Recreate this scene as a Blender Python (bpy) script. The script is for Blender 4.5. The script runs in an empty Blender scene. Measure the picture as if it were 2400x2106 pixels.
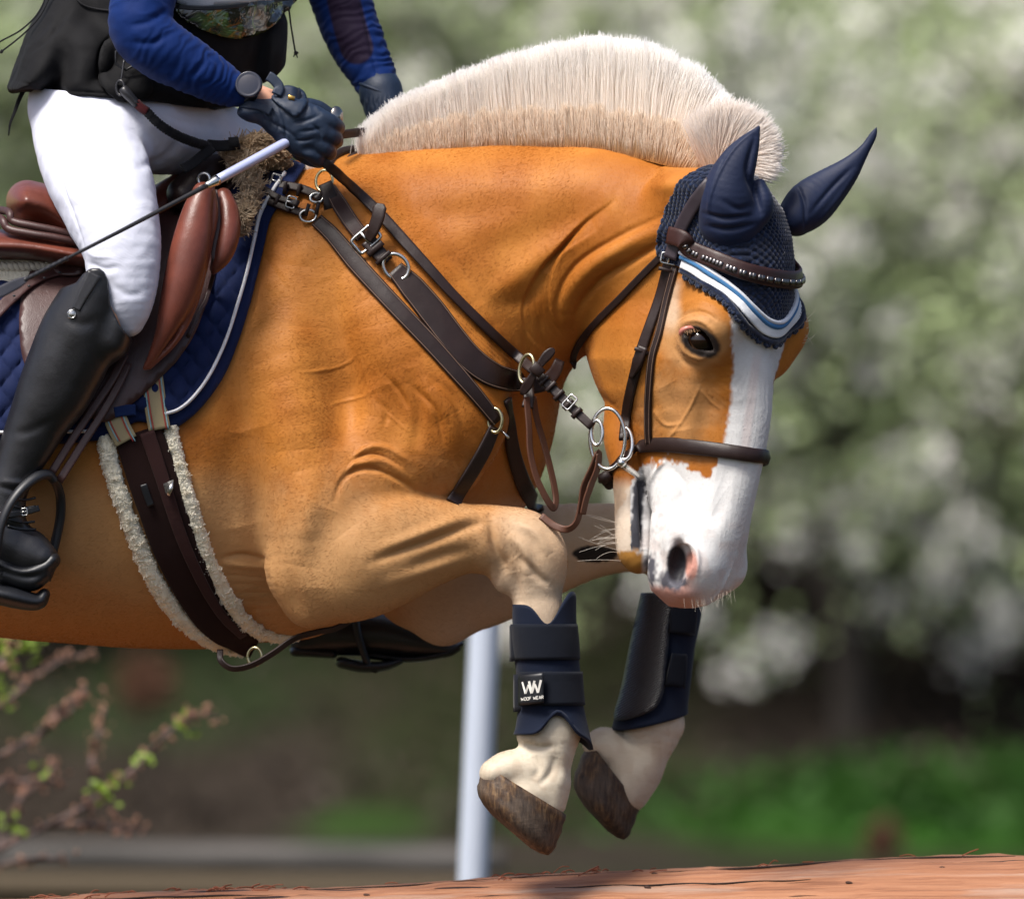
import bpy, math, random, os
import numpy as np
from mathutils import Vector
from mathutils.bvhtree import BVHTree
from mathutils.geometry import delaunay_2d_cdt

# ---------------------------------------------------------------- camera, sky, sun, exposure
scene = bpy.context.scene
COL = scene.collection
DIST, CAMZ, S = 12.0, 1.70, 1.635 / 2400.0
cam_data = bpy.data.cameras.new('camera')
cam = bpy.data.objects.new('camera', cam_data); COL.objects.link(cam)
cam.location = (0, -DIST, CAMZ); cam.rotation_euler = (math.radians(90), 0, 0)
cam_data.sensor_width = 36.0
cam_data.lens = 36.0 * DIST / 1.635
cam_data.clip_start = 0.5; cam_data.clip_end = 500
cam_data.dof.use_dof = True
cam_data.dof.focus_distance = DIST - 0.22
cam_data.dof.aperture_fstop = 2.9
scene.camera = cam

SUN_EL, SUN_AZ = math.radians(57), math.radians(222)   # azimuth clockwise from north (+Y)
world = bpy.data.worlds.new('World'); scene.world = world
world.use_nodes = True
wn = world.node_tree.nodes; wl = world.node_tree.links
bg = wn['Background']
sky = wn.new('ShaderNodeTexSky'); sky.sky_type = 'NISHITA'; sky.sun_disc = False
sky.sun_elevation = SUN_EL; sky.sun_rotation = SUN_AZ
sky.dust_density = 4.0; sky.ozone_density = 1.0; sky.air_density = 0.7
wl.new(sky.outputs[0], bg.inputs['Color']); bg.inputs['Strength'].default_value = 0.125
sl = bpy.data.lights.new('sun', 'SUN'); sl.energy = 3.7; sl.angle = math.radians(18); sl.color = (1.0, 0.96, 0.90)
sun = bpy.data.objects.new('sun', sl); COL.objects.link(sun)
sd = Vector((math.sin(SUN_AZ) * math.cos(SUN_EL), math.cos(SUN_AZ) * math.cos(SUN_EL), math.sin(SUN_EL)))
sun.rotation_euler = sd.to_track_quat('Z', 'Y').to_euler(); sun.location = sd * 30
scene.view_settings.view_transform = 'Standard'; scene.view_settings.look = 'None'
scene.view_settings.exposure = 0.52; scene.view_settings.gamma = 1.0
scene.render.engine = 'CYCLES'
scene.cycles.use_denoising = True
scene.cycles.max_bounces = 14; scene.cycles.diffuse_bounces = 12

# ---------------------------------------------------------------- helpers
RNG = np.random.default_rng(7)
random.seed(7)
def P(a):
    """picture-plane units (x right, y down, w away) -> metres"""
    a = np.asarray(a, float)
    Y = a[..., 2] * S
    k = S * (DIST + Y) / DIST
    return np.stack([(a[..., 0] - 1200) * k, Y, CAMZ - (a[..., 1] - 1053) * k], -1)

def smin(a, b, k):
    if k <= 0: return np.minimum(a, b)
    h = np.maximum(k - np.abs(a - b), 0) / k
    return np.minimum(a, b) - h * h * k * 0.25

def catmull(pts, n=6):
    p = np.asarray(pts, float)
    if len(p) < 3:
        t = np.linspace(0, 1, n + 1)[:, None]
        return p[0] * (1 - t) + p[-1] * t
    q = np.vstack([2 * p[0] - p[1], p, 2 * p[-1] - p[-2]])
    out = []
    for i in range(1, len(q) - 2):
        a, b, c, d = q[i - 1], q[i], q[i + 1], q[i + 2]
        for t in np.linspace(0, 1, n, endpoint=False):
            out.append(0.5 * ((2 * b) + (-a + c) * t + (2 * a - 5 * b + 4 * c - d) * t * t + (-a + 3 * b - 3 * c + d) * t ** 3))
    out.append(q[-2])
    return np.array(out)

class Field:
    """a solid described by blended primitives, meshed as one surface"""
    def __init__(self): self.prims = []
    def sweep(self, pts, k=30, n=4, sub=False, hard=False):
        """pts rows: x, y, w, in-plane radius, depth radius"""
        p = np.array([list(q) + [q[3]] if len(q) == 4 else list(q) for q in pts], float)
        if not hard: p = catmull(p, n)
        R = p[:, 3:5].max() + k + 8
        lo = p[:, :3].min(0) - R; hi = p[:, :3].max(0) + R
        def f(X):
            best = np.full(len(X), 1e9, np.float32)
            for a, b in zip(p[:-1], p[1:]):
                r = max(a[3], b[3], a[4], b[4]) + k + 8
                l2 = np.minimum(a[:3], b[:3]) - r; h2 = np.maximum(a[:3], b[:3]) + r
                m = np.nonzero(((X >= l2) & (X <= h2)).all(1))[0]
                if len(m) == 0: continue
                Q = X[m] - a[:3].astype(np.float32); d = (b[:3] - a[:3]).astype(np.float32)
                sw = np.float32(min(1.0, ((a[3] + b[3]) / (a[4] + b[4])) ** 2)); dd = d * np.array([1, 1, sw], np.float32)
                t = np.clip(Q @ dd / max(float(d @ dd), 1e-6), 0, 1)
                o = Q - t[:, None] * d
                ri = a[3] + t * (b[3] - a[3]); rw = a[4] + t * (b[4] - a[4])
                di2 = o[:, 0] ** 2 + o[:, 1] ** 2
                e = np.sqrt(di2 / ri ** 2 + o[:, 2] ** 2 / rw ** 2)
                L = np.sqrt(di2 + o[:, 2] ** 2)
                v = np.where(e > 0.3, L * (1 - 1 / np.maximum(e, 0.3)), -np.minimum(ri, rw) * (1 - e))
                best[m] = np.minimum(best[m], v)
            return best
        self.prims.append((lo, hi, f, k, sub)); return self
    def ball(self, c, r, k=20, rot=None, sub=False):
        c = np.array(c, np.float32); r = np.array(r if np.ndim(r) else (r, r, r), np.float32)
        M = np.eye(3, dtype=np.float32) if rot is None else np.array(rot, np.float32)
        R = r.max() + k + 8
        def f(X):
            Q = (X - c) @ M.T
            e = np.sqrt(((Q / r) ** 2).sum(1)); L = np.sqrt((Q ** 2).sum(1))
            return np.where(e > 0.3, L * (1 - 1 / np.maximum(e, 0.3)), -r.min() * (1 - e)).astype(np.float32)
        self.prims.append((c - R, c + R, f, k, sub)); return self
    def func(self, lo, hi, f, k=20, sub=False):
        self.prims.append((np.array(lo, float), np.array(hi, float), f, k, sub)); return self
    def eval(self, X):
        X = X.astype(np.float32)
        F = np.full(len(X), 1e4, np.float32)
        for lo, hi, f, k, sub in self.prims:
            m = np.nonzero(((X >= lo) & (X <= hi)).all(1))[0]
            if len(m) == 0: continue
            v = f(X[m])
            F[m] = -smin(-F[m], v, k) if sub else smin(F[m], v, k)
        return F
    def mesh(self, h):
        add = [p for p in self.prims if not p[4]]
        lo = np.min([p[0] for p in add], 0); hi = np.max([p[1] for p in add], 0)
        c = 4
        nb = np.ceil((hi - lo) / (h * c)).astype(int) + 1
        # coarse pass
        g = np.stack(np.meshgrid(*[np.arange(n) for n in nb], indexing='ij'), -1).reshape(-1, 3)
        Fc = self.eval(lo + (g + 0.5) * h * c)
        ins = Fc.reshape(nb) < 0
        near = (np.abs(Fc) < h * c * 1.5 + 6).reshape(nb)
        for ax in range(3):          # neighbours of opposite sign are refined too
            a = [slice(None)] * 3; b = [slice(None)] * 3; a[ax] = slice(0, -1); b[ax] = slice(1, None)
            df = ins[tuple(a)] != ins[tuple(b)]; n2 = near.copy(); n2[tuple(a)] |= df; n2[tuple(b)] |= df; near = n2
        act = g[near.ravel()]
        n = nb * c
        F = np.where(np.repeat(np.repeat(np.repeat(ins, c, 0), c, 1), c, 2), -50.0, 50.0).astype(np.float32)
        loc = np.stack(np.meshgrid(*[np.arange(c)] * 3, indexing='ij'), -1).reshape(-1, 3)
        for s0 in range(0, len(act), 12000):
            idx = (act[s0:s0 + 12000, None, :] * c + loc[None]).reshape(-1, 3)
            F[idx[:, 0], idx[:, 1], idx[:, 2]] = self.eval(lo + idx * h)
        sg = F < 0
        # active cells
        m = n - 1
        cnt = np.zeros(m, np.int8)
        for dx in (0, 1):
            for dy in (0, 1):
                for dz in (0, 1):
                    cnt += sg[dx:dx + m[0], dy:dy + m[1], dz:dz + m[2]]
        cells = np.argwhere((cnt > 0) & (cnt < 8))
        del cnt
        off = np.array([(x, y, z) for x in (0, 1) for y in (0, 1) for z in (0, 1)])
        V8 = np.stack([F[cells[:, 0] + o[0], cells[:, 1] + o[1], cells[:, 2] + o[2]] for o in off], 1)
        pos = np.zeros((len(cells), 3)); num = np.zeros(len(cells))
        for i in range(8):
            for j in range(i + 1, 8):
                if np.abs(off[i] - off[j]).sum() != 1: continue
                a, b = V8[:, i], V8[:, j]
                x = (a < 0) != (b < 0)
                t = a[x] / (a[x] - b[x])
                pos[x] += off[i] + (off[j] - off[i]) * t[:, None]; num[x] += 1
        verts = lo + (cells + pos / num[:, None]) * h
        key = (cells[:, 0].astype(np.int64) * n[1] + cells[:, 1]) * n[2] + cells[:, 2]
        quads = []
        for ax in range(3):
            u, v = [(1, 2), (2, 0), (0, 1)][ax]
            s1 = [slice(None)] * 3; s2 = [slice(None)] * 3
            s1[ax] = slice(0, -1); s2[ax] = slice(1, None)
            A = sg[tuple(s1)]; B = sg[tuple(s2)]
            e = np.argwhere(A != B); fl = A[e[:, 0], e[:, 1], e[:, 2]]
            ok = (e[:, u] > 0) & (e[:, v] > 0) & (e[:, u] < n[u] - 1) & (e[:, v] < n[v] - 1)
            e = e[ok]; fl = fl[ok]
            q = []
            for du, dv in ((1, 1), (0, 1), (0, 0), (1, 0)):
                cc = e.copy(); cc[:, u] -= du; cc[:, v] -= dv
                kk = (cc[:, 0].astype(np.int64) * n[1] + cc[:, 1]) * n[2] + cc[:, 2]
                q.append(np.minimum(np.searchsorted(key, kk), len(key) - 1))
            q = np.stack(q, 1); q[~fl] = q[~fl][:, ::-1]
            quads.append(q)
        quads = np.vstack(quads)
        # orientation: mesh px space is mirrored into metres (y down), so flip once
        return verts, quads[:, ::-1]

def edges_of(q):
    n = q.shape[1]
    e = np.vstack([q[:, [i, (i + 1) % n]] for i in range(n)])
    return e
def relax(v, q, it=2, lam=0.5, wt=None):
    e = edges_of(q); a = np.concatenate([e[:, 0], e[:, 1]]); b = np.concatenate([e[:, 1], e[:, 0]])
    deg = np.bincount(a, minlength=len(v)).astype(float)
    for k in range(it * 2):
        L = np.stack([np.bincount(a, v[b, i], len(v)) for i in range(3)], 1) / np.maximum(deg, 1)[:, None] - v
        s = lam if k % 2 == 0 else -lam * 0.96
        v = v + L * s * (1 if wt is None else wt[:, None])
    return v
def normals(v, q):
    fn = np.cross(v[q[:, 2]] - v[q[:, 0]], v[q[:, 3 if q.shape[1] == 4 else 1]] - v[q[:, 1 if q.shape[1] == 4 else 0]])
    if q.shape[1] == 3: fn = -fn
    N = np.zeros_like(v)
    for i in range(q.shape[1]):
        for c in range(3): N[:, c] += np.bincount(q[:, i], fn[:, c], len(v))
    return N / np.maximum(np.linalg.norm(N, axis=1), 1e-9)[:, None]
def seg_dist(x, y, path):
    """distance and along-path parameter of points to a 2-D polyline"""
    p = np.asarray(path, float); best = np.full(len(x), 1e9); tt = np.zeros(len(x)); L = 0
    seg = np.hypot(*(p[1:] - p[:-1]).T); tot = seg.sum()
    for a, b, l in zip(p[:-1], p[1:], seg):
        dx, dy = b - a
        t = np.clip(((x - a[0]) * dx + (y - a[1]) * dy) / max(l * l, 1e-9), 0, 1)
        d = np.hypot(x - a[0] - t * dx, y - a[1] - t * dy)
        m = d < best; best[m] = d[m]; tt[m] = ((L + t * l) / tot)[m]; L += l
    return best, tt

def mesh_obj(name, v, faces, mat=None, parent=None, world_space=False, smooth=True, color=None):
    me = bpy.data.meshes.new(name)
    v = np.asarray(v, float)
    w = v if world_space else P(v)
    if isinstance(faces, np.ndarray) and faces.ndim == 2:
        nf, k = faces.shape
        me.vertices.add(len(w)); me.vertices.foreach_set('co', w.astype(np.float32).ravel())
        me.loops.add(nf * k); me.loops.foreach_set('vertex_index', faces.astype(np.int32).ravel())
        me.polygons.add(nf); me.polygons.foreach_set('loop_start', np.arange(0, nf * k, k, dtype=np.int32))
        me.polygons.foreach_set('loop_total', np.full(nf, k, np.int32))
        me.update(calc_edges=True); me.validate()
    else:
        me.from_pydata([tuple(x) for x in w], [], [tuple(int(i) for i in f) for f in faces])
    if smooth: me.polygons.foreach_set('use_smooth', np.ones(len(me.polygons), bool))
    if color is not None:
        at = me.color_attributes.new('tint', 'FLOAT_COLOR', 'POINT')
        c = np.ones((len(w), 4), np.float32); c[:, :3] = color
        at.data.foreach_set('color', c.ravel())
    if mat is not None: me.materials.append(mat)
    o = bpy.data.objects.new(name, me); COL.objects.link(o)
    if parent is not None: o.parent = parent; o.matrix_parent_inverse = parent.matrix_world.inverted()
    return o
def tag(o, label=None, cat=None, group=None, kind=None):
    if label: o['label'] = label
    if cat: o['category'] = cat
    if group: o['group'] = group
    if kind: o['kind'] = kind
    return o
def empty(name, at, label=None, cat=None, group=None):
    o = bpy.data.objects.new(name, None); COL.objects.link(o)
    o.location = P(at); o.empty_display_size = 0.05
    bpy.context.view_layer.update()
    return tag(o, label, cat, group)

class MB:
    """collects pieces that become one mesh"""
    def __init__(self): self.v = []; self.f = []
    def add(self, v, f):
        o = len(self.v); self.v += [tuple(map(float, x)) for x in v]; self.f += [tuple(int(i) + o for i in q) for q in f]
    def tube(self, pts, r, n=8, closed=False, flat=1.0):
        p = np.asarray(pts, float); m = len(p)
        r = np.broadcast_to(np.asarray(r, float), (m,))
        if closed: tg = np.roll(p, -1, 0) - np.roll(p, 1, 0)
        else: tg = np.gradient(p, axis=0)
        tg /= np.maximum(np.linalg.norm(tg, axis=1), 1e-9)[:, None]
        up = np.array([0., 0., 1.]) if abs(tg[0][2]) < 0.8 else np.array([1., 0., 0.])
        u = up - tg[0] * (up @ tg[0]); u /= np.linalg.norm(u)
        V = []
        for i in range(m):
            u = u - tg[i] * (u @ tg[i]); u /= max(np.linalg.norm(u), 1e-9)
            b = np.cross(tg[i], u)
            for k in range(n):
                a = 2 * math.pi * k / n
                V.append(p[i] + r[i] * (math.cos(a) * u * flat + math.sin(a) * b))
        F = []
        for i in range(m if closed else m - 1):
            j = (i + 1) % m
            for k in range(n):
                k2 = (k + 1) % n
                F.append((i * n + k, j * n + k, j * n + k2, i * n + k2))
        if not closed:
            F.append(tuple(range(n))); F.append(tuple((m - 1) * n + k for k in reversed(range(n))))
        self.add(V, F)
    def strap(self, pts, nrm, width, thick=6, closed=False, round_=0.3, raised=0):
        """flat leather strap: pts centre line, nrm outward normals; cross-section a rounded slab"""
        p = np.asarray(pts, float); N = np.asarray(nrm, float); m = len(p)
        width = np.broadcast_to(np.asarray(width, float), (m,)) * 0.5
        tg = (np.roll(p, -1, 0) - np.roll(p, 1, 0)) if closed else np.gradient(p, axis=0)
        tg /= np.maximum(np.linalg.norm(tg, axis=1), 1e-9)[:, None]
        sd = np.cross(tg, N); sd /= np.maximum(np.linalg.norm(sd, axis=1), 1e-9)[:, None]
        N2 = np.cross(sd, tg)
        t = thick * 0.5
        prof = [(-1, -.6), (-1, .4), (-.88, 1), (-.55, 1 + raised * .3), (0, 1 + raised), (.55, 1 + raised * .3), (.88, 1), (1, .4), (1, -.6), (.9, -1), (-.9, -1)]
        n = len(prof); V = []
        for i in range(m):
            for a, b in prof: V.append(p[i] + sd[i] * a * width[i] + N2[i] * b * t)
        F = []
        for i in range(m if closed else m - 1):
            j = (i + 1) % m
            for k in range(n):
                k2 = (k + 1) % n
                F.append((i * n + k, i * n + k2, j * n + k2, j * n + k))
        if not closed:
            F.append(tuple(reversed(range(n)))); F.append(tuple((m - 1) * n + k for k in range(n)))
        self.add(V, F)
    def ring(self, c, r, tr, axis=(0, 0, 1), seg=40, n=8, ry=None, rot=0, arc=None):
        a = np.array(axis, float); a /= np.linalg.norm(a)
        u = np.array([1., 0, 0]); u = u - a * (u @ a)
        if np.linalg.norm(u) < 1e-3: u = np.array([0., 1, 0])
        u /= np.linalg.norm(u); v = np.cross(a, u); ry = ry or r
        cr, sr = math.cos(rot), math.sin(rot); u, v = u * cr + v * sr, -u * sr + v * cr
        if arc is None:
            th = np.linspace(0, 2 * math.pi, seg, endpoint=False)
            self.tube([np.array(c) + u * r * math.cos(t) + v * ry * math.sin(t) for t in th], tr, n, closed=True)
        else:
            th = np.linspace(arc[0], arc[1], seg)
            self.tube([np.array(c) + u * r * math.cos(t) + v * ry * math.sin(t) for t in th], tr, n)
    def box(self, c, hx, ux=(1, 0, 0), uy=(0, 1, 0), bev=0.18):
        ux = np.array(ux, float); ux /= np.linalg.norm(ux); uy = np.array(uy, float); uy -= ux * (uy @ ux); uy /= np.linalg.norm(uy)
        uz = np.cross(ux, uy); V = []; c = np.array(c, float)
        b = min(hx) * bev * 2
        for s, e in ((-1, 1), (-1, 0), (1, 0), (1, 1)):
            x0, y0 = hx[0] - (b if e else 0), hx[1] - (b if e else 0)
            z = hx[2] * s if e else (hx[2] - b) * s
            for px, py in ((-1, -1), (1, -1), (1, 1), (-1, 1)): V.append(c + ux * px * x0 + uy * py * y0 + uz * z)
        F = [(3, 2, 1, 0), (12, 13, 14, 15)]
        for l in range(3):
            for k in range(4): F.append((l * 4 + k, l * 4 + (k + 1) % 4, (l + 1) * 4 + (k + 1) % 4, (l + 1) * 4 + k))
        self.add(V, F)
    def blob(self, c, r, seg=14, rings=9, ux=(1, 0, 0), uy=(0, 1, 0)):
        ux = np.array(ux, float); ux /= np.linalg.norm(ux); uy = np.array(uy, float); uy -= ux * (uy @ ux); uy /= np.linalg.norm(uy)
        uz = np.cross(ux, uy); r = r if np.ndim(r) else (r, r, r); V = []; F = []; c = np.array(c, float)
        for i in range(rings + 1):
            t = math.pi * i / rings
            for k in range(seg):
                a = 2 * math.pi * k / seg
                V.append(c + ux * r[0] * math.sin(t) * math.cos(a) + uy * r[1] * math.sin(t) * math.sin(a) + uz * r[2] * math.cos(t))
        for i in range(rings):
            for k in range(seg): F.append((i * seg + k, (i + 1) * seg + k, (i + 1) * seg + (k + 1) % seg, i * seg + (k + 1) % seg))
        self.add(V, F)
    def build(self, name, mat, parent=None, world_space=False, smooth=True, sub=0):
        o = mesh_obj(name, np.array(self.v), self.f, mat, parent, world_space, smooth)
        if sub:
            md = o.modifiers.new('s', 'SUBSURF'); md.levels = md.render_levels = sub
        return o

# ---------------------------------------------------------------- materials
def node_mat(name, color=(0.5, 0.5, 0.5), rough=0.6, metal=0.0, spec=0.5, sheen=0.0, coat=0.0):
    m = bpy.data.materials.new(name); m.use_nodes = True
    b = m.node_tree.nodes['Principled BSDF']
    b.inputs['Base Color'].default_value = (*color, 1); b.inputs['Roughness'].default_value = rough
    b.inputs['Metallic'].default_value = metal; b.inputs['Specular IOR Level'].default_value = spec
    b.inputs['Sheen Weight'].default_value = sheen; b.inputs['Coat Weight'].default_value = coat
    return m, m.node_tree.nodes, m.node_tree.links, b
def coords(nt, scale=(1, 1, 1), rot=(0, 0, 0), kind='Object'):
    tc = nt.nodes.new('ShaderNodeTexCoord'); mp = nt.nodes.new('ShaderNodeMapping')
    mp.inputs['Scale'].default_value = scale; mp.inputs['Rotation'].default_value = rot
    nt.links.new(tc.outputs[kind], mp.inputs[0]); return mp.outputs[0]
def noise(nt, vec, scale, detail=4, rough=0.55, dist=0):
    t = nt.nodes.new('ShaderNodeTexNoise'); t.inputs['Scale'].default_value = scale
    t.inputs['Detail'].default_value = detail; t.inputs['Roughness'].default_value = rough; t.inputs['Distortion'].default_value = dist
    nt.links.new(vec, t.inputs['Vector']); return t.outputs['Fac']
def ramp(nt, fac, stops):
    r = nt.nodes.new('ShaderNodeValToRGB'); e = r.color_ramp.elements
    while len(e) < len(stops): e.new(0.5)
    for k, (p, c) in enumerate(stops): e[k].position = p; e[k].color = (*c, 1)
    nt.links.new(fac, r.inputs[0]); return r.outputs[0]
def bump(nt, b, h, strength=0.3, dist=0.002, prev=None):
    n = nt.nodes.new('ShaderNodeBump'); n.inputs['Strength'].default_value = strength; n.inputs['Distance'].default_value = dist
    nt.links.new(h, n.inputs['Height'])
    if prev is not None: nt.links.new(prev, n.inputs['Normal'])
    nt.links.new(n.outputs[0], b.inputs['Normal']); return n.outputs[0]
def mixc(nt, fac, a, b, mode='MIX'):
    m = nt.nodes.new('ShaderNodeMix'); m.data_type = 'RGBA'; m.blend_type = mode
    for s, v in ((m.inputs['Factor'], fac), (m.inputs[6], a), (m.inputs[7], b)):
        if hasattr(v, 'links'): nt.links.new(v, s)
        elif isinstance(v, (int, float)): s.default_value = v
        else: s.default_value = (*v, 1)
    return m.outputs[2]
def math_(nt, op, a, b=0.0, clamp=False):
    m = nt.nodes.new('ShaderNodeMath'); m.operation = op; m.use_clamp = clamp
    for s, v in ((m.inputs[0], a), (m.inputs[1], b)):
        if hasattr(v, 'links'): nt.links.new(v, s)
        else: s.default_value = v
    return m.outputs[0]
def leather(name, color, rough=0.38, grain=900, var=0.25, bstr=0.25, spec=0.5):
    m, n, l, b = node_mat(name, color, rough, spec=spec)
    nt = m.node_tree; v = coords(nt)
    f = noise(nt, v, 14, 5, 0.6)
    dark = tuple(c * (1 - var) for c in color); lite = tuple(min(1, c * (1 + var)) for c in color)
    l.new(ramp(nt, f, [(0.3, dark), (0.7, lite)]), b.inputs['Base Color'])
    r = math_(nt, 'ADD', math_(nt, 'MULTIPLY', noise(nt, v, 40, 3), 0.25), rough - 0.12)
    l.new(r, b.inputs['Roughness'])
    vo = n.new('ShaderNodeTexVoronoi'); vo.inputs['Scale'].default_value = grain; l.new(v, vo.inputs['Vector'])
    n1 = bump(nt, b, vo.outputs['Distance'], bstr, 0.0006)
    bump(nt, b, noise(nt, v, 30, 4), 0.25, 0.004, n1)
    return m
def fabric(name, color, rough=0.85, weave=1800, var=0.15, sheen=0.3, wr=22, wstr=0.3, spec=0.2):
    m, n, l, b = node_mat(name, color, rough, sheen=sheen * .25, spec=spec)
    nt = m.node_tree; v = coords(nt)
    b.inputs['Sheen Roughness'].default_value = 0.5
    f = noise(nt, v, 9, 5, 0.6)
    l.new(ramp(nt, f, [(0.3, tuple(c * (1 - var) for c in color)), (0.7, tuple(min(1, c * (1 + var)) for c in color))]), b.inputs['Base Color'])
    n1 = bump(nt, b, noise(nt, v, weave, 2), 0.25, 0.0006)
    bump(nt, b, noise(nt, v, wr, 4, 0.5, 0.6), wstr, 0.006, n1)
    return m
def metal(name, color=(0.62, 0.62, 0.60), rough=0.22):
    m, n, l, b = node_mat(name, color, rough, metal=1.0)
    nt = m.node_tree; v = coords(nt)
    l.new(math_(nt, 'ADD', math_(nt, 'MULTIPLY', noise(nt, v, 160, 4), 0.3), rough - 0.1), b.inputs['Roughness'])
    return m
# ================================================================ THE HORSE
DRAFT = os.environ.get('SCENE_DRAFT') == '1'
HB = 7.0 if DRAFT else 4.0
TH = math.radians(37); CT, ST = math.cos(TH), math.sin(TH)
W0 = -415.0
HY  = np.array([400, 450, 500, 560, 620, 700, 770, 840, 910, 960, 1000, 1060, 1130, 1200, 1270, 1330, 1380, 1420], float)
HXM = np.array([1728, 1768, 1802, 1822, 1829, 1824, 1810, 1800, 1799, 1799, 1795, 1785, 1769, 1751, 1733, 1714, 1690, 1655], float)
HFB = np.array([-215, -285, -355, -430, -490, -527, -530, -510, -482, -456, -433, -388, -316, -258, -236, -216, -196, -110], float)
HT = np.array([0, .08, .2, .4, .65, .85, 1.0])
HW = np.array([  # half widths at the HT positions, one row per station
 [60, 75, 90, 95, 90, 75, 60], [72, 92, 108, 112, 108, 90, 70], [82, 102, 118, 122, 115, 95, 72],
 [88, 108, 124, 124, 112, 92, 66], [92, 116, 130, 124, 114, 96, 66], [94, 120, 136, 126, 122, 104, 70],
 [90, 120, 138, 130, 126, 106, 70], [84, 122, 134, 130, 126, 104, 68], [72, 92, 108, 122, 116, 92, 62],
 [64, 78, 92, 112, 104, 82, 58], [60, 74, 86, 100, 94, 76, 54], [56, 68, 78, 84, 78, 66, 50],
 [52, 64, 72, 74, 70, 62, 50], [52, 64, 72, 74, 72, 66, 54], [58, 74, 84, 84, 78, 70, 58],
 [64, 82, 92, 90, 80, 72, 58], [58, 74, 84, 82, 72, 62, 48], [30, 44, 52, 52, 44, 34, 24]], float)
def head_pt(f, y, l):
    """head-local (forward, down, near-side) -> picture units"""
    xm = np.interp(y, HY, HXM)
    return (xm + CT * f - ST * l, y, W0 - ST * f - CT * l)
def head_field(X):
    y = X[:, 1]; xm = np.interp(y, HY, HXM); fb = np.interp(y, HY, HFB)
    dx = X[:, 0] - xm; dw = X[:, 2] - W0
    f = dx * CT - dw * ST; l = -dx * ST - dw * CT
    t = f / fb
    tc = np.clip(t, 0, 1)
    yi = np.clip(np.searchsorted(HY, y) - 1, 0, len(HY) - 2)
    ty = np.clip((y - HY[yi]) / (HY[yi + 1] - HY[yi]), 0, 1); ty = ty * ty * (3 - 2 * ty) * .5 + ty * .5
    ti = np.clip(np.searchsorted(HT, tc) - 1, 0, len(HT) - 2)
    tt = (tc - HT[ti]) / (HT[ti + 1] - HT[ti])
    W = (HW[yi, ti] * (1 - tt) + HW[yi, ti + 1] * tt) * (1 - ty) + (HW[yi + 1, ti] * (1 - tt) + HW[yi + 1, ti + 1] * tt) * ty
    env = (1 - np.abs(2 * tc - 1) ** 5) ** 0.5
    ye = np.clip((y - 395) / 45, 0, 1); yb = np.clip((1418 - y) / 92, 0, 1)
    cap = np.sqrt(np.clip(1 - (1 - ye) ** 2, 0, 1)) * np.sqrt(np.clip(1 - (1 - yb) ** 2, 0, 1))
    W = W * env * cap
    d = np.abs(l) - W
    over = np.maximum(np.maximum(-t, t - 1), 0) * np.abs(fb)
    oy = np.maximum(np.maximum(395 - y, y - 1418), 0)
    return np.maximum(d, 0) + np.minimum(d, 0) * 0.6 + over + oy

H = Field()
# barrel, croup beyond the frame, chest
H.sweep([(-560, 960, 0, 400, 350), (-350, 985, 0, 430, 375), (0, 1022, 0, 466, 385), (200, 1035, 0, 474, 382), (380, 1012, 0, 508, 365),
         (520, 990, 0, 520, 318), (680, 930, 0, 500, 280), (840, 890, 0, 405, 262)], k=60)
H.sweep([(-620, 900, 0, 330, 330), (-760, 1010, -40, 300, 300), (-850, 1150, -120, 190, 150)], k=60)
H.sweep([(-760, 1010, 60, 280, 260), (-870, 1150, 130, 180, 150)], k=60)
H.sweep([(640, 520, 0, 120, 110), (760, 520, 0, 130, 120), (880, 540, 0, 150, 130)], k=90)          # withers
# neck, bending towards the viewer
H.sweep([(800, 770, 0, 395, 262), (960, 705, -10, 355, 225), (1100, 655, -40, 312, 196), (1210, 610, -75, 272, 172),
         (1310, 578, -115, 238, 152), (1430, 556, -165, 214, 132), (1550, 560, -225, 178, 116), (1630, 575, -260, 160, 104)], k=60)
# breast: front edge of the chest under the neck
H.sweep([(1090, 760, 10, 225, 185), (1105, 900, 20, 210, 190), (1075, 1040, 30, 208, 180), (1000, 1160, 40, 200, 165)], k=60)
H.sweep([(980, 1160, 60, 170, 160), (860, 1260, 50, 135, 170), (700, 1340, 20, 150, 215)], k=60)
# near shoulder and upper arm
H.sweep([(820, 560, -150, 110, 70), (930, 760, -215, 160, 95), (1010, 930, -235, 185, 105), (1000, 1040, -235, 150, 100)], k=90)
H.sweep([(985, 960, -225, 140, 100), (860, 1110, -262, 140, 98), (770, 1220, -285, 134, 98), (740, 1330, -285, 105, 90)], k=50)
H.sweep([(650, 860, -225, 130, 88), (705, 1040, -275, 112, 92), (735, 1200, -292, 106, 92), (738, 1330, -290, 90, 80)], k=46)
# near forearm
H.sweep([(745, 1330, -290, 122, 88), (800, 1312, -298, 148, 98), (870, 1286, -298, 152, 98), (975, 1272, -286, 114, 82), (1070, 1262, -268, 86, 68),
         (1140, 1262, -258, 75, 62)], k=16)
H.ball((722, 1420, -285), (46, 50, 46), k=40)                                                   # point of the elbow
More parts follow.
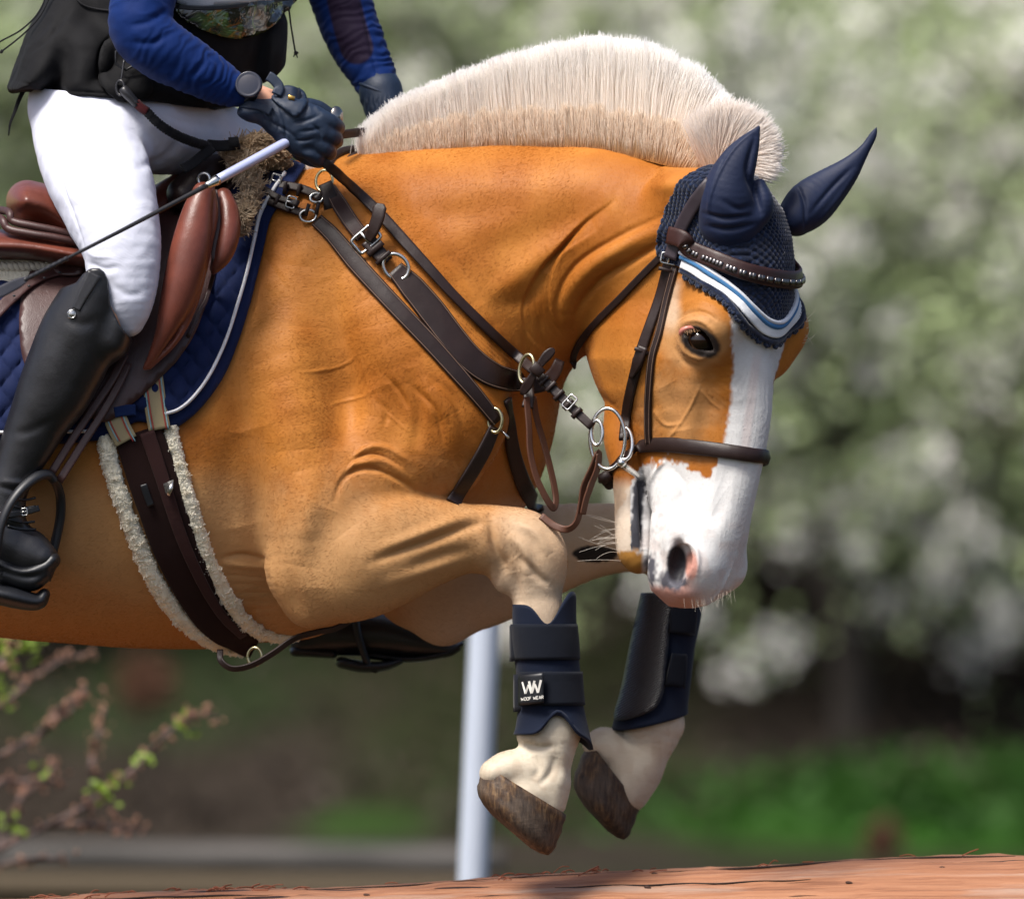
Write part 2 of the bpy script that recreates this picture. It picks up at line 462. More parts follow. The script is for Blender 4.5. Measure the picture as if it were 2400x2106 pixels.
# near knee, cannon, fetlock, pastern
H.sweep([(1140, 1264, -253, 78, 62), (1205, 1268, -252, 80, 66), (1238, 1290, -252, 84, 68), (1252, 1340, -251, 72, 60), (1258, 1400, -250, 58, 50),
         (1266, 1460, -250, 50, 46)], k=18)
H.ball((1272, 1316, -254), (52, 66, 58), k=25)
H.ball((1180, 1345, -250), (30, 42, 36), k=30)
H.sweep([(1264, 1440, -250, 52, 46), (1278, 1560, -250, 46, 42), (1288, 1650, -250, 50, 44), (1294, 1700, -250, 68, 58), (1292, 1735, -250, 62, 55),
         (1286, 1790, -250, 52, 48), (1268, 1840, -250, 58, 54), (1240, 1862, -250, 66, 60)], k=20)
H.ball((1238, 1722, -250), (27, 30, 34), k=18); H.ball((1240, 1752, -250), (17, 20, 22), k=12)   # ergot and sesamoid
H.sweep([(1262, 1800, -250, 40, 48), (1200, 1802, -250, 46, 56), (1160, 1812, -250, 36, 56)], k=24)                     # heel bulbs
H.sweep([(1300, 1840, -250, 32, 40), (1298, 1885, -250, 27, 40)], k=30)
# far foreleg
FW = 215
H.sweep([(1010, 1080, 150, 170, 120), (980, 1230, FW, 160, 110), (1010, 1340, FW, 130, 90)], k=60)
H.sweep([(990, 1350, FW, 125, 90), (1060, 1360, FW, 128, 92), (1160, 1335, FW, 122, 85), (1280, 1290, FW, 106, 74), (1400, 1265, FW, 86, 64), (1500, 1262, FW, 78, 60), (1566, 1290, FW, 76, 62),
         (1590, 1370, FW, 60, 52), (1582, 1450, FW, 50, 44), (1552, 1600, FW, 46, 42), (1538, 1660, FW, 52, 46), (1532, 1702, FW, 66, 56), (1516, 1760, FW, 54, 48), (1496, 1810, FW, 55, 50), (1468, 1838, FW, 60, 56)], k=35)
H.ball((1040, 1462, FW), (52, 48, 46), k=45)
H.ball((1572, 1694, FW), (30, 34, 40), k=18)
H.sweep([(1480, 1800, FW, 52, 50), (1425, 1752, FW, 48, 52), (1396, 1745, FW, 30, 50)], k=25)
H.sweep([(1480, 1815, FW, 44, 48), (1475, 1862, FW, 36, 40)], k=24)
# head
H.func((1180, 330, W0 - 260), (1960, 1480, W0 + 480), head_field, k=46)
for sgn in (1, -1):
    H.ball(head_pt(-82, 756, 112 * sgn), (72, 56, 60), k=55)                                        # brow
    H.ball(head_pt(-104, 800, 112 * sgn), (50, 48, 44), k=45)
    H.sweep([(*head_pt(-130, 880, 104 * sgn), 24, 24), (*head_pt(-150, 960, 90 * sgn), 20, 20), (*head_pt(-160, 1020, 76 * sgn), 14, 14)], k=34)  # facial crest
    H.ball(head_pt(-110, 1268, 66 * sgn), (52, 66, 40), k=40)                                       # nostril wing
    H.ball(head_pt(-60, 1335, 46 * sgn), (58, 52, 50), k=40)
    H.sweep([(*head_pt(-190, 1150, 60 * sgn), 26, 20), (*head_pt(-185, 1250, 62 * sgn), 26, 22), (*head_pt(-150, 1345, 50 * sgn), 34, 26)], k=36)   # upper lip
H.ball(head_pt(-90, 1372, 0), (66, 44, 66), k=40)
H.ball(head_pt(-66, 782, -126), (56, 56, 52), k=40); H.ball(head_pt(-66, 836, -106), (36, 46, 40), k=46)
# lower jaw and chin
H.sweep([(1480, 930, -185, 60, 60), (1464, 1020, -200, 50, 62), (1472, 1090, -225, 42, 58), (1480, 1170, -250, 40, 54), (1486, 1240, -265, 45, 56), (1490, 1285, -272, 45, 52), (1496, 1308, -276, 36, 44)], k=5)
# nostrils and mouth opening
EYE = np.array(head_pt(-108, 795, 133)); EYE2 = np.array(head_pt(-100, 795, -133))
NOS = head_pt(-84, 1318, 97)
H.sweep([(NOS[0] + 2, 1282, NOS[2] - 2, 20, 30), (NOS[0] + 2, 1315, NOS[2] - 2, 30, 42), (NOS[0] - 8, 1352, NOS[2] + 2, 20, 26)], k=12, sub=True)
NOS2 = head_pt(-84, 1318, -97)
H.sweep([(NOS2[0], 1284, NOS2[2], 22, 24), (NOS2[0], 1350, NOS2[2], 20, 20)], k=16, sub=True)
# eye sockets
H.sweep([(EYE[0] - 26, EYE[1] - 14, EYE[2] - 26, 11, 26), (EYE[0] + 2, EYE[1] - 2, EYE[2] - 26, 23, 34), (EYE[0] + 27, EYE[1] + 19, EYE[2] - 22, 9, 22)], k=7, sub=True)
H.ball(EYE2 + [10, 2, 10], (30, 26, 30), k=14, sub=True)
hv, hq = H.mesh(HB)
hv = relax(hv, hq, 3)
print('horse', len(hv))

N0, HQ0 = len(hv), hq.copy()
def subdiv(v, q):
    """one linear split of every quad, then relaxed"""
    e = edges_of(q); es = np.sort(e, 1); key = es[:, 0].astype(np.int64) * len(v) + es[:, 1]
    uk, inv = np.unique(key, return_inverse=True)
    mid = (v[uk // len(v)] + v[uk % len(v)]) / 2
    fc = v[q].mean(1); nq = len(q); inv = inv.reshape(4, nq)
    m = len(v) + inv; c = len(v) + len(uk) + np.arange(nq)
    nv = np.vstack([v, mid, fc])
    out = np.vstack([np.stack([q[:, i], m[i], c, m[(i + 3) % 4]], 1) for i in range(4)])
    return nv, out
if not DRAFT:
    hv, hq = subdiv(hv, hq); hv = relax(hv, hq, 2)

def stroke(path, r, amp, taper=True, wmax=0.35, wr=None, smooth=True):
    """push (+) or press (-) the near surface along a soft line"""
    global hv
    p = catmull(path, 6) if smooth and len(path) > 2 else np.array(path, float)
    lo = p.min(0) - r * 3; hi = p.max(0) + r * 3
    i = np.nonzero((hv[:, 0] > lo[0]) & (hv[:, 0] < hi[0]) & (hv[:, 1] > lo[1]) & (hv[:, 1] < hi[1]))[0]
    if wr is not None: i = i[(hv[i, 2] > wr[0]) & (hv[i, 2] < wr[1])]
    i = i[HN[i, 2] < wmax]
    d, t = seg_dist(hv[i, 0], hv[i, 1], p)
    k = np.exp(-(d / r) ** 2) * amp
    if taper: k *= np.clip(np.sin(np.pi * np.clip(t, 0.02, 0.98)), 0, 1) ** 0.6
    k *= np.clip((wmax - HN[i, 2]) / 0.4, 0, 1)
    hv[i] += HN[i] * k[:, None]
HN = normals(hv, hq)
if (HN[:, 2][hv[:, 2] < -300].mean()) > 0: HN = -HN
BODY = (-700, -60)
def sculpt():
    st = stroke
    # broad muscle masses
    st([(600, 520), (600, 700), (560, 860)], 60, -9, wr=BODY)
    st([(700, 620), (690, 760), (700, 900)], 60, 9, wr=BODY)
    st([(770, 640), (800, 780), (830, 900), (820, 1020)], 26, -9, wr=BODY)
    st([(880, 760), (900, 860), (880, 980)], 40, 8, wr=BODY)
    st([(960, 860), (985, 950), (975, 1060)], 18, -8, wr=BODY)
    st([(560, 1010), (540, 1130), (560, 1240)], 40, -10, wr=BODY)
    st([(470, 1080), (470, 1180), (490, 1260)], 34, 5)
    st([(900, 450), (1000, 500), (1100, 500), (1260, 470)], 34, -6)
    st([(1000, 560), (1080, 640), (1130, 720)], 22, -6); st([(1180, 720), (1240, 700), (1280, 640)], 18, -5)
    st([(1000, 880), (1060, 930), (1090, 1010)], 10, -5, wr=BODY); st([(960, 900), (1020, 960), (1040, 1040)], 7, -4, wr=BODY)
    st([(905, 880), (935, 915), (960, 960)], 7, -4, wr=BODY); st([(880, 935), (905, 965), (900, 1000)], 8, -4, wr=BODY)
    st([(640, 640), (760, 560), (900, 500)], 60, 8)
    st([(560, 930), (600, 1060), (608, 1190), (640, 1300)], 34, -10, wr=BODY)
    st([(520, 760), (560, 900), (590, 1010)], 50, -16, wr=BODY)
    st([(700, 760), (690, 930), (700, 1060)], 70, 12, wr=BODY)
    st([(850, 700), (960, 860), (1040, 990)], 60, 12, wr=BODY)
    st([(930, 620), (1010, 720), (1130, 860), (1200, 960)], 30, -10, wr=BODY)
    st([(760, 860), (800, 960), (800, 1060)], 36, -9, wr=BODY)
    st([(900, 900), (930, 990), (900, 1060)], 40, -9, wr=BODY)
    st([(1010, 900), (1060, 990), (1050, 1080)], 30, 7, wr=BODY)
    # triceps edge over the forearm
    st([(785, 1170), (800, 1128), (832, 1102), (880, 1100), (930, 1122), (975, 1150)], 7, -7, wr=BODY)
    st([(790, 1140), (815, 1100), (850, 1084), (900, 1082), (960, 1120)], 8, 5, wr=BODY)
    st([(800, 1120), (830, 1076), (880, 1064), (940, 1092)], 5, -4.5, wr=BODY)
    st([(812, 1100), (850, 1055), (900, 1048), (960, 1080)], 7, 5, wr=BODY)
    st([(775, 1190), (745, 1270), (738, 1380)], 46, -8, wr=BODY)
    st([(700, 1100), (720, 1200), (700, 1330)], 34, 10, wr=BODY)
    st([(800, 1250), (860, 1330), (860, 1390)], 40, 6, wr=BODY)
    # forearm grooves and tendons
    st([(870, 1318), (940, 1290), (1020, 1262), (1090, 1236), (1140, 1222)], 12, -10, wr=BODY)
    st([(880, 1288), (960, 1262), (1060, 1222), (1130, 1205)], 15, 7, wr=BODY)
    st([(960, 1330), (1040, 1300), (1110, 1286)], 15, -7, wr=BODY)
    st([(900, 1370), (1000, 1335), (1080, 1310)], 14, 5, wr=BODY)
    # knee
    st([(1150, 1215), (1160, 1280), (1185, 1330)], 11, -10, wr=BODY)
    st([(1210, 1225), (1255, 1250), (1290, 1300)], 12, 8, wr=BODY)
    st([(1190, 1250), (1230, 1290), (1240, 1350)], 14, 9, wr=BODY)
    st([(1215, 1300), (1260, 1350), (1290, 1370)], 10, -8, wr=BODY)
    st([(1205, 1340), (1215, 1380), (1222, 1420)], 10, -5, wr=BODY)
    # fetlock and pastern
    st([(1225, 1742), (1262, 1752), (1300, 1748)], 9, -9, wr=BODY)
    st([(1240, 1700), (1246, 1660), (1250, 1640)], 8, -4, wr=BODY); st([(1300, 1770), (1290, 1810), (1262, 1840)], 9, -5, wr=BODY)
    st([(1248, 1770), (1262, 1800), (1250, 1825)], 10, -5, wr=BODY)
    st([(1315, 1740), (1322, 1790), (1310, 1850)], 12, 4, wr=BODY)
    # elbow and skin folds behind it
    st([(668, 1330), (690, 1400), (715, 1450)], 18, -6, wr=BODY)
    st([(520, 1306), (570, 1300), (625, 1312)], 7, -6, wr=BODY)
    st([(515, 1318), (570, 1325), (630, 1330)], 8, 4, wr=BODY)
    for k in range(7):
        st([(505 + k * 6, 1345 + k * 22), (560 + k * 8, 1348 + k * 20), (640 + k * 5, 1356 + k * 17)], 5, -1.2 if k % 2 else -1.8, wr=BODY)
    # ribs, belly line
    st([(-100, 1260), (150, 1330), (330, 1365)], 60, 7)
    st([(-100, 1400), (120, 1420), (330, 1440)], 40, -7)
    st([(460, 1230), (480, 1330), (560, 1420)], 40, 6)
    # veins on the shoulder
    st([(842, 828), (815, 850), (770, 866), (705, 872)], 4, 1.8, wr=BODY)
    st([(880, 910), (850, 930), (790, 944), (775, 952)], 4, 1.8, wr=BODY)
    st([(842, 828), (850, 870), (838, 905)], 4, 1.3, wr=BODY)
    st([(955, 1010), (900, 960), (880, 910)], 4, 1.3, wr=BODY)
    # neck: long muscle, hollow in front of it, folds at the throat
    st([(870, 470), (1060, 440), (1300, 440), (1480, 470)], 60, 6)
    st([(1080, 620), (1200, 570), (1330, 515), (1430, 470)], 46, -10)
    st([(930, 560), (1060, 600), (1150, 660)], 60, 7)
    st([(1120, 700), (1200, 660), (1290, 590), (1400, 530)], 26, 9)
    for k in range(9):
        o = k * 15
        st([(1440 - o * 0.35, 470 + o * 0.55), (1350 - o * 0.55, 540 + o * 0.62), (1290 - o * .5, 640 + o * 0.55), (1290 - o * .42, 740 + o * .32), (1330 - o * .3, 800 + o * .3)], 4.6, -4.2 if k % 2 == 0 else -3.0)
    st([(1580, 528), (1480, 570), (1385, 628), (1336, 690), (1330, 742)], 22, 17)
    st([(1570, 560), (1490, 606), (1410, 655), (1360, 715), (1345, 760)], 9, -10)
    st([(1555, 505), (1450, 556), (1350, 622), (1308, 700), (1312, 770)], 8, -7)
    st([(1300, 850), (1270, 800), (1262, 750)], 8, -6); st([(1250, 870), (1235, 820), (1228, 770)], 8, -5)
    st([(1180, 880), (1165, 830), (1150, 790)], 10, -4)
    st([(1040, 640), (1130, 760), (1240, 860)], 12, -4)
    for k in range(5):
        st([(950 + k * 12, 640 + k * 3), (1060 + k * 14, 760 + k * 3), (1160 + k * 15, 860)], 4, -2.6)
    # head: cheek edge, hollow, veins, mouth corner folds
    st([(1372, 800), (1400, 880), (1440, 950)], 16, 7)
    st([(1470, 700), (1480, 850), (1490, 960)], 40, 5)
    st([(1560, 640), (1540, 690), (1530, 740)], 26, -5)
    st([(1560, 900), (1590, 960), (1600, 1010)], 26, -8)
    st([(1640, 905), (1620, 950), (1590, 1000), (1555, 1040)], 4, 2.2)
    st([(1640, 910), (1665, 940), (1690, 960)], 3.5, 1.8)
    st([(1530, 960), (1560, 995), (1600, 992)], 5, 2.5)
    st([(1660, 760), (1690, 800), (1700, 860)], 22, 6)
    st([(1560, 1080), (1540, 1100), (1520, 1140)], 5, 5); st([(1580, 1100), (1600, 1130), (1610, 1170)], 8, -4)
    st([(1500, 1110), (1506, 1160), (1508, 1230), (1510, 1290)], 7, -20)
    st([(1535, 1120), (1530, 1180), (1528, 1250)], 12, 5)
    st([(1486, 1130), (1478, 1180), (1482, 1230)], 5, -3)
    st([(1700, 1090), (1690, 1180), (1660, 1240)], 22, -6)
    st([(1560, 1200), (1580, 1160), (1610, 1130)], 18, 3)
    # eyelids: upper lid fold, brow wrinkle, lower rim
    st([(1588, 776), (1606, 756), (1640, 752), (1668, 772), (1682, 800)], 6, 5)
    st([(1584, 756), (1606, 736), (1645, 730), (1685, 752)], 5, -4)
    st([(1580, 735), (1606, 714), (1650, 708), (1694, 730)], 8, 3)
    st([(1588, 790), (1604, 822), (1640, 840), (1668, 830)], 6, 5)
    st([(1580, 812), (1604, 848), (1648, 862)], 6, -3)
    # nostril rim
    st([(1566, 1330), (1572, 1290), (1594, 1268), (1622, 1276), (1636, 1304), (1634, 1345)], 6, 7)
    st([(1560, 1372), (1590, 1392), (1640, 1392)], 14, 5)
sculpt()
HN = normals(hv, hq)
if (HN[:, 2][hv[:, 2] < -300].mean()) > 0: HN = -HN

# ---- coat colours (pigment of each patch of hair, linear)
def sstep(a, b, x):
    t = np.clip((x - a) / (b - a), 0, 1); return t * t * (3 - 2 * t)
def vnoise(v, sc, seed=0):
    r = np.random.default_rng(seed); T = r.random((32, 32, 32)); q = v / sc; i = np.floor(q).astype(int); f = q - i; f = f * f * (3 - 2 * f)
    o = 0
    for a in (0, 1):
        for b in (0, 1):
            for c in (0, 1):
                o = o + T[(i[:, 0] + a) % 32, (i[:, 1] + b) % 32, (i[:, 2] + c) % 32] * (f[:, 0] if a else 1 - f[:, 0]) * (f[:, 1] if b else 1 - f[:, 1]) * (f[:, 2] if c else 1 - f[:, 2])
    return o
GOLD = np.array([0.45, 0.170, 0.029]); DEEP = np.array([0.31, 0.092, 0.009]); PALE = np.array([0.48, 0.275, 0.120]); CREAM = np.array([0.58, 0.46, 0.34])
WHITE = np.array([0.64, 0.635, 0.63]); GREY = np.array([0.045, 0.045, 0.055]); PINK = np.array([0.60, 0.30, 0.24]); OCH = np.array([0.40, 0.19, 0.04])
def coat_color(v):
    x, y, w = v.T; n = len(v)
    n1 = vnoise(v, 60, 1); n2 = vnoise(v, 22, 2); n3 = vnoise(v, 9, 3); nn = n1 * .5 + n2 * .3 + n3 * .2
    nb = vnoise(v, 150, 11) * .6 + vnoise(v, 60, 1) * .4
    C = GOLD + (DEEP - GOLD) * (sstep(.3, .75, nb) * .8)[:, None]
    def mix(c, k):
        nonlocal C; C = C * (1 - k[:, None]) + np.asarray(c) * k[:, None]
    head = (w < -150) & (x > 1330) & (y > 380) & (y < 1440)
    # paler towards the belly and the legs
    pale = sstep(1000, 1350, y + (nn - .5) * 160) * (x < 1330) * .75
    pale = np.maximum(pale, sstep(640, 500, x) * sstep(1050, 1200, y) * .8)
    mix(PALE, pale * (~head))
    mix(GOLD * .95, sstep(1350, 1480, y + (nn - .5) * 60) * (x < 600) * .7)
    mix(CREAM, sstep(1080, 1230, x + (nn - .5) * 60) * sstep(1150, 1240, y) * (w < 0) * (~head) * .9)
    mix((.66, .57, .46), sstep(1300, 1400, y) * (x > 1150) * (w < 0) * (~head))
    mix(PALE, sstep(640, 760, x + (nn - .5) * 80) * sstep(1110, 1230, y + (nn - .5) * 60) * (w < -120) * (~head) * .42)
    mix(PALE * 1.05, sstep(700, 560, x) * sstep(380, 440, x) * sstep(1080, 1200, y) * sstep(1460, 1400, y) * .75)
    mix(CREAM * .9, sstep(880, 1010, x) * sstep(1150, 1230, y + (nn - .5) * 60) * (w > 20) * .8)
    mix((.62, .47, .31), sstep(1180, 1340, x) * sstep(1100, 1180, y) * (w > 0) * .85)
    mix(CREAM * 1.05, sstep(1400, 1500, y) * (x > 1400) * (w > 0))
    leg = (y > 1640) & (x > 1100)
    mix((.60, .53, .42), leg.astype(float) * .9)
    mix(CREAM * .85, leg * sstep(.5, .68, n2) * .45)
    # chestnut on the far forearm
    d = ((x - 1395) / 52) ** 2 + ((y - 1298 - (x - 1395) * .02) / 20) ** 2
    mix((.03, .027, .025), (sstep(1.25, .8, d + (n3 - .5) * .5)) * (w > 0))
    # face
    xm = np.interp(y, HY, HXM); f = (x - xm) * CT - (w - W0) * ST; l = -(x - xm) * ST - (w - W0) * CT
    hd = head.astype(float)
    mix(PALE * 1.02, hd * sstep(120, 40, np.hypot((x - 1600) / 1.0, (y - 960) / 1.3) - (nn - .5) * 90) * .55)
    lf = np.interp(y, [640, 690, 740, 800, 870, 950, 1010, 1060, 1100, 1120, 1135], [1702, 1706, 1712, 1716, 1718, 1712, 1702, 1692, 1684, 1672, 1650])
    rt = np.interp(y, [600, 740, 800, 850, 900, 950], [1890, 1880, 1840, 1826, 1812, 1900])
    blaze = sstep(-6, 6, x - lf + (n3 - .5) * 9) * sstep(-3, 3, rt - x + (n3 - .5) * 8) * (y < 1145)
    # white muzzle, with a brown point running down between
    tip = np.interp(x, [1380, 1500, 1560, 1600, 1630, 1655, 1680, 1692], [1330, 1095, 1075, 1085, 1108, 1124, 1090, 1040])
    muz = sstep(-9, 9, y - tip + (n3 - .5) * 26 + (n2 - .5) * 18) * (x > 1440)
    mzt = (n2 > .5) * .0
    wh = np.maximum(blaze, muz) * hd * (f > -330)
    eyed = np.hypot((x - 1632) / 78, (y - 792) / 62)
    mix(PALE * 1.05, hd * sstep(1.35, .85, eyed + (n2 - .5) * .3) * .6)
    mix(CREAM, hd * sstep(36, 12, np.abs(x - 1572 + (y - 700) * .12)) * sstep(640, 680, y) * sstep(800, 740, y) * .7)
    mix(GOLD * .85, hd * sstep(60, 35, np.hypot((x - 1650) / 1.3, y - 690)) * .8)
    mix(WHITE, wh)
    mix(GOLD, hd * sstep(-2, 4, x - rt) * (y > 735) * (y < 905))
    mix((.58, .50, .47), wh * sstep(1180, 1320, y + (n2 - .5) * 90) * sstep(.35, .7, n2) * .6)
    mix((.42, .40, .40), wh * sstep(1090, 1140, y) * sstep(1640, 1540, x + (n2 - .5) * 60) * sstep(.45, .75, n3 * .5 + n2 * .5) * .6)
    mix((.62, .52, .50), wh * sstep(16, 5, np.abs(x - np.interp(y, [820, 1000, 1100], [1776, 1752, 1742]))) * sstep(800, 860, y) * sstep(1130, 1060, y) * .55)
    mix((.035, .028, .026), hd * sstep(1.0, .75, np.hypot((x - 1638 - (y - 795) * .5) / 50, (y - 800) / 44) + (n3 - .5) * .1))
    # muzzle skin: grey patch, pink lip, ochre lower lip, dark mouth corner
    g = hd * sstep(18, 5, np.hypot((x - 1526) / 1.0, (y - 1335) / 3.0) - (n3 - .5) * 10)
    g = np.maximum(g, hd * sstep(38, 20, np.hypot((x - 1578) / 1.15, (y - 1358) / .9) - (n3 - .5) * 12) * (x < 1640))
    mix(PINK, hd * sstep(1352, 1384, y + (n2 - .5) * 20) * sstep(1680, 1600, x) * .9)
    mix(PINK * .8, hd * (sstep(26, 14, np.hypot((x - 1620) / .8, (y - 1326) / 1.7))))
    mix(GREY * 1.8, g)
    mix(GREY * .5, hd * sstep(30, 20, np.hypot((x - 1586) / .95, (y - 1318) / 1.75)))
    mix(GREY * 1.0, hd * sstep(17, 9, np.abs(x - np.interp(y, [1120, 1180, 1280], [1502, 1494, 1488])) - (n3 - .5) * 8) * sstep(1112, 1130, y) * sstep(1300, 1280, y))
    mix(CREAM * 1.05, hd * (x < 1478) * sstep(1110, 1150, y) * .8)
    mix(OCH, hd * sstep(1282, 1300, y + (n3 - .5) * 14) * sstep(1512, 1500, x))
    return np.clip(C, 0, 1)
hc = coat_color(hv)
coat_m, cn, cl, cb = node_mat('horse_coat', (0.5, 0.2, 0.05), 0.62, sheen=0.06, spec=0.18)
cnt = coat_m.node_tree
at = cn.new('ShaderNodeAttribute'); at.attribute_name = 'tint'
cv = coords(cnt)
hf = noise(cnt, coords(cnt, (90, 200, 420), (0, 0.5, 0)), 1.0, 3, 0.7)
cl.new(mixc(cnt, 1.0, at.outputs['Color'], ramp(cnt, hf, [(0.25, (0.90, 0.89, 0.87)), (0.75, (1.0, 1.0, 1.0))]), 'MULTIPLY'), cb.inputs['Base Color'])
cb.inputs['Sheen Tint'].default_value = (1.0, 0.85, 0.65, 1); cb.inputs['Sheen Roughness'].default_value = 0.45
cl.new(math_(cnt, 'ADD', math_(cnt, 'MULTIPLY', hf, 0.2), 0.45), cb.inputs['Roughness'])
n1_ = bump(cnt, cb, hf, 0.16, 0.0012)
bump(cnt, cb, noise(cnt, cv, 14, 4, 0.55), 0.35, 0.008, n1_)
horse = mesh_obj('horse', hv, hq, coat_m, color=hc)
tag(horse, 'golden palomino horse with white blaze, mid-jump with both knees folded over the log', 'horse')

hbvh = BVHTree.FromPolygons(hv[:N0].tolist(), HQ0.tolist(), all_triangles=False)
def surf(x, y, w0=-1200, default=None):
    h = hbvh.ray_cast(Vector((x, y, w0)), Vector((0, 0, 1)))
    if h[0] is None: return (default if default is not None else None), None
    n = np.array(h[1]);
    if n[2] > 0: n = -n
    return h[0][2], n
# ================================================================ hair, eyes, hooves
def hair(name, pts, radius, mat, parent=None, color=None):
    """pts: strands x points x 3 in picture units; radius in units, root and tip"""
    n, k, _ = pts.shape
    cu = bpy.data.hair_curves.new(name); cu.add_curves([k] * n)
    cu.attributes['position'].data.foreach_set('vector', P(pts).astype(np.float32).ravel()) if 'position' in cu.attributes else cu.points.foreach_set('position', P(pts).astype(np.float32).ravel())
    ra = cu.attributes.get('radius') or cu.attributes.new('radius', 'FLOAT', 'POINT')
    r = np.linspace(radius[0], radius[1], k) * S
    ra.data.foreach_set('value', np.tile(r, n).astype(np.float32))
    if color is not None:
        ca = cu.attributes.new('tint', 'FLOAT_COLOR', 'CURVE')
        c = np.ones((n, 4), np.float32); c[:, :3] = color; ca.data.foreach_set('color', c.ravel())
    cu.materials.append(mat)
    o = bpy.data.objects.new(name, cu); COL.objects.link(o)
    if parent is not None: o.parent = parent; o.matrix_parent_inverse = parent.matrix_world.inverted()
    return o
def hair_mat(name, stops, rough=0.5, tint=False, var=0.15, glow=0):
    m, n, l, b = node_mat(name, (1, 1, 1), rough, spec=0.25); nt = m.node_tree
    hi = n.new('ShaderNodeHairInfo')
    c = ramp(nt, hi.outputs['Intercept'], stops)
    if tint:
        a = n.new('ShaderNodeAttribute'); a.attribute_name = 'tint'; c = mixc(nt, 1.0, a.outputs['Color'], c, 'MULTIPLY')
    v = ramp(nt, hi.outputs['Random'], [(0, (1 - var,) * 3), (1, (1, 1, 1))])
    c = mixc(nt, 1.0, c, v, 'MULTIPLY'); l.new(c, b.inputs['Base Color'])
    if glow:   # fine hair lets light through
        tr = n.new('ShaderNodeBsdfTranslucent'); mx = n.new('ShaderNodeMixShader'); mx.inputs[0].default_value = glow
        df = n.new('ShaderNodeBsdfDiffuse'); l.new(c, df.inputs['Color']); l.new(c, tr.inputs['Color']); l.new(df.outputs[0], mx.inputs[1]); l.new(tr.outputs[0], mx.inputs[2]); l.new(mx.outputs[0], n['Material Output'].inputs['Surface'])
    return m
def crest_w(x): return np.interp(x, [800, 1000, 1150, 1300, 1420, 1540, 1640, 1720, 1830], [0, -12, -45, -112, -165, -225, -262, -285, -300])

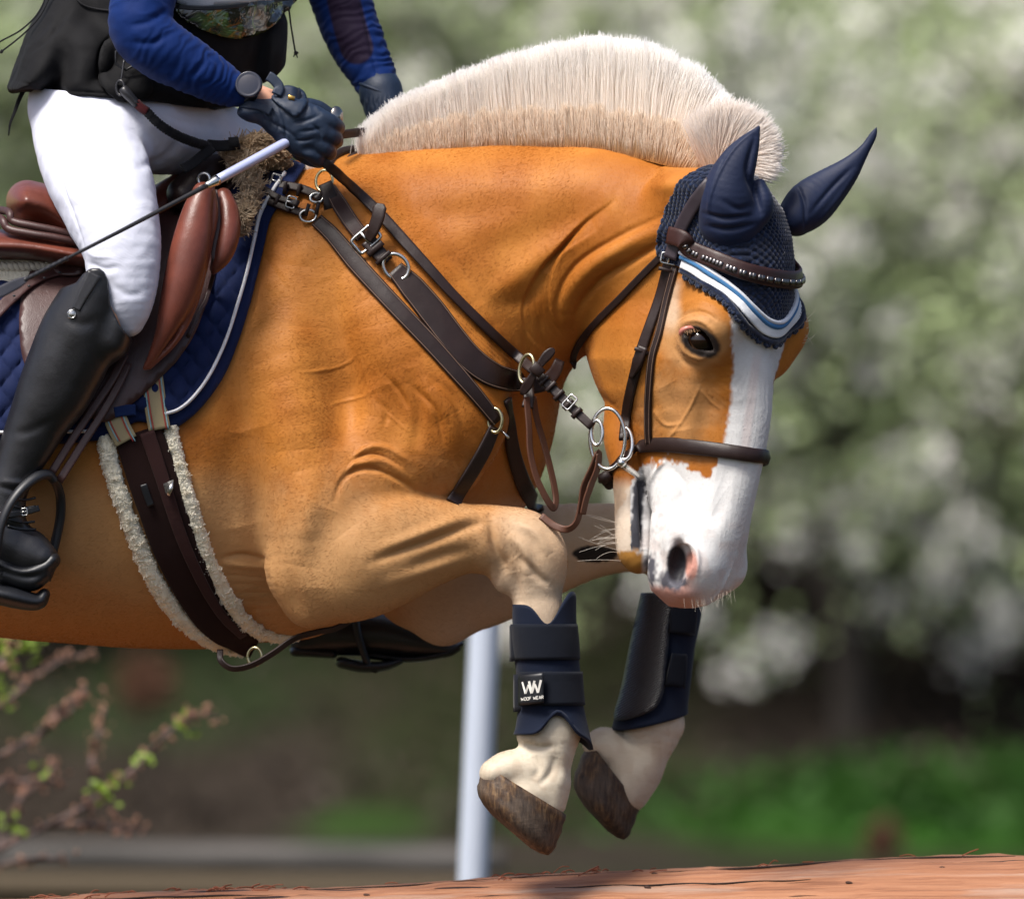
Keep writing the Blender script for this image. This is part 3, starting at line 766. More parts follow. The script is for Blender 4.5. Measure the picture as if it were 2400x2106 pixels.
def make_mane():
    R = RNG
    n = 16000 if DRAFT else 36000
    # root line, tip line: u from withers to poll
    U = [0, .06, .14, .25, .38, .5, .62, .74, .84, .92, 1.0]
    bx = [858, 905, 965, 1070, 1190, 1300, 1400, 1500, 1580, 1650, 1712]; by = [392, 382, 368, 352, 342, 338, 342, 356, 374, 395, 408]
    tx = [838, 880, 940, 1050, 1170, 1290, 1400, 1520, 1640, 1765, 1832]; ty = [292, 262, 222, 172, 128, 94, 78, 88, 150, 278, 402]
    u = R.random(n) ** 0.94
    b = np.stack([np.interp(u, U, bx), np.interp(u, U, by)], 1); t = np.stack([np.interp(u, U, tx), np.interp(u, U, ty)], 1)
    side = R.random(n)                                     # 0 near side of the crest, 1 far side
    w = crest_w(b[:, 0]) + (side - .5) * 52
    edge = np.exp(-u / .035); b[:, 0] += R.standard_normal(n) * 12 * edge - 6 * edge; b[:, 1] += 8 * R.random(n) * edge
    b[:, 1] += (np.abs(side - .5)) * 24 - 6
    clump = vnoise(np.stack([u * 900, side * 60, u * 0], 1), 13, 5)
    ln = 1 - .45 * edge * R.random(n) - 0.10 * R.random(n) ** 2 - .07 * clump + .035 * R.standard_normal(n).clip(-2, 1.5) * (R.random(n) < .2)
    k = 7; s = np.linspace(0, 1, k)
    d = (t - b) * ln[:, None]
    cl2 = vnoise(np.stack([u * 900, side * 40, u * 0], 1), 22, 6) - .5
    jx = R.standard_normal(n) * 7 + cl2 * 16; jw = R.standard_normal(n) * 5 + (side - .5) * 46
    bend = np.interp(u, [0, .7, 1], [0, 6, 22])
    pts = np.zeros((n, k, 3))
    pts[:, :, 0] = b[:, :1] + d[:, :1] * s + jx[:, None] * s ** 1.6 + (RNG.standard_normal(n) * 5)[:, None] * np.sin(np.pi * s)
    pts[:, :, 1] = b[:, 1:] + d[:, 1:] * s - (bend[:, None] * np.sin(np.pi * s)) + (np.abs(cl2) * 12)[:, None] * s ** 2
    pts[:, :, 2] = w[:, None] + jw[:, None] * s ** 1.2
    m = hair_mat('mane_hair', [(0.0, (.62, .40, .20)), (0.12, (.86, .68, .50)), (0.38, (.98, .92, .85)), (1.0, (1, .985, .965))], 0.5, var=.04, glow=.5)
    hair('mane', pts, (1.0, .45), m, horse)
    # short tan undergrowth on the near side of the crest
    n = 9000 if DRAFT else 22000
    u = R.random(n) * .995
    b = np.stack([np.interp(u, U, bx), np.interp(u, U, by)], 1); t = np.stack([np.interp(u, U, tx), np.interp(u, U, ty)], 1)
    dirn = (t - b); dirn /= np.linalg.norm(dirn, axis=1)[:, None]
    L = np.interp(u, [0, .1, .3, .6, .9, 1], [56, 70, 80, 84, 84, 64]) * (.42 + .8 * R.random(n) + .25 * (vnoise(np.stack([u * 900, u * 0, u * 0], 1), 10, 8) - .5))
    yo = R.random(n) * 12 + 2 + 12 * u ** 4
    pts = np.zeros((n, k, 3))
    jx = R.standard_normal(n) * 4 + (vnoise(np.stack([u * 900, u * 0, u * 0], 1), 8, 9) - .5) * 14
    pts[:, :, 0] = b[:, :1] + dirn[:, :1] * L[:, None] * s + jx[:, None] * s ** 1.5
    pts[:, :, 1] = (b[:, 1] + yo)[:, None] + dirn[:, 1:] * L[:, None] * s
    pts[:, :, 2] = (crest_w(b[:, 0]) - 28 - yo * .5)[:, None] - (4 + 12 * R.random(n))[:, None] * s + 6 * s ** 2
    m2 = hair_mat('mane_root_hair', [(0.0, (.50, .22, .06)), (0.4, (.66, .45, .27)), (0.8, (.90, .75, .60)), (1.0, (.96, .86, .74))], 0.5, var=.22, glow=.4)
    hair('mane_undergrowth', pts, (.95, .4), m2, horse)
    # fan of forelock hair falling forward over the poll, and a tuft on the withers
    n = 3500 if DRAFT else 11000
    u = R.random(n); a = np.radians(-118 + u * 128)
    pts = np.zeros((n, k, 3)); L = (96 + 55 * np.sin(np.pi * np.clip(u * .9 + .1, 0, 1))) * (.8 + .25 * R.random(n))
    rx = 1668 + u * 42 + R.standard_normal(n) * 8; ry = 392 - np.sin(np.pi * u) * 10 + R.standard_normal(n) * 7
    pts[:, :, 0] = rx[:, None] + np.cos(a)[:, None] * L[:, None] * s + 4 * R.standard_normal(n)[:, None] * s
    pts[:, :, 1] = ry[:, None] + np.sin(a)[:, None] * L[:, None] * s + (10 * s ** 2)[None] * np.maximum(u, 0)[:, None]
    pts[:, :, 2] = -305 - 18 * R.random(n)[:, None] - (20 * R.random(n))[:, None] * s
    m3 = hair_mat('forelock_hair', [(0.0, (.72, .54, .38)), (0.4, (.90, .79, .69)), (1.0, (.99, .95, .91))], 0.5, var=.12, glow=.5)
    hair('forelock', pts, (.95, .4), m3, horse)
    n = 1500
    pts = np.zeros((n, k, 3)); u = R.random(n); L = 26 + 22 * R.random(n)
    pts[:, :, 0] = (708 + 60 * u)[:, None] - (L * .5)[:, None] * s; pts[:, :, 1] = (412 - 6 * u)[:, None] - (L * .55)[:, None] * s
    pts[:, :, 2] = (-40 - 50 * R.random(n))[:, None] + 0 * s
    hair('withers_tuft', pts, (.9, .4), m3, horse)
make_mane()

def whiskers():
    R = RNG; n = 20; k = 7; s = np.linspace(0, 1, k); pts = np.zeros((n, k, 3))
    rx = 1448 + R.random(n) * 26; ry = 1225 + R.random(n) * 100
    L = 40 + 75 * R.random(n); a = np.radians(165 + 50 * (R.random(n) - .5) + (1250 - ry) * .18)
    dr = R.standard_normal(n) * 14
    pts[:, :, 0] = rx[:, None] + np.cos(a)[:, None] * L[:, None] * s
    pts[:, :, 1] = ry[:, None] - np.sin(a)[:, None] * L[:, None] * s + (dr[:, None] + 10) * s ** 2
    pts[:, :, 2] = -285 - (30 * R.random(n))[:, None] * s
    m = hair_mat('whisker_hair', [(0, (.6, .5, .4)), (1, (.8, .75, .65))], .4)
    hair('whiskers', pts, (.42, .2), m, horse)
    n = 26; pts = np.zeros((n, k, 3)); rx = 1600 + R.random(n) * 120; L = 12 + 22 * R.random(n)
    pts[:, :, 0] = rx[:, None] + (R.standard_normal(n) * 6)[:, None] * s ** 2; pts[:, :, 1] = np.interp(rx, [1600, 1650, 1720], [1402, 1404, 1380])[:, None] + L[:, None] * s
    pts[:, :, 2] = -440
    hair('muzzle_hairs', pts, (.3, .15), m, horse)
    n = 60; pts = np.zeros((n, k, 3)); u = R.random(n)                       # lashes
    rx = 1600 + 66 * u; ry = 768 - 14 * np.sin(np.pi * u) + 8 * u
    pts[:, :, 0] = rx[:, None] + (6 + 16 * u)[:, None] * s + 2 * R.standard_normal(n)[:, None] * s
    pts[:, :, 1] = ry[:, None] + (12 + 8 * R.random(n))[:, None] * s ** 1.4
    pts[:, :, 2] = EYE[2] - 30 - 12 * s[None]
    hair('eyelashes', pts, (.8, .3), hair_mat('lash_hair', [(0, (.05, .03, .02)), (1, (.35, .2, .1))], .4), horse)
    n = 9; pts = np.zeros((n, k, 3)); L = 18 + 24 * R.random(n)
    pts[:, :, 0] = 1880 + L[:, None] * s * .8; pts[:, :, 1] = (745 + 65 * R.random(n))[:, None] - (R.standard_normal(n) * 16)[:, None] * s ** 2 - 10 * s ** 2
    pts[:, :, 2] = -300
    hair('brow_hairs', pts, (.6, .3), m, horse)
whiskers()

def hoof(name, cor, sole, label):
    """coronet and sole rings: (centre x, y, half length, half depth, direction x, y)"""
    mb = MB(); V = []; n = 40; rows = 9
    w = cor[6]
    def ring(c, k, inset=0):
        cx, cy, a, b, dx, dy = c; l = math.hypot(dx, dy); dx /= l; dy /= l
        out = []
        for i in range(n):
            t = 2 * math.pi * i / n
            ct = math.cos(t); r = 1.0 - 0.10 * max(0, -ct) ** 2
            ca = ct * (a - inset); sb = math.sin(t) * (b - inset) * (1.0 - 0.12 * ct)
            out.append((cx + dx * ca, cy + dy * ca, w + sb * r))
        return out
    OUT = np.array([sole[0] - cor[0], sole[1] - cor[1]]); OUT = OUT / np.linalg.norm(OUT)
    for i in range(rows):
        t = i / (rows - 1)
        c = [cor[j] * (1 - t) + sole[j] * t for j in range(6)]
        bulge = math.sin(math.pi * t) * 3 + 1.6 * math.sin(t * 19)
        c[2] += bulge; c[3] += bulge
        V += ring(c, n)
    V[-n:] = ring(c, n, 7); V += [tuple(np.array(p) + np.array([*OUT * 9, 0])) for p in ring(c, n, 26)]; V += [tuple(np.array(p) + np.array([*OUT * 15, 0])) for p in ring(c, n, 55)]
    F = []
    for r_ in range(rows + 1):
        for i in range(n): F.append((r_ * n + i, r_ * n + (i + 1) % n, (r_ + 1) * n + (i + 1) % n, (r_ + 1) * n + i))
    F.append(tuple(reversed(range(n)))); F.append(tuple((rows + 1) * n + i for i in range(n)))
    mb.add(V, F)
    m, nn_, l_, b_ = node_mat('hoof_horn', (.08, .05, .03), .6, spec=.3); nt = m.node_tree
    v = coords(nt); st = noise(nt, coords(nt, (150, 150, 26), (0, .45, 0)), 1.0, 4, .65)
    big = noise(nt, v, 22, 4, .6)
    c1 = ramp(nt, st, [(.3, (.018, .012, .009)), (.52, (.07, .038, .02)), (.72, (.20, .12, .055))])
    c2 = ramp(nt, st, [(.3, (.035, .026, .022)), (.7, (.12, .085, .06))])
    l_.new(mixc(nt, ramp(nt, big, [(.42, (0, 0, 0)), (.6, (1, 1, 1))]), c2, c1), b_.inputs['Base Color'])
    n1 = bump(nt, b_, st, .6, .002); bump(nt, b_, noise(nt, coords(nt, (40, 40, 180), (0, .6, 0)), 1.0, 3), .3, .002, n1)
    return mb.build(name, m, horse)
hoof('hoof', (1232, 1850, 112, 68, 190, 116, -250), (1203, 1934, 114, 76, 172, 146), '')
hoof('hoof', (1440, 1812, 98, 64, 118, 152, FW), (1403, 1905, 92, 72, 104, 110), '')

mb = MB(); mb.blob(EYE + [2, 2, -8], 32, 28, 20)
eye_m, en, el, eb = node_mat('eye_surface', (.010, .004, .002), .06, spec=.45, coat=.25)
mb.build('eye', eye_m, horse)
mb = MB(); mb.blob(EYE2 + [4, 2, 2], 30, 20, 14); mb.build('eye', eye_m, horse)
pk, _, _, _ = node_mat('eye_corner', (.45, .16, .12), .3)
mb = MB(); mb.tube(catmull([(1594, 786, EYE[2] - 24), (1600, 774, EYE[2] - 31), (1616, 768, EYE[2] - 35), (1634, 770, EYE[2] - 34)], 5), [3, 5, 6, 6.5, 7, 7, 7, 6.5, 6.5, 6, 5.5, 5, 4.5, 4, 3.5, 3][:16], 8)
mb.build('eye_corner', pk, horse)
tm, _, _, _ = node_mat('tooth', (.62, .45, .22), .35)
mb = MB(); mb.blob((1501, 1322, -300), (7, 15, 8)); mb.blob((1510, 1312, -296), (6, 14, 8)); mb.build('teeth', tm, horse)

# ================================================================ leather, cloth and metal
BRN = leather('dark_brown_leather', (.017, .008, .0065), .44, spec=.35)
BRN2 = leather('browband_leather', (.032, .012, .010), .42, spec=.35)
TAN = leather('saddle_leather', (.125, .034, .021), .36, grain=500, var=.35, spec=.4)
TAN2 = leather('saddle_flap_leather', (.048, .018, .016), .46, grain=500)
LOOP = leather('worn_brown_leather', (.085, .030, .014), .6)
BLK = leather('black_leather', (.012, .012, .014), .34, grain=500, bstr=.2)
STL = metal('steel'); BRS = metal('brass', (.55, .50, .30), .25)
NAVY = fabric('navy_cotton', (.006, .018, .075), .85)
NAVYN = fabric('navy_neoprene', (.002, .006, .020), .8, weave=900, wr=14)
BLKR = node_mat('black_rubber', (.008, .009, .012), .45)[0]

def nanw(path):
    p = np.array([list(q) + [np.nan] if len(q) == 2 else list(q) for q in path], float); return p
def drape(path, off=6, n=6, sm=3, closed=False, vb=None, drop=None):
    """lay a path on the near surface of the horse; rows may fix their own depth"""
    p = nanw(path)
    k = len(p); idx = np.linspace(0, k - 1, (k - 1) * n + 1)
    xy = catmull(p[:, :2], n)
    fixed = p[:, 2]
    W = np.full(len(xy), np.nan); N = np.tile([0., 0., -1.], (len(xy), 1))
    for i, (x, y) in enumerate(xy):
        a, b = fixed[int(math.floor(idx[i]))], fixed[min(int(math.ceil(idx[i])), k - 1)]
        if not np.isnan(a) and not np.isnan(b):
            W[i] = a + (b - a) * (idx[i] % 1); continue
        w, nr = surf(x, y)
        if w is not None: W[i] = w - off; N[i] = nr
    ok = ~np.isnan(W); ii = np.arange(len(W)); W = np.interp(ii, ii[ok], W[ok])
    ks = 2 * sm + 1
    pad = np.pad(W, sm, mode='edge'); Ws = np.convolve(pad, np.ones(ks) / ks, 'valid'); W = np.minimum(Ws, W) * .5 + Ws * .5
    for c in range(3): N[:, c] = np.convolve(np.pad(N[:, c], sm, mode='edge'), np.ones(ks) / ks, 'valid')
    N[:, 2] -= .35; N /= np.linalg.norm(N, axis=1)[:, None]
    return np.column_stack([xy, W]), N
def strap(mb, path, width, thick=7, off=6, n=6, sm=3, raised=0, **k):
    pts, N = drape(path, off, n, sm, **k)
    if np.ndim(width): width = np.interp(np.linspace(0, 1, len(pts)), np.linspace(0, 1, len(width)), width)
    mb.strap(pts, N, width, thick, raised=raised); return pts, N
THREAD = node_mat('thread', (.16, .10, .07), .8)[0]
def strap_obj(name, path, width, mat, parent, stitch=False, **k):
    mb = MB(); pts, N = strap(mb, path, width, **k); o = mb.build(name, mat, parent)
    if stitch:
        w = np.interp(np.linspace(0, 1, len(pts)), np.linspace(0, 1, np.size(width)), np.atleast_1d(width)) * .5 - 4
        sd = np.cross(np.gradient(pts, axis=0), N); sd /= np.linalg.norm(sd, axis=1)[:, None]; th = k.get('thick', 7) * .5
        for s_ in (-1, 1):
            mt = MB(); mt.tube(pts + sd * s_ * w[:, None] + N * (th + .4), 1.0, 5); mt.build('stitching', THREAD, o)
    return o
def keeper(mb, c, d, w, l=9, t=7, nrm=(0, 0, -1)):
    """small leather loop across a strap: centre, strap direction, strap width"""
    d = np.array(d, float); d /= np.linalg.norm(d)
    mb.box(c, (w / 2 + 3, l / 2, t), np.cross(d, nrm), d, .2)
def buckle(mb, c, d, w, l, r=2.6, nrm=(0, 0, -1)):
    d = np.array(d, float); d /= np.linalg.norm(d); s_ = np.cross(d, nrm); s_ /= np.linalg.norm(s_); c = np.array(c, float)
    cs = [c + s_ * w / 2 * a + d * l / 2 * b for a, b in ((-1, -1), (1, -1), (1, 1), (-1, 1))]
    loop = []
    for i in range(4):
        a, b = cs[i], cs[(i + 1) % 4]
        for t in (.12, .5, .88): loop.append(a + (b - a) * t)
    mb.tube(catmull(loop + [loop[0]], 3)[:-1], r, 8, closed=True)
    mb.tube([c + d * l / 2, c - d * l / 2 + np.array(nrm) * 4], r * .9, 8)

# ---------------------------------------------------------------- bridle
LEAD = leather('grey_brown_leather', (.040, .030, .038), .45)
bridle = empty('bridle', (1600, 700, -380), 'dark brown leather bridle with beaded browband and steel ring bit on the horse head', 'bridle')
strap_obj('crownpiece', [(1668, 425), (1632, 470), (1605, 515), (1585, 560), (1570, 606)], 33, LEAD, bridle, thick=7, off=24)
# browband runs round the forehead to the far side
bb = [(1566, 553)]
def ring_path(rows):
    return [head_pt(f, y, l) for f, y, l in rows]
bbp = catmull([(1566, 551, W0 + 5), (1600, 562, W0 - 28)] + ring_path([(-150, 585, 142), (-80, 610, 140), (-24, 634, 112), (8, 648, 62), (16, 655, 0), (8, 655, -62), (-24, 644, -112), (-80, 612, -140)]), 8)
def around(p):
    c = np.array([1640, 0, W0 + 130]); N = p - c; N[:, 1] = 0; N[:, 0] *= .9
    return N / np.linalg.norm(N, axis=1)[:, None]
mb = MB(); mb.strap(bbp, around(bbp), 42, 8, raised=.3); bbo = mb.build('browband', BRN2, bridle)
mb = MB(); N = around(bbp); cnt_ = 0
L = np.concatenate([[0], np.cumsum(np.linalg.norm(np.diff(bbp, axis=0), axis=1))])
for s_ in np.arange(62, L[-1] - 60, 11.5):
    i = min(np.searchsorted(L, s_), len(bbp) - 2); t = (bbp[i + 1] - bbp[i - 1]); t /= np.linalg.norm(t)
    c = bbp[i] + (bbp[i + 1] - bbp[i]) * 0 + N[i] * 8 + np.array([0, 6, 0])
    mb.box(c, (4.6, 6.5, 3.2), t, np.cross(N[i], t), .3)
mb.build('clincher_beads', metal('gunmetal', (.16, .15, .15), .25), bbo)
mb = MB(); strap(mb, [(1570, 600), (1562, 640), (1545, 700), (1522, 765), (1502, 825), (1484, 890), (1470, 955), (1462, 1028, -330)], [30, 28, 26, 26, 28, 26, 26, 24], thick=9, off=8)
strap(mb, [(1507, 812), (1494, 848), (1478, 886)], [26, 28, 8], thick=8, off=19)
keeper(mb, (*np.array([1561, 632]), surf(1561, 632)[0] - 14), (-.2, 1, 0), 30); keeper(mb, (1503, 822, surf(1503, 822)[0] - 18), (-.35, 1, 0), 28)
mb.build('cheekpiece', BRN, bridle)
mb = MB(); buckle(mb, (1568, 606, surf(1568, 606)[0] - 16), (-.2, 1, 0), 36, 24); mb.build('cheek_buckle', STL, bridle)
strap_obj('noseband_hanger', [(1582, 625), (1562, 700), (1545, 775), (1527, 840), (1519, 930), (1518, 1000), (1520, 1042)], 19, BRN, bridle, thick=7, off=6, stitch=True)
strap_obj('throatlatch', [(1556, 594), (1505, 645), (1450, 702), (1400, 752), (1365, 795), (1345, 832), (1344, 858, -130)], 17, BRN, bridle, thick=6, off=6)
nb = [surf(x, y) for x, y in ((1500, 1046), (1560, 1042), (1620, 1047), (1680, 1054), (1730, 1061))]
nbp = [(1408, 1124, -215), (1440, 1092, -260), (1470, 1064, -300)] + [(x, y, s_[0] - 8) for (x, y), s_ in zip(((1500, 1046), (1560, 1042), (1620, 1047), (1680, 1054), (1730, 1061)), nb)] + ring_path([(0, 1067, 20), (0, 1069, -14), (-8, 1072, -38), (-30, 1076, -58), (-80, 1080, -80)])
nbp = catmull(nbp, 7)
c = np.array([1600, 0, W0 + 120]); N = nbp - c; N[:, 1] = 0; N /= np.linalg.norm(N, axis=1)[:, None]
mb = MB(); wd = np.interp(np.linspace(0, 1, len(nbp)), [0, .2, .3, .36, .9, 1], [24, 28, 34, 36, 32, 30]); mb.strap(nbp, N, wd, 8, raised=1.0); mb.build('noseband', BRN, bridle)
mb = MB(); mb.box((1420, 1118, -250), (16, 14, 12), (1, -.6, 0), (0.6, 1, 0), .4); mb.blob((1428, 1130, -235), (15, 18, 14)); mb.build('chin_pad', BRN, bridle)
bit = empty('bit', (1425, 1030, -340)); bit.parent = bridle; bit.matrix_parent_inverse = bridle.matrix_world.inverted()
mb = MB(); mb.ring((1424, 1028, -345), 42, 4.6, (0.25, 0, 1), 48, 10, ry=71); mb.build('bit_ring', STL, bit)
mb = MB(); mb.ring((1399, 1014, -356), 15, 4.4, (0.5, .1, 1), 36, 10, ry=29); mb.build('rein_ring', STL, bit)
mb = MB(); mb.ring((1464, 1040, -350), 19, 4.6, (0.3, .2, 1), 30, 10, ry=38, arc=(-1.5, 1.9)); mb.build('bit_ring', STL, bit)
mb = MB(); mb.tube(catmull([(1453, 1078, -352), (1464, 1090, -348), (1480, 1103, -334), (1497, 1116, -316)], 5), [5, 8, 10, 10.5, 10.5, 10, 10, 9.5, 9, 8.5, 8, 7.5, 7, 6.5, 6, 5][:16], 12)
mb.blob((1457, 1084, -353), 12); mb.build('mouthpiece', STL, bit)

# ---------------------------------------------------------------- reins
rein = empty('rein', (1060, 700, -340), 'dark brown grip rein running from the gloved hand across the golden neck to the bit', 'rein')
rp = [(750, 372, -330), (800, 415, -322), (880, 490), (940, 556), (1000, 622), (1060, 688), (1130, 758), (1190, 815), (1240, 858, -285), (1290, 905, -310), (1340, 955, -335), (1388, 1000, -358)]
strap_obj('rein_strap', rp, [22, 25, 27, 28, 26, 25, 25, 24, 24, 23, 22, 20], BRN, rein, thick=7, off=20)
rw = lambda x: np.interp(x, [1240, 1290, 1340, 1388], [-285, -310, -335, -358])
mb = MB()
for q in ((1276, 892), (1292, 906), (1310, 926), (1332, 948), (1352, 968)):
    keeper(mb, (*q, rw(q[0]) - 4), (1, 1, -.4), 25, 9, 9)
mb.build('rein_keepers', BRN, rein)
mb = MB(); buckle(mb, (1335, 942, rw(1335) - 9), (1, .9, -.4), 34, 20); mb.build('rein_buckle', STL, rein)
mb = MB(); mb.strap(catmull([(1222, 924, -308), (1240, 896, -316), (1258, 866, -320), (1278, 838, -322), (1299, 817, -322)], 5), np.tile([0, 0, -1.], (21, 1)), np.interp(np.linspace(0, 1, 21), [0, .06, .2, .45, .55, .8, .94, 1], [6, 20, 25, 16, 16, 25, 20, 6]), 8)
mb.box((1259, 866, -327), (16, 13, 6), (1, .9, 0), (-.9, 1, 0), .3)
mb.build('rein_stop', BRN, rein)
frein = empty('rein', (1300, 1150, -250), 'worn brown leather straps hanging in two loops below the bit ring beside the knee', 'rein')
def ribbon(path, w, t, nrm=(0.3, 0, -1), n=6):
    p = catmull(path, n); N = np.tile(np.array(nrm, float) / np.linalg.norm(nrm), (len(p), 1)); return p, N
mb = MB(); p, N = ribbon([(1234, 930, -300), (1240, 1000, -305), (1243, 1060, -305), (1258, 1120, -300), (1282, 1170, -292), (1298, 1190, -280), (1303, 1165, -262), (1293, 1110, -258), (1275, 1040, -262), (1258, 980, -270), (1250, 930, -280)], 16, 5, (.8, 0, -1))
mb.strap(p, N, 17, 5); mb.build('hanging_loop', LOOP, frein)
mb = MB(); p, N = ribbon([(1268, 1208, -285), (1300, 1232, -292), (1330, 1240, -300), (1352, 1222, -306), (1362, 1180, -312), (1368, 1140, -320), (1388, 1095, -335), (1403, 1060, -345), (1401, 1095, -338), (1386, 1135, -325), (1374, 1170, -318), (1366, 1205, -310)], 16, 5, (.8, .2, -1))
mb.strap(p, N, 17, 5); mb.build('hanging_loop', LOOP, frein)
far_r = empty('rein', (900, 300, 60), 'dark brown far side rein ending at the second gloved hand behind the mane', 'rein')
mb = MB(); p, N = ribbon([(786, 318, -120), (830, 312, -60), (870, 308, -10), (915, 302, 60), (1000, 330, 150), (1150, 600, 250), (1290, 900, 180)], 24, 6, (0, .3, -1)); mb.strap(p, N, 22, 7); mb.build('rein_strap', BRN, far_r)

# ---------------------------------------------------------------- breastplate
bp = empty('breastplate', (1000, 760, -330), 'dark brown leather breastplate strapped across the shoulder and neck with steel rings', 'breastplate')
strap_obj('shoulder_strap', [(742, 516), (780, 552), (830, 612), (890, 678), (950, 742), (1010, 805), (1070, 872), (1120, 930), (1166, 988)], [34, 38, 42, 42, 42, 42, 40, 36, 32], BRN, bp, thick=7, off=8, raised=.7, stitch=True)
strap_obj('neck_strap', [(772, 440), (795, 478), (822, 520), (850, 556)], [30, 38, 38, 36], BRN2, bp, thick=6, off=14, stitch=True)
mb = MB(); strap(mb, [(862, 562), (885, 590), (908, 614)], [38, 36, 34], thick=11, off=16); keeper(mb, (880, 583, surf(880, 583)[0] - 24), (1, 1.1, 0), 40, 14, 9); keeper(mb, (898, 604, surf(898, 604)[0] - 23), (1, 1.1, 0), 38, 10, 9); mb.build('buckle_guard', BRN, bp)
w_ = surf(860, 560)[0]
mb = MB(); p, N = ribbon([(862, 562, w_ - 28), (874, 540, w_ - 38), (885, 512, w_ - 42), (889, 492, w_ - 40), (893, 478, w_ - 36)], 30, 7, (-.3, -.2, -1)); mb.strap(p, N, np.interp(np.linspace(0, 1, len(p)), [0, .3, .85, 1], [24, 30, 33, 18]), 8); mb.build('strap_end', BRN, bp)
mb = MB(); buckle(mb, (858, 560, w_ - 24), (1, 1.15, 0), 62, 40, 4.0); mb.build('buckle', STL, bp)
w_ = surf(928, 625)[0]
mb = MB(); mb.ring((928, 625, w_ - 20), 27, 4.6, (0, 0, 1), 40, 10, ry=33, rot=-.75); mb.build('ring', STL, bp)
strap_obj('padded_neck_strap', [(925, 630), (965, 672), (1010, 726), (1055, 785), (1100, 838), (1145, 872), (1190, 889), (1235, 893, -262)], [44, 62, 68, 68, 68, 64, 56, 46], BRN, bp, thick=8, off=12, raised=.3, stitch=True)
mb = MB(); mb.ring((1234, 864, -305), 20, 4.4, (.7, .1, 1), 36, 10, ry=34, rot=.25); mb.build('martingale_ring', BRS, bp)
strap_obj('breast_crossing', [(1225, 905, -258), (1270, 900, -250), (1298, 875, -225), (1312, 845, -190)], [40, 36, 30, 24], BRN, bp, thick=8)
w_ = surf(1160, 990)[0] or -200
mb = MB(); mb.ring((1160, 985, w_ - 14), 17, 4, (.3, 0, 1), 32, 8, ry=28); mb.build('ring', BRS, bp)
strap_obj('chest_strap', [(1160, 1000), (1138, 1050), (1110, 1100), (1082, 1145), (1062, 1178)], [30, 36, 38, 38, 36], BRN, bp, thick=8, off=8)
strap_obj('martingale_strap', [(1190, 935), (1196, 985), (1200, 1040), (1212, 1090), (1230, 1140), (1252, 1180), (1266, 1196)], [26, 28, 34, 36, 40, 40, 20], BRN, bp, thick=9, off=16)
strap_obj('martingale_branch', [(1238, 900, -268), (1240, 930, -285), (1236, 955, -295)], [24, 26, 28], BRN, bp, thick=8)
mb = MB(); mb.tube([(1172, 1005, -275), (1192, 1026, -290)], 3, 8); mb.build('hook', STL, bp)
# straps joining it to the saddle
for nm, path, wd, of in (('saddle_strap', [(468, 408), (540, 432), (600, 458), (655, 480), (712, 500)], 20, 16), ('saddle_strap', [(520, 400), (580, 416), (640, 430), (700, 440), (752, 462)], 22, 22),
                         ('saddle_strap', [(480, 402), (560, 436), (620, 468), (680, 492)], 16, 26), ('tie_strap', [(560, 402), (610, 436), (650, 462), (700, 478)], 16, 34)):
    strap_obj(nm, path, wd, BRN, bp, thick=7, off=of)
for x, y, d in ((648, 470, (1, .4, 0)), (668, 440, (1, .15, 0)), (700, 445, (1, .2, 0)), (720, 492, (1, .3, 0)), (744, 488, (1, .2, 0)), (625, 420, (1, .2, 0))):
    w_, _ = surf(x, y)
    mb = MB(); keeper(mb, (x, y, (w_ if w_ is not None else -120) - 30), d, 24, 9, 8); mb.build('strap_keeper', BRN, bp)
for x, y, a, b_ in ((646, 424, 30, 22), (682, 474, 26, 20)):
    w_ = surf(x, y)[0] or -120; mb = MB(); buckle(mb, (x, y, w_ - 36), (1, .3, 0), a, b_, 2.4); mb.build('small_buckle', STL, bp)
mb = MB(); w_ = surf(722, 506)[0] or -150; mb.ring((722, 506, w_ - 20), 19, 3.6, (0, 0, 1), 32, 8, ry=14); mb.ring((742, 464, (surf(742, 464)[0] or -120) - 20), 15, 3.4, (0, .5, 1), 30, 8, ry=12); mb.build('ring', STL, bp)
mb = MB(); w_ = surf(762, 432)[0] or -90; mb.ring((760, 424, w_ - 26), 21, 3.6, (.4, .3, 1), 32, 8, ry=26); mb.build('ring', BRS, bp)
mb = MB(); mb.strap(catmull([(762, 430, w_ - 40), (772, 455, w_ - 52), (776, 480, w_ - 56), (774, 500, w_ - 52)], 5), np.tile([0., 0, -1], (16, 1)), np.interp(np.linspace(0, 1, 16), [0, .7, .93, 1], [34, 36, 32, 14]), 8); mb.build('strap_end', BRN, bp)
mb = MB(); mb.tube(catmull([(772, 396, -90), (780, 372, -60), (806, 354, -20), (850, 352, 40), (880, 372, 90)], 6), 10, 10); mb.tube(catmull([(800, 420, -110), (806, 392, -70), (826, 370, -30), (856, 364, 20), (900, 400, 90)], 6), 11, 10); mb.build('withers_strap', BRN, bp)

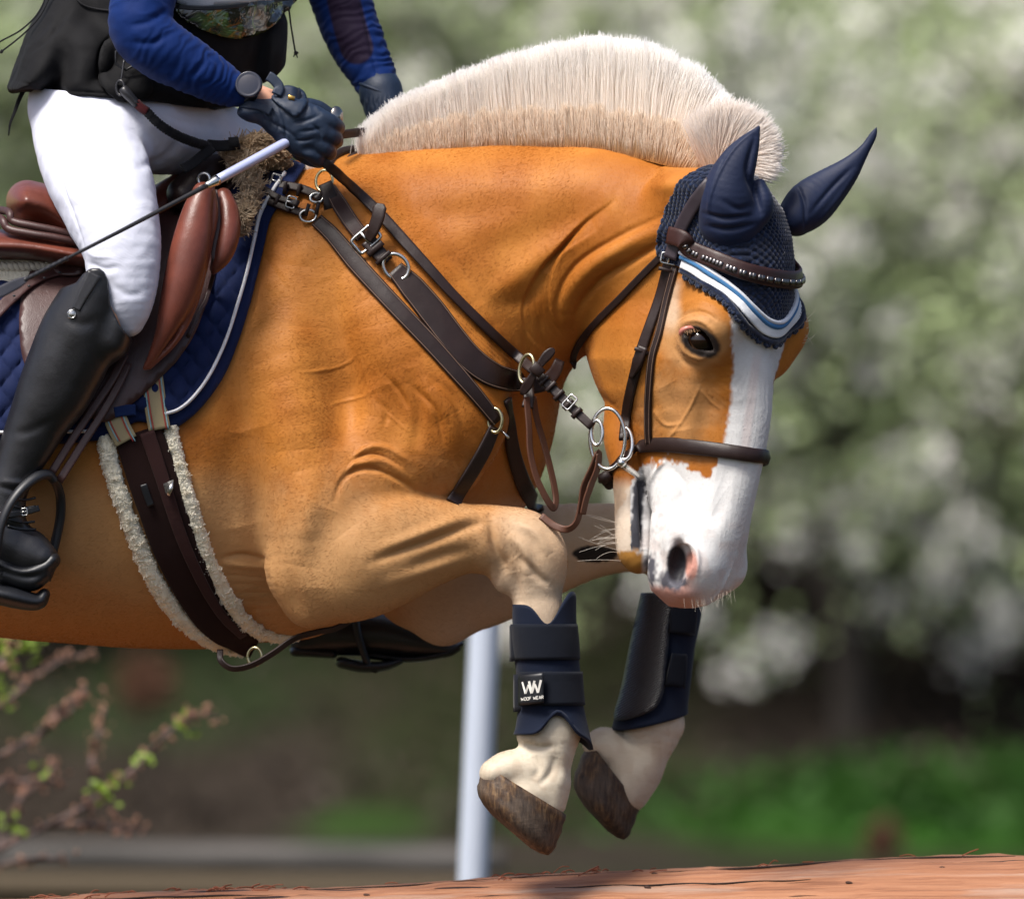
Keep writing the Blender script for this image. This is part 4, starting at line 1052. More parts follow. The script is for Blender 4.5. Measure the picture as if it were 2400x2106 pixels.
# ---------------------------------------------------------------- leg boots
def leg_boot(shape, root, lab):
    pass
def profile_shell(name, rows, mat, parent, w, seg=40, thick=5, notch=None, bot=None, dr=0.8, top=None):
    """tube with its own outline: rows of left x, right x, y"""
    rows = np.array(rows, float); q = catmull(rows, 5); V = []
    for l, r, y in q:
        c = (l + r) / 2; a = (r - l) / 2
        for i in range(seg):
            t = 2 * math.pi * i / seg
            V.append([c + a * math.cos(t), y, w - a * dr * math.sin(t)])
    V = np.array(V); n = len(q)
    # shape the rims
    ang = np.array([2 * math.pi * i / seg for i in range(seg)])
    if top is not None:
        for j in range(n):
            fall = max(0, 1 - j / (n * .28)); V[j * seg:(j + 1) * seg, 1] += top(ang) * fall
    if bot is not None:
        for j in range(n):
            fall = max(0, 1 - (n - 1 - j) / (n * .28)); V[j * seg:(j + 1) * seg, 1] += bot(ang) * fall
    F = [(j * seg + i, j * seg + (i + 1) % seg, (j + 1) * seg + (i + 1) % seg, (j + 1) * seg + i) for j in range(n - 1) for i in range(seg)]
    mb = MB(); mb.add(V, F); o = mb.build(name, mat, parent)
    md = o.modifiers.new('t', 'SOLIDIFY'); md.thickness = thick * S; md.offset = 1
    return o
STRAPM = fabric('elastic_strap', (.004, .006, .012), .9, weave=1500, wr=30, wstr=.2)
nb_ = empty('tendon_boot', (1275, 1600, -250), 'navy neoprene brushing boot with WOOF WEAR patch on the near foreleg', 'leg boot')
def vee(c, wd, dep): return lambda a: dep * np.exp(-((np.angle(np.exp(1j * (a - c)))) / wd) ** 2)
f1 = vee(math.radians(84), .42, 46); f2 = vee(math.radians(25), .5, -30)
g1 = vee(math.radians(82), .36, -56); g2 = vee(math.radians(-10), .7, 36)
profile_shell('boot_shell', [(1208, 1344, 1416), (1208, 1344, 1460), (1212, 1350, 1540), (1220, 1356, 1600), (1220, 1362, 1660), (1216, 1374, 1700), (1210, 1384, 1722)], NAVYN, nb_, -250, 60, 7, top=lambda a: f1(a) + f2(a), bot=lambda a: g1(a) + g2(a), dr=.86)
bshell = nb_.children[0]
profile_shell('strap', [(1202, 1348, 1462), (1204, 1352, 1505), (1208, 1354, 1545)], STRAPM, nb_, -250, 50, 6, dr=.92)
profile_shell('strap', [(1215, 1360, 1573), (1217, 1362, 1610), (1218, 1366, 1652)], STRAPM, nb_, -250, 50, 6, dr=.92)
def cyl_w(x, l, r, w, dr): c = (l + r) / 2; a = (r - l) / 2; return w - a * dr * math.sqrt(max(0, 1 - ((x - c) / a) ** 2))
# free ends of the straps, stitched down past the leg's edge
for y0, y1, x0, x1, l, r in ((1466, 1550, 1197, 1214, 1206, 1352), (1580, 1668, 1206, 1222, 1216, 1362)):
    mb = MB(); V = []; nn = 8
    for j in range(6):
        for i in range(nn):
            x = x0 + (x1 + 14 - x0) * i / (nn - 1); y = y0 + (y1 - y0) * j / 5 + (x - x0) * -.12
            V.append((x, y, -250 - 6 - 30 * (i / (nn - 1)) ** .6))
    mb.add(V, [(j * nn + i, j * nn + i + 1, (j + 1) * nn + i + 1, (j + 1) * nn + i) for j in range(5) for i in range(nn - 1)])
    o = mb.build('strap_tab', STRAPM, nb_); md = o.modifiers.new('t', 'SOLIDIFY'); md.thickness = 7 * S; md.offset = 0
# rubber logo patch
def curved_patch(mb, x0, x1, y0, y1, off, l, r, dr, skew=0, n=10, rim=0):
    V = []
    for j in range(n + 1):
        for i in range(n + 1):
            x = x0 + (x1 - x0) * i / n; y = y0 + (y1 - y0) * j / n + (x - x0) * skew
            e = min(i, n - i, j, n - j) / n
            V.append((x + j * rim, y, cyl_w(x, l, r, -250, dr) - off))
    mb.add(V, [(j * (n + 1) + i, j * (n + 1) + i + 1, (j + 1) * (n + 1) + i + 1, (j + 1) * (n + 1) + i) for j in range(n) for i in range(n)])
mb = MB(); curved_patch(mb, 1217, 1274, 1582, 1652, 16, 1212, 1368, .92, -.10)
pt = mb.build('logo_patch', BLKR, nb_); md = pt.modifiers.new('t', 'SOLIDIFY'); md.thickness = 6 * S; md.offset = 0
LOGO = node_mat('logo_print', (.62, .60, .55), .6)[0]
def pl(x, y, off=20.5):   # point on the patch; x, y in picture units before the skew
    return (x, y - (x - 1217) * .10, cyl_w(x, 1212, 1368, -250, .92) - off)
mb = MB()
def bar(a, b, w0=4.2, w1=None):
    a3 = np.array(pl(*a)); b3 = np.array(pl(*b)); d = b3 - a3; n_ = np.array([-.25, 0, -1.]); s_ = np.cross(d, n_); s_ /= np.linalg.norm(s_)
    w1 = w1 or w0
    V = [a3 - s_ * w0 / 2, a3 + s_ * w0 / 2, b3 + s_ * w1 / 2, b3 - s_ * w1 / 2]; V += [v - n_ * -1.2 for v in V]
    mb.add(V, [(0, 1, 2, 3), (7, 6, 5, 4), (0, 4, 5, 1), (1, 5, 6, 2), (2, 6, 7, 3), (3, 7, 4, 0)])
for dx in (0, 15):
    bar((1225 + dx, 1598), (1232 + dx, 1626), 5.5, 5); bar((1232 + dx, 1626), (1239 + dx, 1606), 4.5); bar((1239 + dx, 1606), (1246 + dx, 1627), 4.5, 5); bar((1246 + dx, 1627), (1253 + dx, 1598), 5, 5.5)
mb.build('logo_letters', LOGO, pt, smooth=False)
GL = {'W': [((0, 0), (.25, 1)), ((.25, 1), (.5, .3)), ((.5, .3), (.75, 1)), ((.75, 1), (1, 0))], 'O': [((.2, 0), (.8, 0)), ((.8, 0), (1, .3)), ((1, .3), (1, .7)), ((1, .7), (.8, 1)), ((.8, 1), (.2, 1)), ((.2, 1), (0, .7)), ((0, .7), (0, .3)), ((0, .3), (.2, 0))],
      'F': [((0, 0), (0, 1)), ((0, 0), (.9, 0)), ((0, .5), (.75, .5))], 'E': [((0, 0), (0, 1)), ((0, 0), (.9, 0)), ((0, .5), (.8, .5)), ((0, 1), (.9, 1))], 'A': [((0, 1), (.5, 0)), ((.5, 0), (1, 1)), ((.2, .65), (.8, .65))],
      'R': [((0, 0), (0, 1)), ((0, 0), (.8, 0)), ((.8, 0), (.9, .25)), ((.9, .25), (.8, .5)), ((.8, .5), (0, .5)), ((.45, .5), (.95, 1))]}
mb = MB(); cx = 1221.5
for ch in 'WOOF WEAR':
    if ch == ' ': cx += 3.2; continue
    wch = 6.2 if ch == 'W' else 4.6
    for a, b in GL[ch]: bar((cx + a[0] * wch, 1635 + a[1] * 7), (cx + b[0] * wch, 1635 + b[1] * 7), 1.5)
    cx += wch + 1.3
mb.build('logo_text', LOGO, pt, smooth=False)

fb_ = empty('tendon_boot', (1545, 1600, FW), 'navy brushing boot with ribbed black strike pad on the far foreleg below the muzzle', 'leg boot')
def tilt_rows(): return [(1512, 1642, 1398), (1504, 1636, 1450), (1486, 1622, 1520), (1470, 1612, 1600), (1452, 1606, 1655), (1440, 1606, 1690)]
profile_shell('boot_shell', tilt_rows(), NAVYN, fb_, FW, 50, 7, bot=lambda a: 22 * np.cos(a - math.radians(150)), top=lambda a: vee(math.radians(20), .6, -8)(a), dr=.86)
def shell_w(x, y):
    r = np.array(tilt_rows()); l = np.interp(y, r[:, 2], r[:, 0]); rr = np.interp(y, r[:, 2], r[:, 1])
    c = (l + rr) / 2; a = (rr - l) / 2 + 6
    return FW - a * .86 * math.sqrt(max(0.02, 1 - ((x - c) / a) ** 2))
rib_m, rn, rl, rb = node_mat('ribbed_rubber', (.010, .012, .018), .38, spec=.5)
wv = rn.new('ShaderNodeTexWave'); wv.inputs['Scale'].default_value = 95; wv.wave_profile = 'SIN'; rl.new(coords(rib_m.node_tree, rot=(0, .55, 0)), wv.inputs['Vector']); wv.bands_direction = 'Z'
bump(rib_m.node_tree, rb, wv.outputs['Fac'], .8, .002)
def poly_patch(poly, wf, sp=8, grid=True):
    poly = np.array(poly, float)
    lo = poly.min(0); hi = poly.max(0)
    pts = [tuple(p) for p in poly]; ed = [(i, (i + 1) % len(poly)) for i in range(len(poly))]
    gx, gy = np.meshgrid(np.arange(lo[0], hi[0], sp), np.arange(lo[1], hi[1], sp))
    gx = gx + (np.arange(gx.shape[0])[:, None] % 2) * sp * .5
    g = np.stack([gx.ravel(), gy.ravel()], 1)
    x, y = g.T; ins = np.zeros(len(g), bool); j = len(poly) - 1
    for i in range(len(poly)):
        a, b = poly[i], poly[j]
        c = ((a[1] > y) != (b[1] > y)) & (x < (b[0] - a[0]) * (y - a[1]) / (b[1] - a[1] + 1e-12) + a[0]); ins ^= c; j = i
    d, _ = seg_dist(x, y, np.vstack([poly, poly[:1]])); g = g[ins & (d > sp * .45)]
    allp = [Vector(p) for p in pts] + [Vector(p) for p in g]
    vv, ee, ff, *_ = delaunay_2d_cdt(allp, ed, [], 1, 1e-4)
    xy = np.array([tuple(v) for v in vv]); W = wf(xy)
    F = []
    for f in ff:
        a, b, c = [xy[i] for i in f[:3]]
        F.append(tuple(f) if (b[0] - a[0]) * (c[1] - a[1]) - (b[1] - a[1]) * (c[0] - a[0]) > 0 else tuple(reversed(f)))
    de, _ = seg_dist(xy[:, 0], xy[:, 1], np.vstack([poly, poly[:1]]))
    return np.column_stack([xy, W]), F, de
def round_poly(path, n=5):
    p = np.array(path, float); q = catmull(np.vstack([p, p[:1]]), n)[:-1]; return q
def sheet(name, poly, wf, mat, parent, thick=6, sp=8, smooth_poly=True, edge_drop=0, puff=None):
    poly = round_poly(poly) if smooth_poly else poly
    V, F, de = poly_patch(poly, wf, sp)
    if edge_drop: V[:, 2] += edge_drop * np.clip(1 - de / 14, 0, 1) ** 2
    if puff is not None: V[:, 2] -= puff(V, de)
    mb = MB(); mb.add(V, F); o = mb.build(name, mat, parent)
    md = o.modifiers.new('t', 'SOLIDIFY'); md.thickness = thick * S; md.offset = -1
    return o
sheet('strike_pad', [(1508, 1390), (1572, 1398), (1568, 1460), (1560, 1550), (1552, 1620), (1530, 1660), (1480, 1682), (1448, 1686), (1446, 1668), (1462, 1610), (1484, 1500)],
      lambda xy: np.array([shell_w(x, y) - 10 for x, y in xy]), rib_m, fb_, 7, edge_drop=5)
mb = MB(); e1 = [(1566, 1398), (1561, 1460), (1553, 1550), (1545, 1615), (1525, 1652), (1480, 1673), (1452, 1677)]
for o_ in (0, -11):
    q = catmull(e1, 6); q = q + [o_, o_ * .4]; mb.tube([(x, y, shell_w(x, y) - 13) for x, y in q], 2.6, 6)
mb.build('pad_rim', BLKR, fb_)
for y0, y1 in ((1405, 1488), (1530, 1612)):
    sheet('strap', [(1574, y0), (1606, y0 + 2), (1634 - (y0 - 1400) * .2, y0 + 8), (1628 - (y0 - 1400) * .2, y1), (1600, y1 - 4), (1568 - (y0 - 1400) * .08, y1 - 8)], lambda xy: np.array([shell_w(x, y) - 9 for x, y in xy]), STRAPM, fb_, 6, smooth_poly=False)
# ---------------------------------------------------------------- short coat over the near side
def coat_hair():
    n = 60000 if DRAFT else 170000
    q = hq; v = hv
    fc = v[q].mean(1); nn = HN[q].mean(1); nn /= np.maximum(np.linalg.norm(nn, axis=1), 1e-6)[:, None]
    ar = np.linalg.norm(np.cross(v[q[:, 2]] - v[q[:, 0]], v[q[:, 3]] - v[q[:, 1]]), axis=1)
    vis = (nn[:, 2] < .45) & (fc[:, 0] > -60) & (fc[:, 0] < 1930) & (fc[:, 1] > 325)
    x, y, w = fc.T
    sad = (x < np.interp(y, [400, 520, 650, 815, 890, 950, 1010, 1030], [640, 606, 574, 524, 490, 445, 370, 150])) & (y < 1030)                      # under pad and flap
    shell = (y > 1450) & (y < 1660) & (x > 1190) & (x < 1650)
    bon = (y < edge_y_pre(fc)) & (x > 1560) & (w < 60)
    pr = ar * vis * ~sad * ~shell * ~bon
    j = RNG.choice(len(q), n, p=pr / pr.sum())
    a, b = RNG.random((2, n, 1))
    P4 = v[q[j]]; root = (P4[:, 0] * (1 - a) + P4[:, 1] * a) * (1 - b) + (P4[:, 3] * (1 - a) + P4[:, 2] * a) * b
    N = nn[j]; x, y, w = root.T
    D = np.tile([-1., .45, 0], (n, 1))
    def put(dv, k):
        nonlocal D; D = D * (1 - k[:, None]) + np.array(dv, float) * k[:, None]
    put((-.7, .75, 0), sstep(900, 1100, x) * sstep(1000, 800, y))
    put((.9, .25, 0), sstep(720, 860, x) * sstep(1100, 1180, y) * (x < 1180))
    put((.15, 1, 0), sstep(1180, 1230, x) * sstep(1180, 1260, y))
    put((-.1, 1, 0), ((w < -150) & (x > 1350) & (y < 1440)).astype(float))
    put((.2, 1, 0), (y > 1660).astype(float))
    sw = np.stack([vnoise(root, 120, 61) - .5, vnoise(root, 120, 62) - .5, vnoise(root, 60, 63) - .5], 1)
    D = D + sw * .45 + RNG.standard_normal((n, 3)) * .10
    D -= N * (D * N).sum(1)[:, None]; D /= np.maximum(np.linalg.norm(D, axis=1), 1e-6)[:, None]
    L = (4.2 + 1.5 * vnoise(root, 80, 64)) * (.7 + .6 * RNG.random(n)); L = np.where((w < -150) & (x > 1350) & (y < 1440), L * .7, L)
    s_ = np.linspace(0, 1, 4)[None, :, None]
    lift = .06 + .07 * RNG.random(n)[:, None, None]
    pts = root[:, None] + (D[:, None] * s_ + N[:, None] * lift * s_ * (1.4 - .7 * s_)) * L[:, None, None]
    col = hc[q[j]].mean(1) * (1.0 + .07 * RNG.random(n)[:, None])
    m = hair_mat('coat_hair', [(0, (.9, .88, .85)), (1, (1, 1, 1))], .55, tint=True, var=.05)
    m.node_tree.nodes['Principled BSDF'].inputs['Specular IOR Level'].default_value = .10
    hair('coat_hairs', pts, (.26, .12), m, horse, np.clip(col, 0, 1))['kind'] = 'stuff'
def edge_y_pre(p):
    xm = np.interp(p[:, 1], HY, HXM); dx = p[:, 0] - xm; dw = p[:, 2] - W0
    f = dx * CT - dw * ST; l = -dx * ST - dw * CT
    return np.interp(np.abs(l) + np.maximum(0, -f - 20), [0, 36, 90, 165, 245, 311, 400], [797, 789, 757, 702, 652, 622, 585]) - 20
coat_hair()
# ================================================================ ear bonnet
def to_local(p):
    p = np.atleast_2d(p); xm = np.interp(p[:, 1], HY, HXM)
    dx = p[:, 0] - xm; dw = p[:, 2] - W0
    return dx * CT - dw * ST, p[:, 1], -dx * ST - dw * CT
QK = [0, 36, 90, 165, 245, 311, 400]; QY = [797, 789, 757, 702, 652, 622, 585]
def edge_y(f, l): return np.interp(np.abs(l) + np.maximum(0, -f - 20), QK, QY)
bonnet = empty('ear_bonnet', (1720, 500, -350), 'navy crochet ear bonnet with blue and white cord trim pulled over the horse ears', 'ear bonnet')
f_, y_, l_ = to_local(hv)
sel = (f_ > np.interp(y_, [385, 400, 430, 490, 560, 620, 660], [-20, -60, -120, -205, -254, -262, -262])) & (y_ < edge_y(f_, l_)) & (hv[:, 2] < 60) & (hv[:, 0] > 1500)
fsel = sel[hq].all(1); q_ = hq[fsel]; used = np.unique(q_); rm = np.full(len(hv), -1); rm[used] = np.arange(len(used)); q_ = rm[q_]
bv = hv[used].copy(); bn = HN[used]
bv = relax(bv + bn * 9, q_, 2)
ff, yy, ll = to_local(bv); arc = np.where(np.abs(ff) > -1, ll + ff * .9, 0)
st_ = np.sin(arc * 2 * np.pi / 11 + np.floor(yy / 9) * np.pi) * np.abs(np.sin(yy * np.pi / 9))
bv = bv + bn * (st_ * 2.4)[:, None]
cro, crn, crl, crb = node_mat('crochet_yarn', (.006, .012, .035), .9, spec=.15, sheen=.3); nt = cro.node_tree
cvv = coords(nt); bump(nt, crb, noise(nt, cvv, 900, 3), .4, .001)
vo = crn.new('ShaderNodeTexVoronoi'); vo.inputs['Scale'].default_value = 165; crl.new(cvv, vo.inputs['Vector'])
crl.new(ramp(nt, vo.outputs['Distance'], [(.2, (.010, .020, .055)), (.6, (.003, .007, .022))]), crb.inputs['Base Color'])
bobj = mesh_obj('bonnet_cap', bv, q_, cro, bonnet)
bobj.modifiers.new('t', 'SOLIDIFY').thickness = 3 * S
# open squares of the mesh where skin shows
skin = node_mat('bonnet_gap', (.50, .45, .40), .8)[0]
for r_, (y0, xs) in enumerate([(530, (1836, 1849, 1861)), (544, (1830, 1843, 1856)), (580, (1846, 1858, 1868)), (594, (1828, 1841, 1853)), (606, (1842, 1853))]):
    for x in xs:
        w_, nr = surf(x, y0)
        if w_ is None: continue
        c = np.array([x, y0, w_]) + nr * 11.5
        mb = MB(); mb.box(c, (3.4, 3.6, .6), np.cross(nr, (0, 1, 0)), (0, 1, 0), .2); mb.build('mesh_gap', skin, bobj)
def trim_path(dy, off, q0=310, step=10):
    near = []
    for q in np.arange(0, q0, step):
        l = q if q <= 90 else np.interp(q, [90, 165, 245, 311], [90, 120, 130, 130])
        f = -20 * (q / 90) ** 2 if q <= 90 else -(q - l) - 20
        y = float(np.interp(q, QK, QY)) + dy
        x, _, _ = head_pt(f, y, l)
        w_, nr = surf(x, y)
        if w_ is None: continue
        p = np.array([x, y, w_]) + nr * off; near.append((p, nr))
    P_ = np.array([a for a, b in near]); N_ = np.array([b for a, b in near])
    N_[:, 2] -= .3; N_ /= np.linalg.norm(N_, axis=1)[:, None]
    f, y, l = to_local(P_); M = np.array([head_pt(a, b, -max(c, 0)) for a, b, c in zip(f, y, l)])
    nf = N_[:, 0] * CT - N_[:, 2] * ST; nl = -N_[:, 0] * ST - N_[:, 2] * CT
    NM = np.stack([CT * nf + ST * nl, N_[:, 1], -ST * nf + CT * nl], 1)
    m = l > 6
    return np.vstack([P_[::-1], M[m]]), np.vstack([N_[::-1], NM[m]])
def smooth_path(p, it=3):
    for _ in range(it): p[1:-1] = p[1:-1] * .5 + (p[:-2] + p[2:]) * .25
    return p
WH = fabric('white_ribbon', (.72, .74, .76), .7, wr=60); BL = fabric('blue_cord', (.045, .16, .34), .7); WH2 = fabric('white_cord', (.68, .70, .74), .7)
def trim(name, dy, off, wd, th, mat, raised=0, q0=300):
    p, n_ = trim_path(dy, off, q0); p = smooth_path(p); mb = MB(); mb.strap(p, n_, wd, th, raised=raised); return mb.build(name, mat, bonnet)
trim('white_ribbon', -15, 15, 22, 6, WH)
trim('blue_cord', -31, 16, 12, 8, BL, .8)
trim('white_cord', -41, 16, 10, 8, WH2, .8)
p, n_ = trim_path(6, 9, 300, 5); mb = MB(); acc = 0
for i in range(1, len(p)):
    acc += np.linalg.norm(p[i] - p[i - 1])
    if acc > 21:
        acc = 0
        for k_ in range(5):
            a = math.pi * (k_ / 4); t = p[i] - p[i - 1]; t /= np.linalg.norm(t); dn = np.cross(t, n_[i]); dn = dn if dn[1] > 0 else -dn
            mb.blob(p[i] + t * math.cos(a) * 8 + dn * (math.sin(a) * 9 + 3) + n_[i] * 2, (5.5, 5.5, 5), 8, 6)
        mb.blob(p[i] + dn * 4, (8, 8, 6), 8, 6)
mb.tube(p + n_ * 1 + np.array([0, -2, 0]), 8, 8); mb.build('scalloped_edge', cro, bonnet)
EARM = fabric('navy_stretch_cloth', (.0025, .009, .038), .62, wr=18, wstr=.35, sheen=.25, spec=.35)
def ear(F_, name='ear_cover'):
    v, q = F_.mesh(5 if DRAFT else 3); v = relax(v, q, 3); return v, q
E1 = Field(); we = -462
E1.sweep([(1712, 512, we + 20, 78, 56), (1706, 470, we, 66, 52), (1712, 425, we - 10, 54, 40), (1732, 378, we - 14, 42, 28), (1755, 338, we - 14, 25, 17), (1774, 306, we - 10, 8, 7), (1779, 297, we - 8, 3, 3)], k=14)
E1.sweep([(1782, 430, we + 4, 12, 14), (1792, 470, we, 20, 22), (1782, 505, we + 6, 24, 26), (1735, 528, we, 20, 20)], k=16)
v, q = ear(E1); n_ = normals(v, q); n_ = n_ if n_[:, 2][v[:, 2] < we - 30].mean() < 0 else -n_
def press(v, n_, path, r, amp):
    d, t = seg_dist(v[:, 0], v[:, 1], catmull(path, 5)); k_ = np.exp(-(d / r) ** 2) * amp * np.clip(.3 - n_[:, 2], 0, 1) * np.sin(np.pi * np.clip(t, .03, .97)) ** .6
    v += n_ * k_[:, None]
press(v, n_, [(1770, 320), (1752, 400), (1768, 450), (1784, 500)], 7, -9); press(v, n_, [(1690, 380), (1665, 450), (1660, 510)], 5, 3)
press(v, n_, [(1650, 500), (1700, 512), (1760, 505)], 6, -6); press(v, n_, [(1655, 530), (1710, 538), (1770, 525)], 6, -5); press(v, n_, [(1690, 470), (1730, 490), (1765, 480)], 8, -4)
press(v, n_, [(1775, 300), (1720, 350), (1680, 420), (1658, 490)], 3, 3)
mesh_obj('ear_cover', v, q, EARM, bonnet)
E2 = Field(); we = -215
E2.sweep([(1866, 508, we - 20, 46, 52), (1898, 478, we - 10, 56, 46), (1940, 442, we, 46, 32), (1982, 404, we, 31, 22), (2010, 372, we, 19, 14), (2030, 345, we, 12, 10), (2046, 318, we, 9, 7), (2054, 300, we, 3, 3)], k=12)
v, q = ear(E2); n_ = normals(v, q); n_ = n_ if n_[:, 2][v[:, 2] < we - 30].mean() < 0 else -n_
press(v, n_, [(1868, 432), (1886, 480), (1888, 545)], 5, -6); press(v, n_, [(1900, 500), (1950, 440), (2000, 390)], 6, -5); press(v, n_, [(1900, 540), (1960, 470), (2010, 400)], 6, 3)
mesh_obj('ear_cover', v, q, EARM, bonnet)

# ================================================================ saddle pad, saddle, girth
def horse_w(off, fb=-380):
    def f(xy):
        out = []
        for x, y in xy:
            w_, n_ = surf(x, y); out.append((w_ - off * (1 + .5 * (1 - min(1, abs(n_[2]))))) if w_ is not None else np.nan)
        out = np.array(out); ok = ~np.isnan(out)
        if not ok.all():
            for i in np.nonzero(~ok)[0]:
                d = np.hypot(*(xy[ok] - xy[i]).T); out[i] = out[ok][d.argmin()] + d.min() * .6
        return out
    return f
def quilt(V, de):
    a = (V[:, 0] + V[:, 1] * .8) * math.pi / 56; b = (V[:, 0] - V[:, 1] * .8) * math.pi / 56
    return 14 * (np.abs(np.sin(a) * np.sin(b))) ** .4 * np.clip((de - 22) / 10, 0, 1)
pad = empty('saddle_pad', (380, 800, -380), 'quilted navy saddle pad with white piping lying under the saddle', 'saddle pad')
PADM = fabric('quilted_navy_cotton', (.003, .010, .052), .8, weave=1400, wr=30, wstr=.2)
padpoly = [(716, 392), (690, 430), (655, 480), (632, 520), (618, 580), (600, 650), (578, 730), (550, 815), (515, 890), (472, 950), (430, 988), (396, 1006), (380, 1004), (330, 985), (290, 1000), (262, 1022), (200, 1032), (60, 1040), (-120, 1030), (-300, 980), (-420, 860), (-430, 640), (-300, 560), (-60, 560), (200, 520), (420, 440), (560, 380), (650, 372)]
sheet('pad_panel', padpoly, horse_w(10), PADM, pad, 8, sp=7 if not DRAFT else 12, puff=quilt, edge_drop=4)
PIPE = fabric('white_piping', (.72, .72, .74), .7)
strap_obj('piping', [(668, 404), (640, 446), (610, 500), (596, 560), (578, 640), (556, 715), (528, 800), (492, 876), (455, 928), (420, 958), (386, 970)], 8, PIPE, pad, thick=8, off=28, raised=.8)
strap_obj('piping', [(-420, 1000), (-200, 1012), (0, 1013), (120, 1012), (205, 1010)], 8, PIPE, pad, thick=8, off=28, raised=.8)
FLC = fabric('sheepskin', (.80, .74, .58), .95, weave=500, wr=120, wstr=1.0, sheen=.4)
FLB = fabric('tan_sheepskin', (.40, .28, .17), .95, weave=500, wr=120, wstr=1.0, sheen=.4)
def fleece(name, path, rad, mat, parent, color, off=10, n_h=2600, flat=.8, L=12, grime=None):
    pts, N = drape(path, off, 8, 3)
    r = np.interp(np.linspace(0, 1, len(pts)), np.linspace(0, 1, len(rad)), rad)
    v = []; seg = 16; tg = np.gradient(pts, axis=0); tg /= np.linalg.norm(tg, axis=1)[:, None]; sd = np.cross(tg, N)
    for i in range(len(pts)):
        for k_ in range(seg):
            a = 2 * math.pi * k_ / seg; v.append(pts[i] + (sd[i] * math.cos(a) + N[i] * math.sin(a) * flat) * r[i])
    v = np.array(v); c = np.repeat(pts, seg, 0); dd = v - c; ln = np.linalg.norm(dd, axis=1)[:, None]
    v = c + dd * (1 + (.34 * (vnoise(v, 10, 3) - .5) + .22 * (vnoise(v, 5, 4) - .5))[:, None])
    F = [(i * seg + k_, (i + 1) * seg + k_, (i + 1) * seg + (k_ + 1) % seg, i * seg + (k_ + 1) % seg) for i in range(len(pts) - 1) for k_ in range(seg)]
    F += [tuple(range(seg)), tuple((len(pts) - 1) * seg + k_ for k_ in reversed(range(seg)))]
    o = mesh_obj(name, v, F, mat, parent)
    n_h = n_h // 3 if DRAFT else n_h
    j = RNG.integers(0, len(v), n_h); j2 = np.clip(j + RNG.choice([-1, 1, seg, -seg], n_h), 0, len(v) - 1); u = RNG.random(n_h)[:, None]
    root = v[j] * (1 - u * .5) + v[j2] * u * .5; out = root - c[j]; out /= np.maximum(np.linalg.norm(out, axis=1), 1)[:, None]
    cl = np.stack([vnoise(root, 11, s_) - .5 for s_ in (21, 22, 23)], 1); rd = RNG.standard_normal((n_h, 3)) * .25
    s_ = np.linspace(0, 1, 5)[None, :, None]; Lh = (L * (.6 + .6 * RNG.random(n_h)))[:, None, None]
    curl = np.cross(out, cl)
    h = root[:, None] - out[:, None] * 2 + (out[:, None] * s_ + (cl * 2.6 + rd * 1.6)[:, None] * s_ ** 2 + curl[:, None] * 2.5 * np.sin(s_ * 5)) * Lh
    hair('fleece_curls', h, (1.1, .8), hair_mat('fleece_hair', [(0, tuple(c_ * .8 for c_ in color)), (1, color)], .7, var=.2, glow=.3), o)
    return o
half = empty('half_pad', (640, 380, -200), 'curly tan sheepskin half pad showing in front of and behind the brown saddle', 'half pad')
fleece('fleece_edge', [(545, 385, -150), (575, 358, -140), (610, 348, -130), (645, 362, -120), (675, 378, -100)], [26, 30, 32, 26, 14], FLB, half, (.50, .37, .24), L=14)
fleece('fleece_edge', [(560, 380, -190), (585, 410, -215), (588, 450, -240), (578, 490, -262), (566, 520, -270), (556, 545, -275)], [26, 22, 20, 17, 14, 8], FLB, half, (.48, .38, .27), L=12)
strap_obj('pad_top', [(-60, 640, -300), (0, 640), (60, 636), (110, 640), (170, 650)], 70, FLC, half, thick=30, off=26)
mb = MB()
for k_ in range(14):
    x = -40 + k_ * 13; w_ = (surf(x, 630)[0] or -390) - 45
    mb.tube([(x - 10, 618, w_), (x, 624, w_ - 7), (x + 8, 634, w_ - 3)], [7, 8, 6], 8)
    mb.tube([(x - 10, 650, w_ - 6), (x, 655, w_ - 11), (x + 8, 664, w_ - 6)], [7, 8, 6], 8)
mb.build('rope_stitching', fabric('cream_rope', (.66, .60, .50), .9), half)
gown = (1, 1, 1)
# ---- saddle
saddle = empty('saddle', (300, 640, -350), 'shiny brown jumping saddle with large knee block, under the rider in white breeches', 'saddle')
def solid(F_, name, mat, parent, h=4, it=2, fn=None, color=None):
    v, q = F_.mesh(h * 1.7 if DRAFT else h); v = relax(v, q, it)
    if fn is not None:
        n_ = normals(v, q); ref = v - v.mean(0)
        if (n_ * ref).sum() < 0: n_ = -n_
        v = fn(v, n_)
    return mesh_obj(name, v, q, mat, parent, color=color(v) if color else None)
G = Field()   # seat and cantle
G.sweep([(150, 560, -60, 34, 200), (260, 540, 0, 40, 190), (400, 470, 0, 50, 130), (500, 410, 0, 45, 80), (560, 395, 0, 22, 50)], k=20)
G.sweep([(64, 472, -60, 50, 250), (112, 486, -60, 50, 240), (160, 520, -60, 44, 230)], k=30)
solid(G, 'seat', TAN, saddle, 4, 8)
G = Field()   # panels rolling out under the cantle
G.sweep([(-60, 574, -150, 40, 190), (60, 578, -150, 36, 190), (150, 592, -160, 32, 185), (240, 610, -200, 28, 150)], k=14)
solid(G, 'panel', TAN, saddle, 3.4, 8)
for pth in ([(18, 496, -290), (30, 518, -312), (80, 530, -322), (130, 540, -322), (190, 556, -316)], [(2, 512, -290), (20, 536, -316), (74, 548, -330), (130, 557, -330), (190, 570, -322)]):
    mb = MB(); mb.tube(catmull([(-40, pth[0][1] - 6, -150)] + pth, 8), 9.5, 10); mb.build('welt', TAN2, saddle)
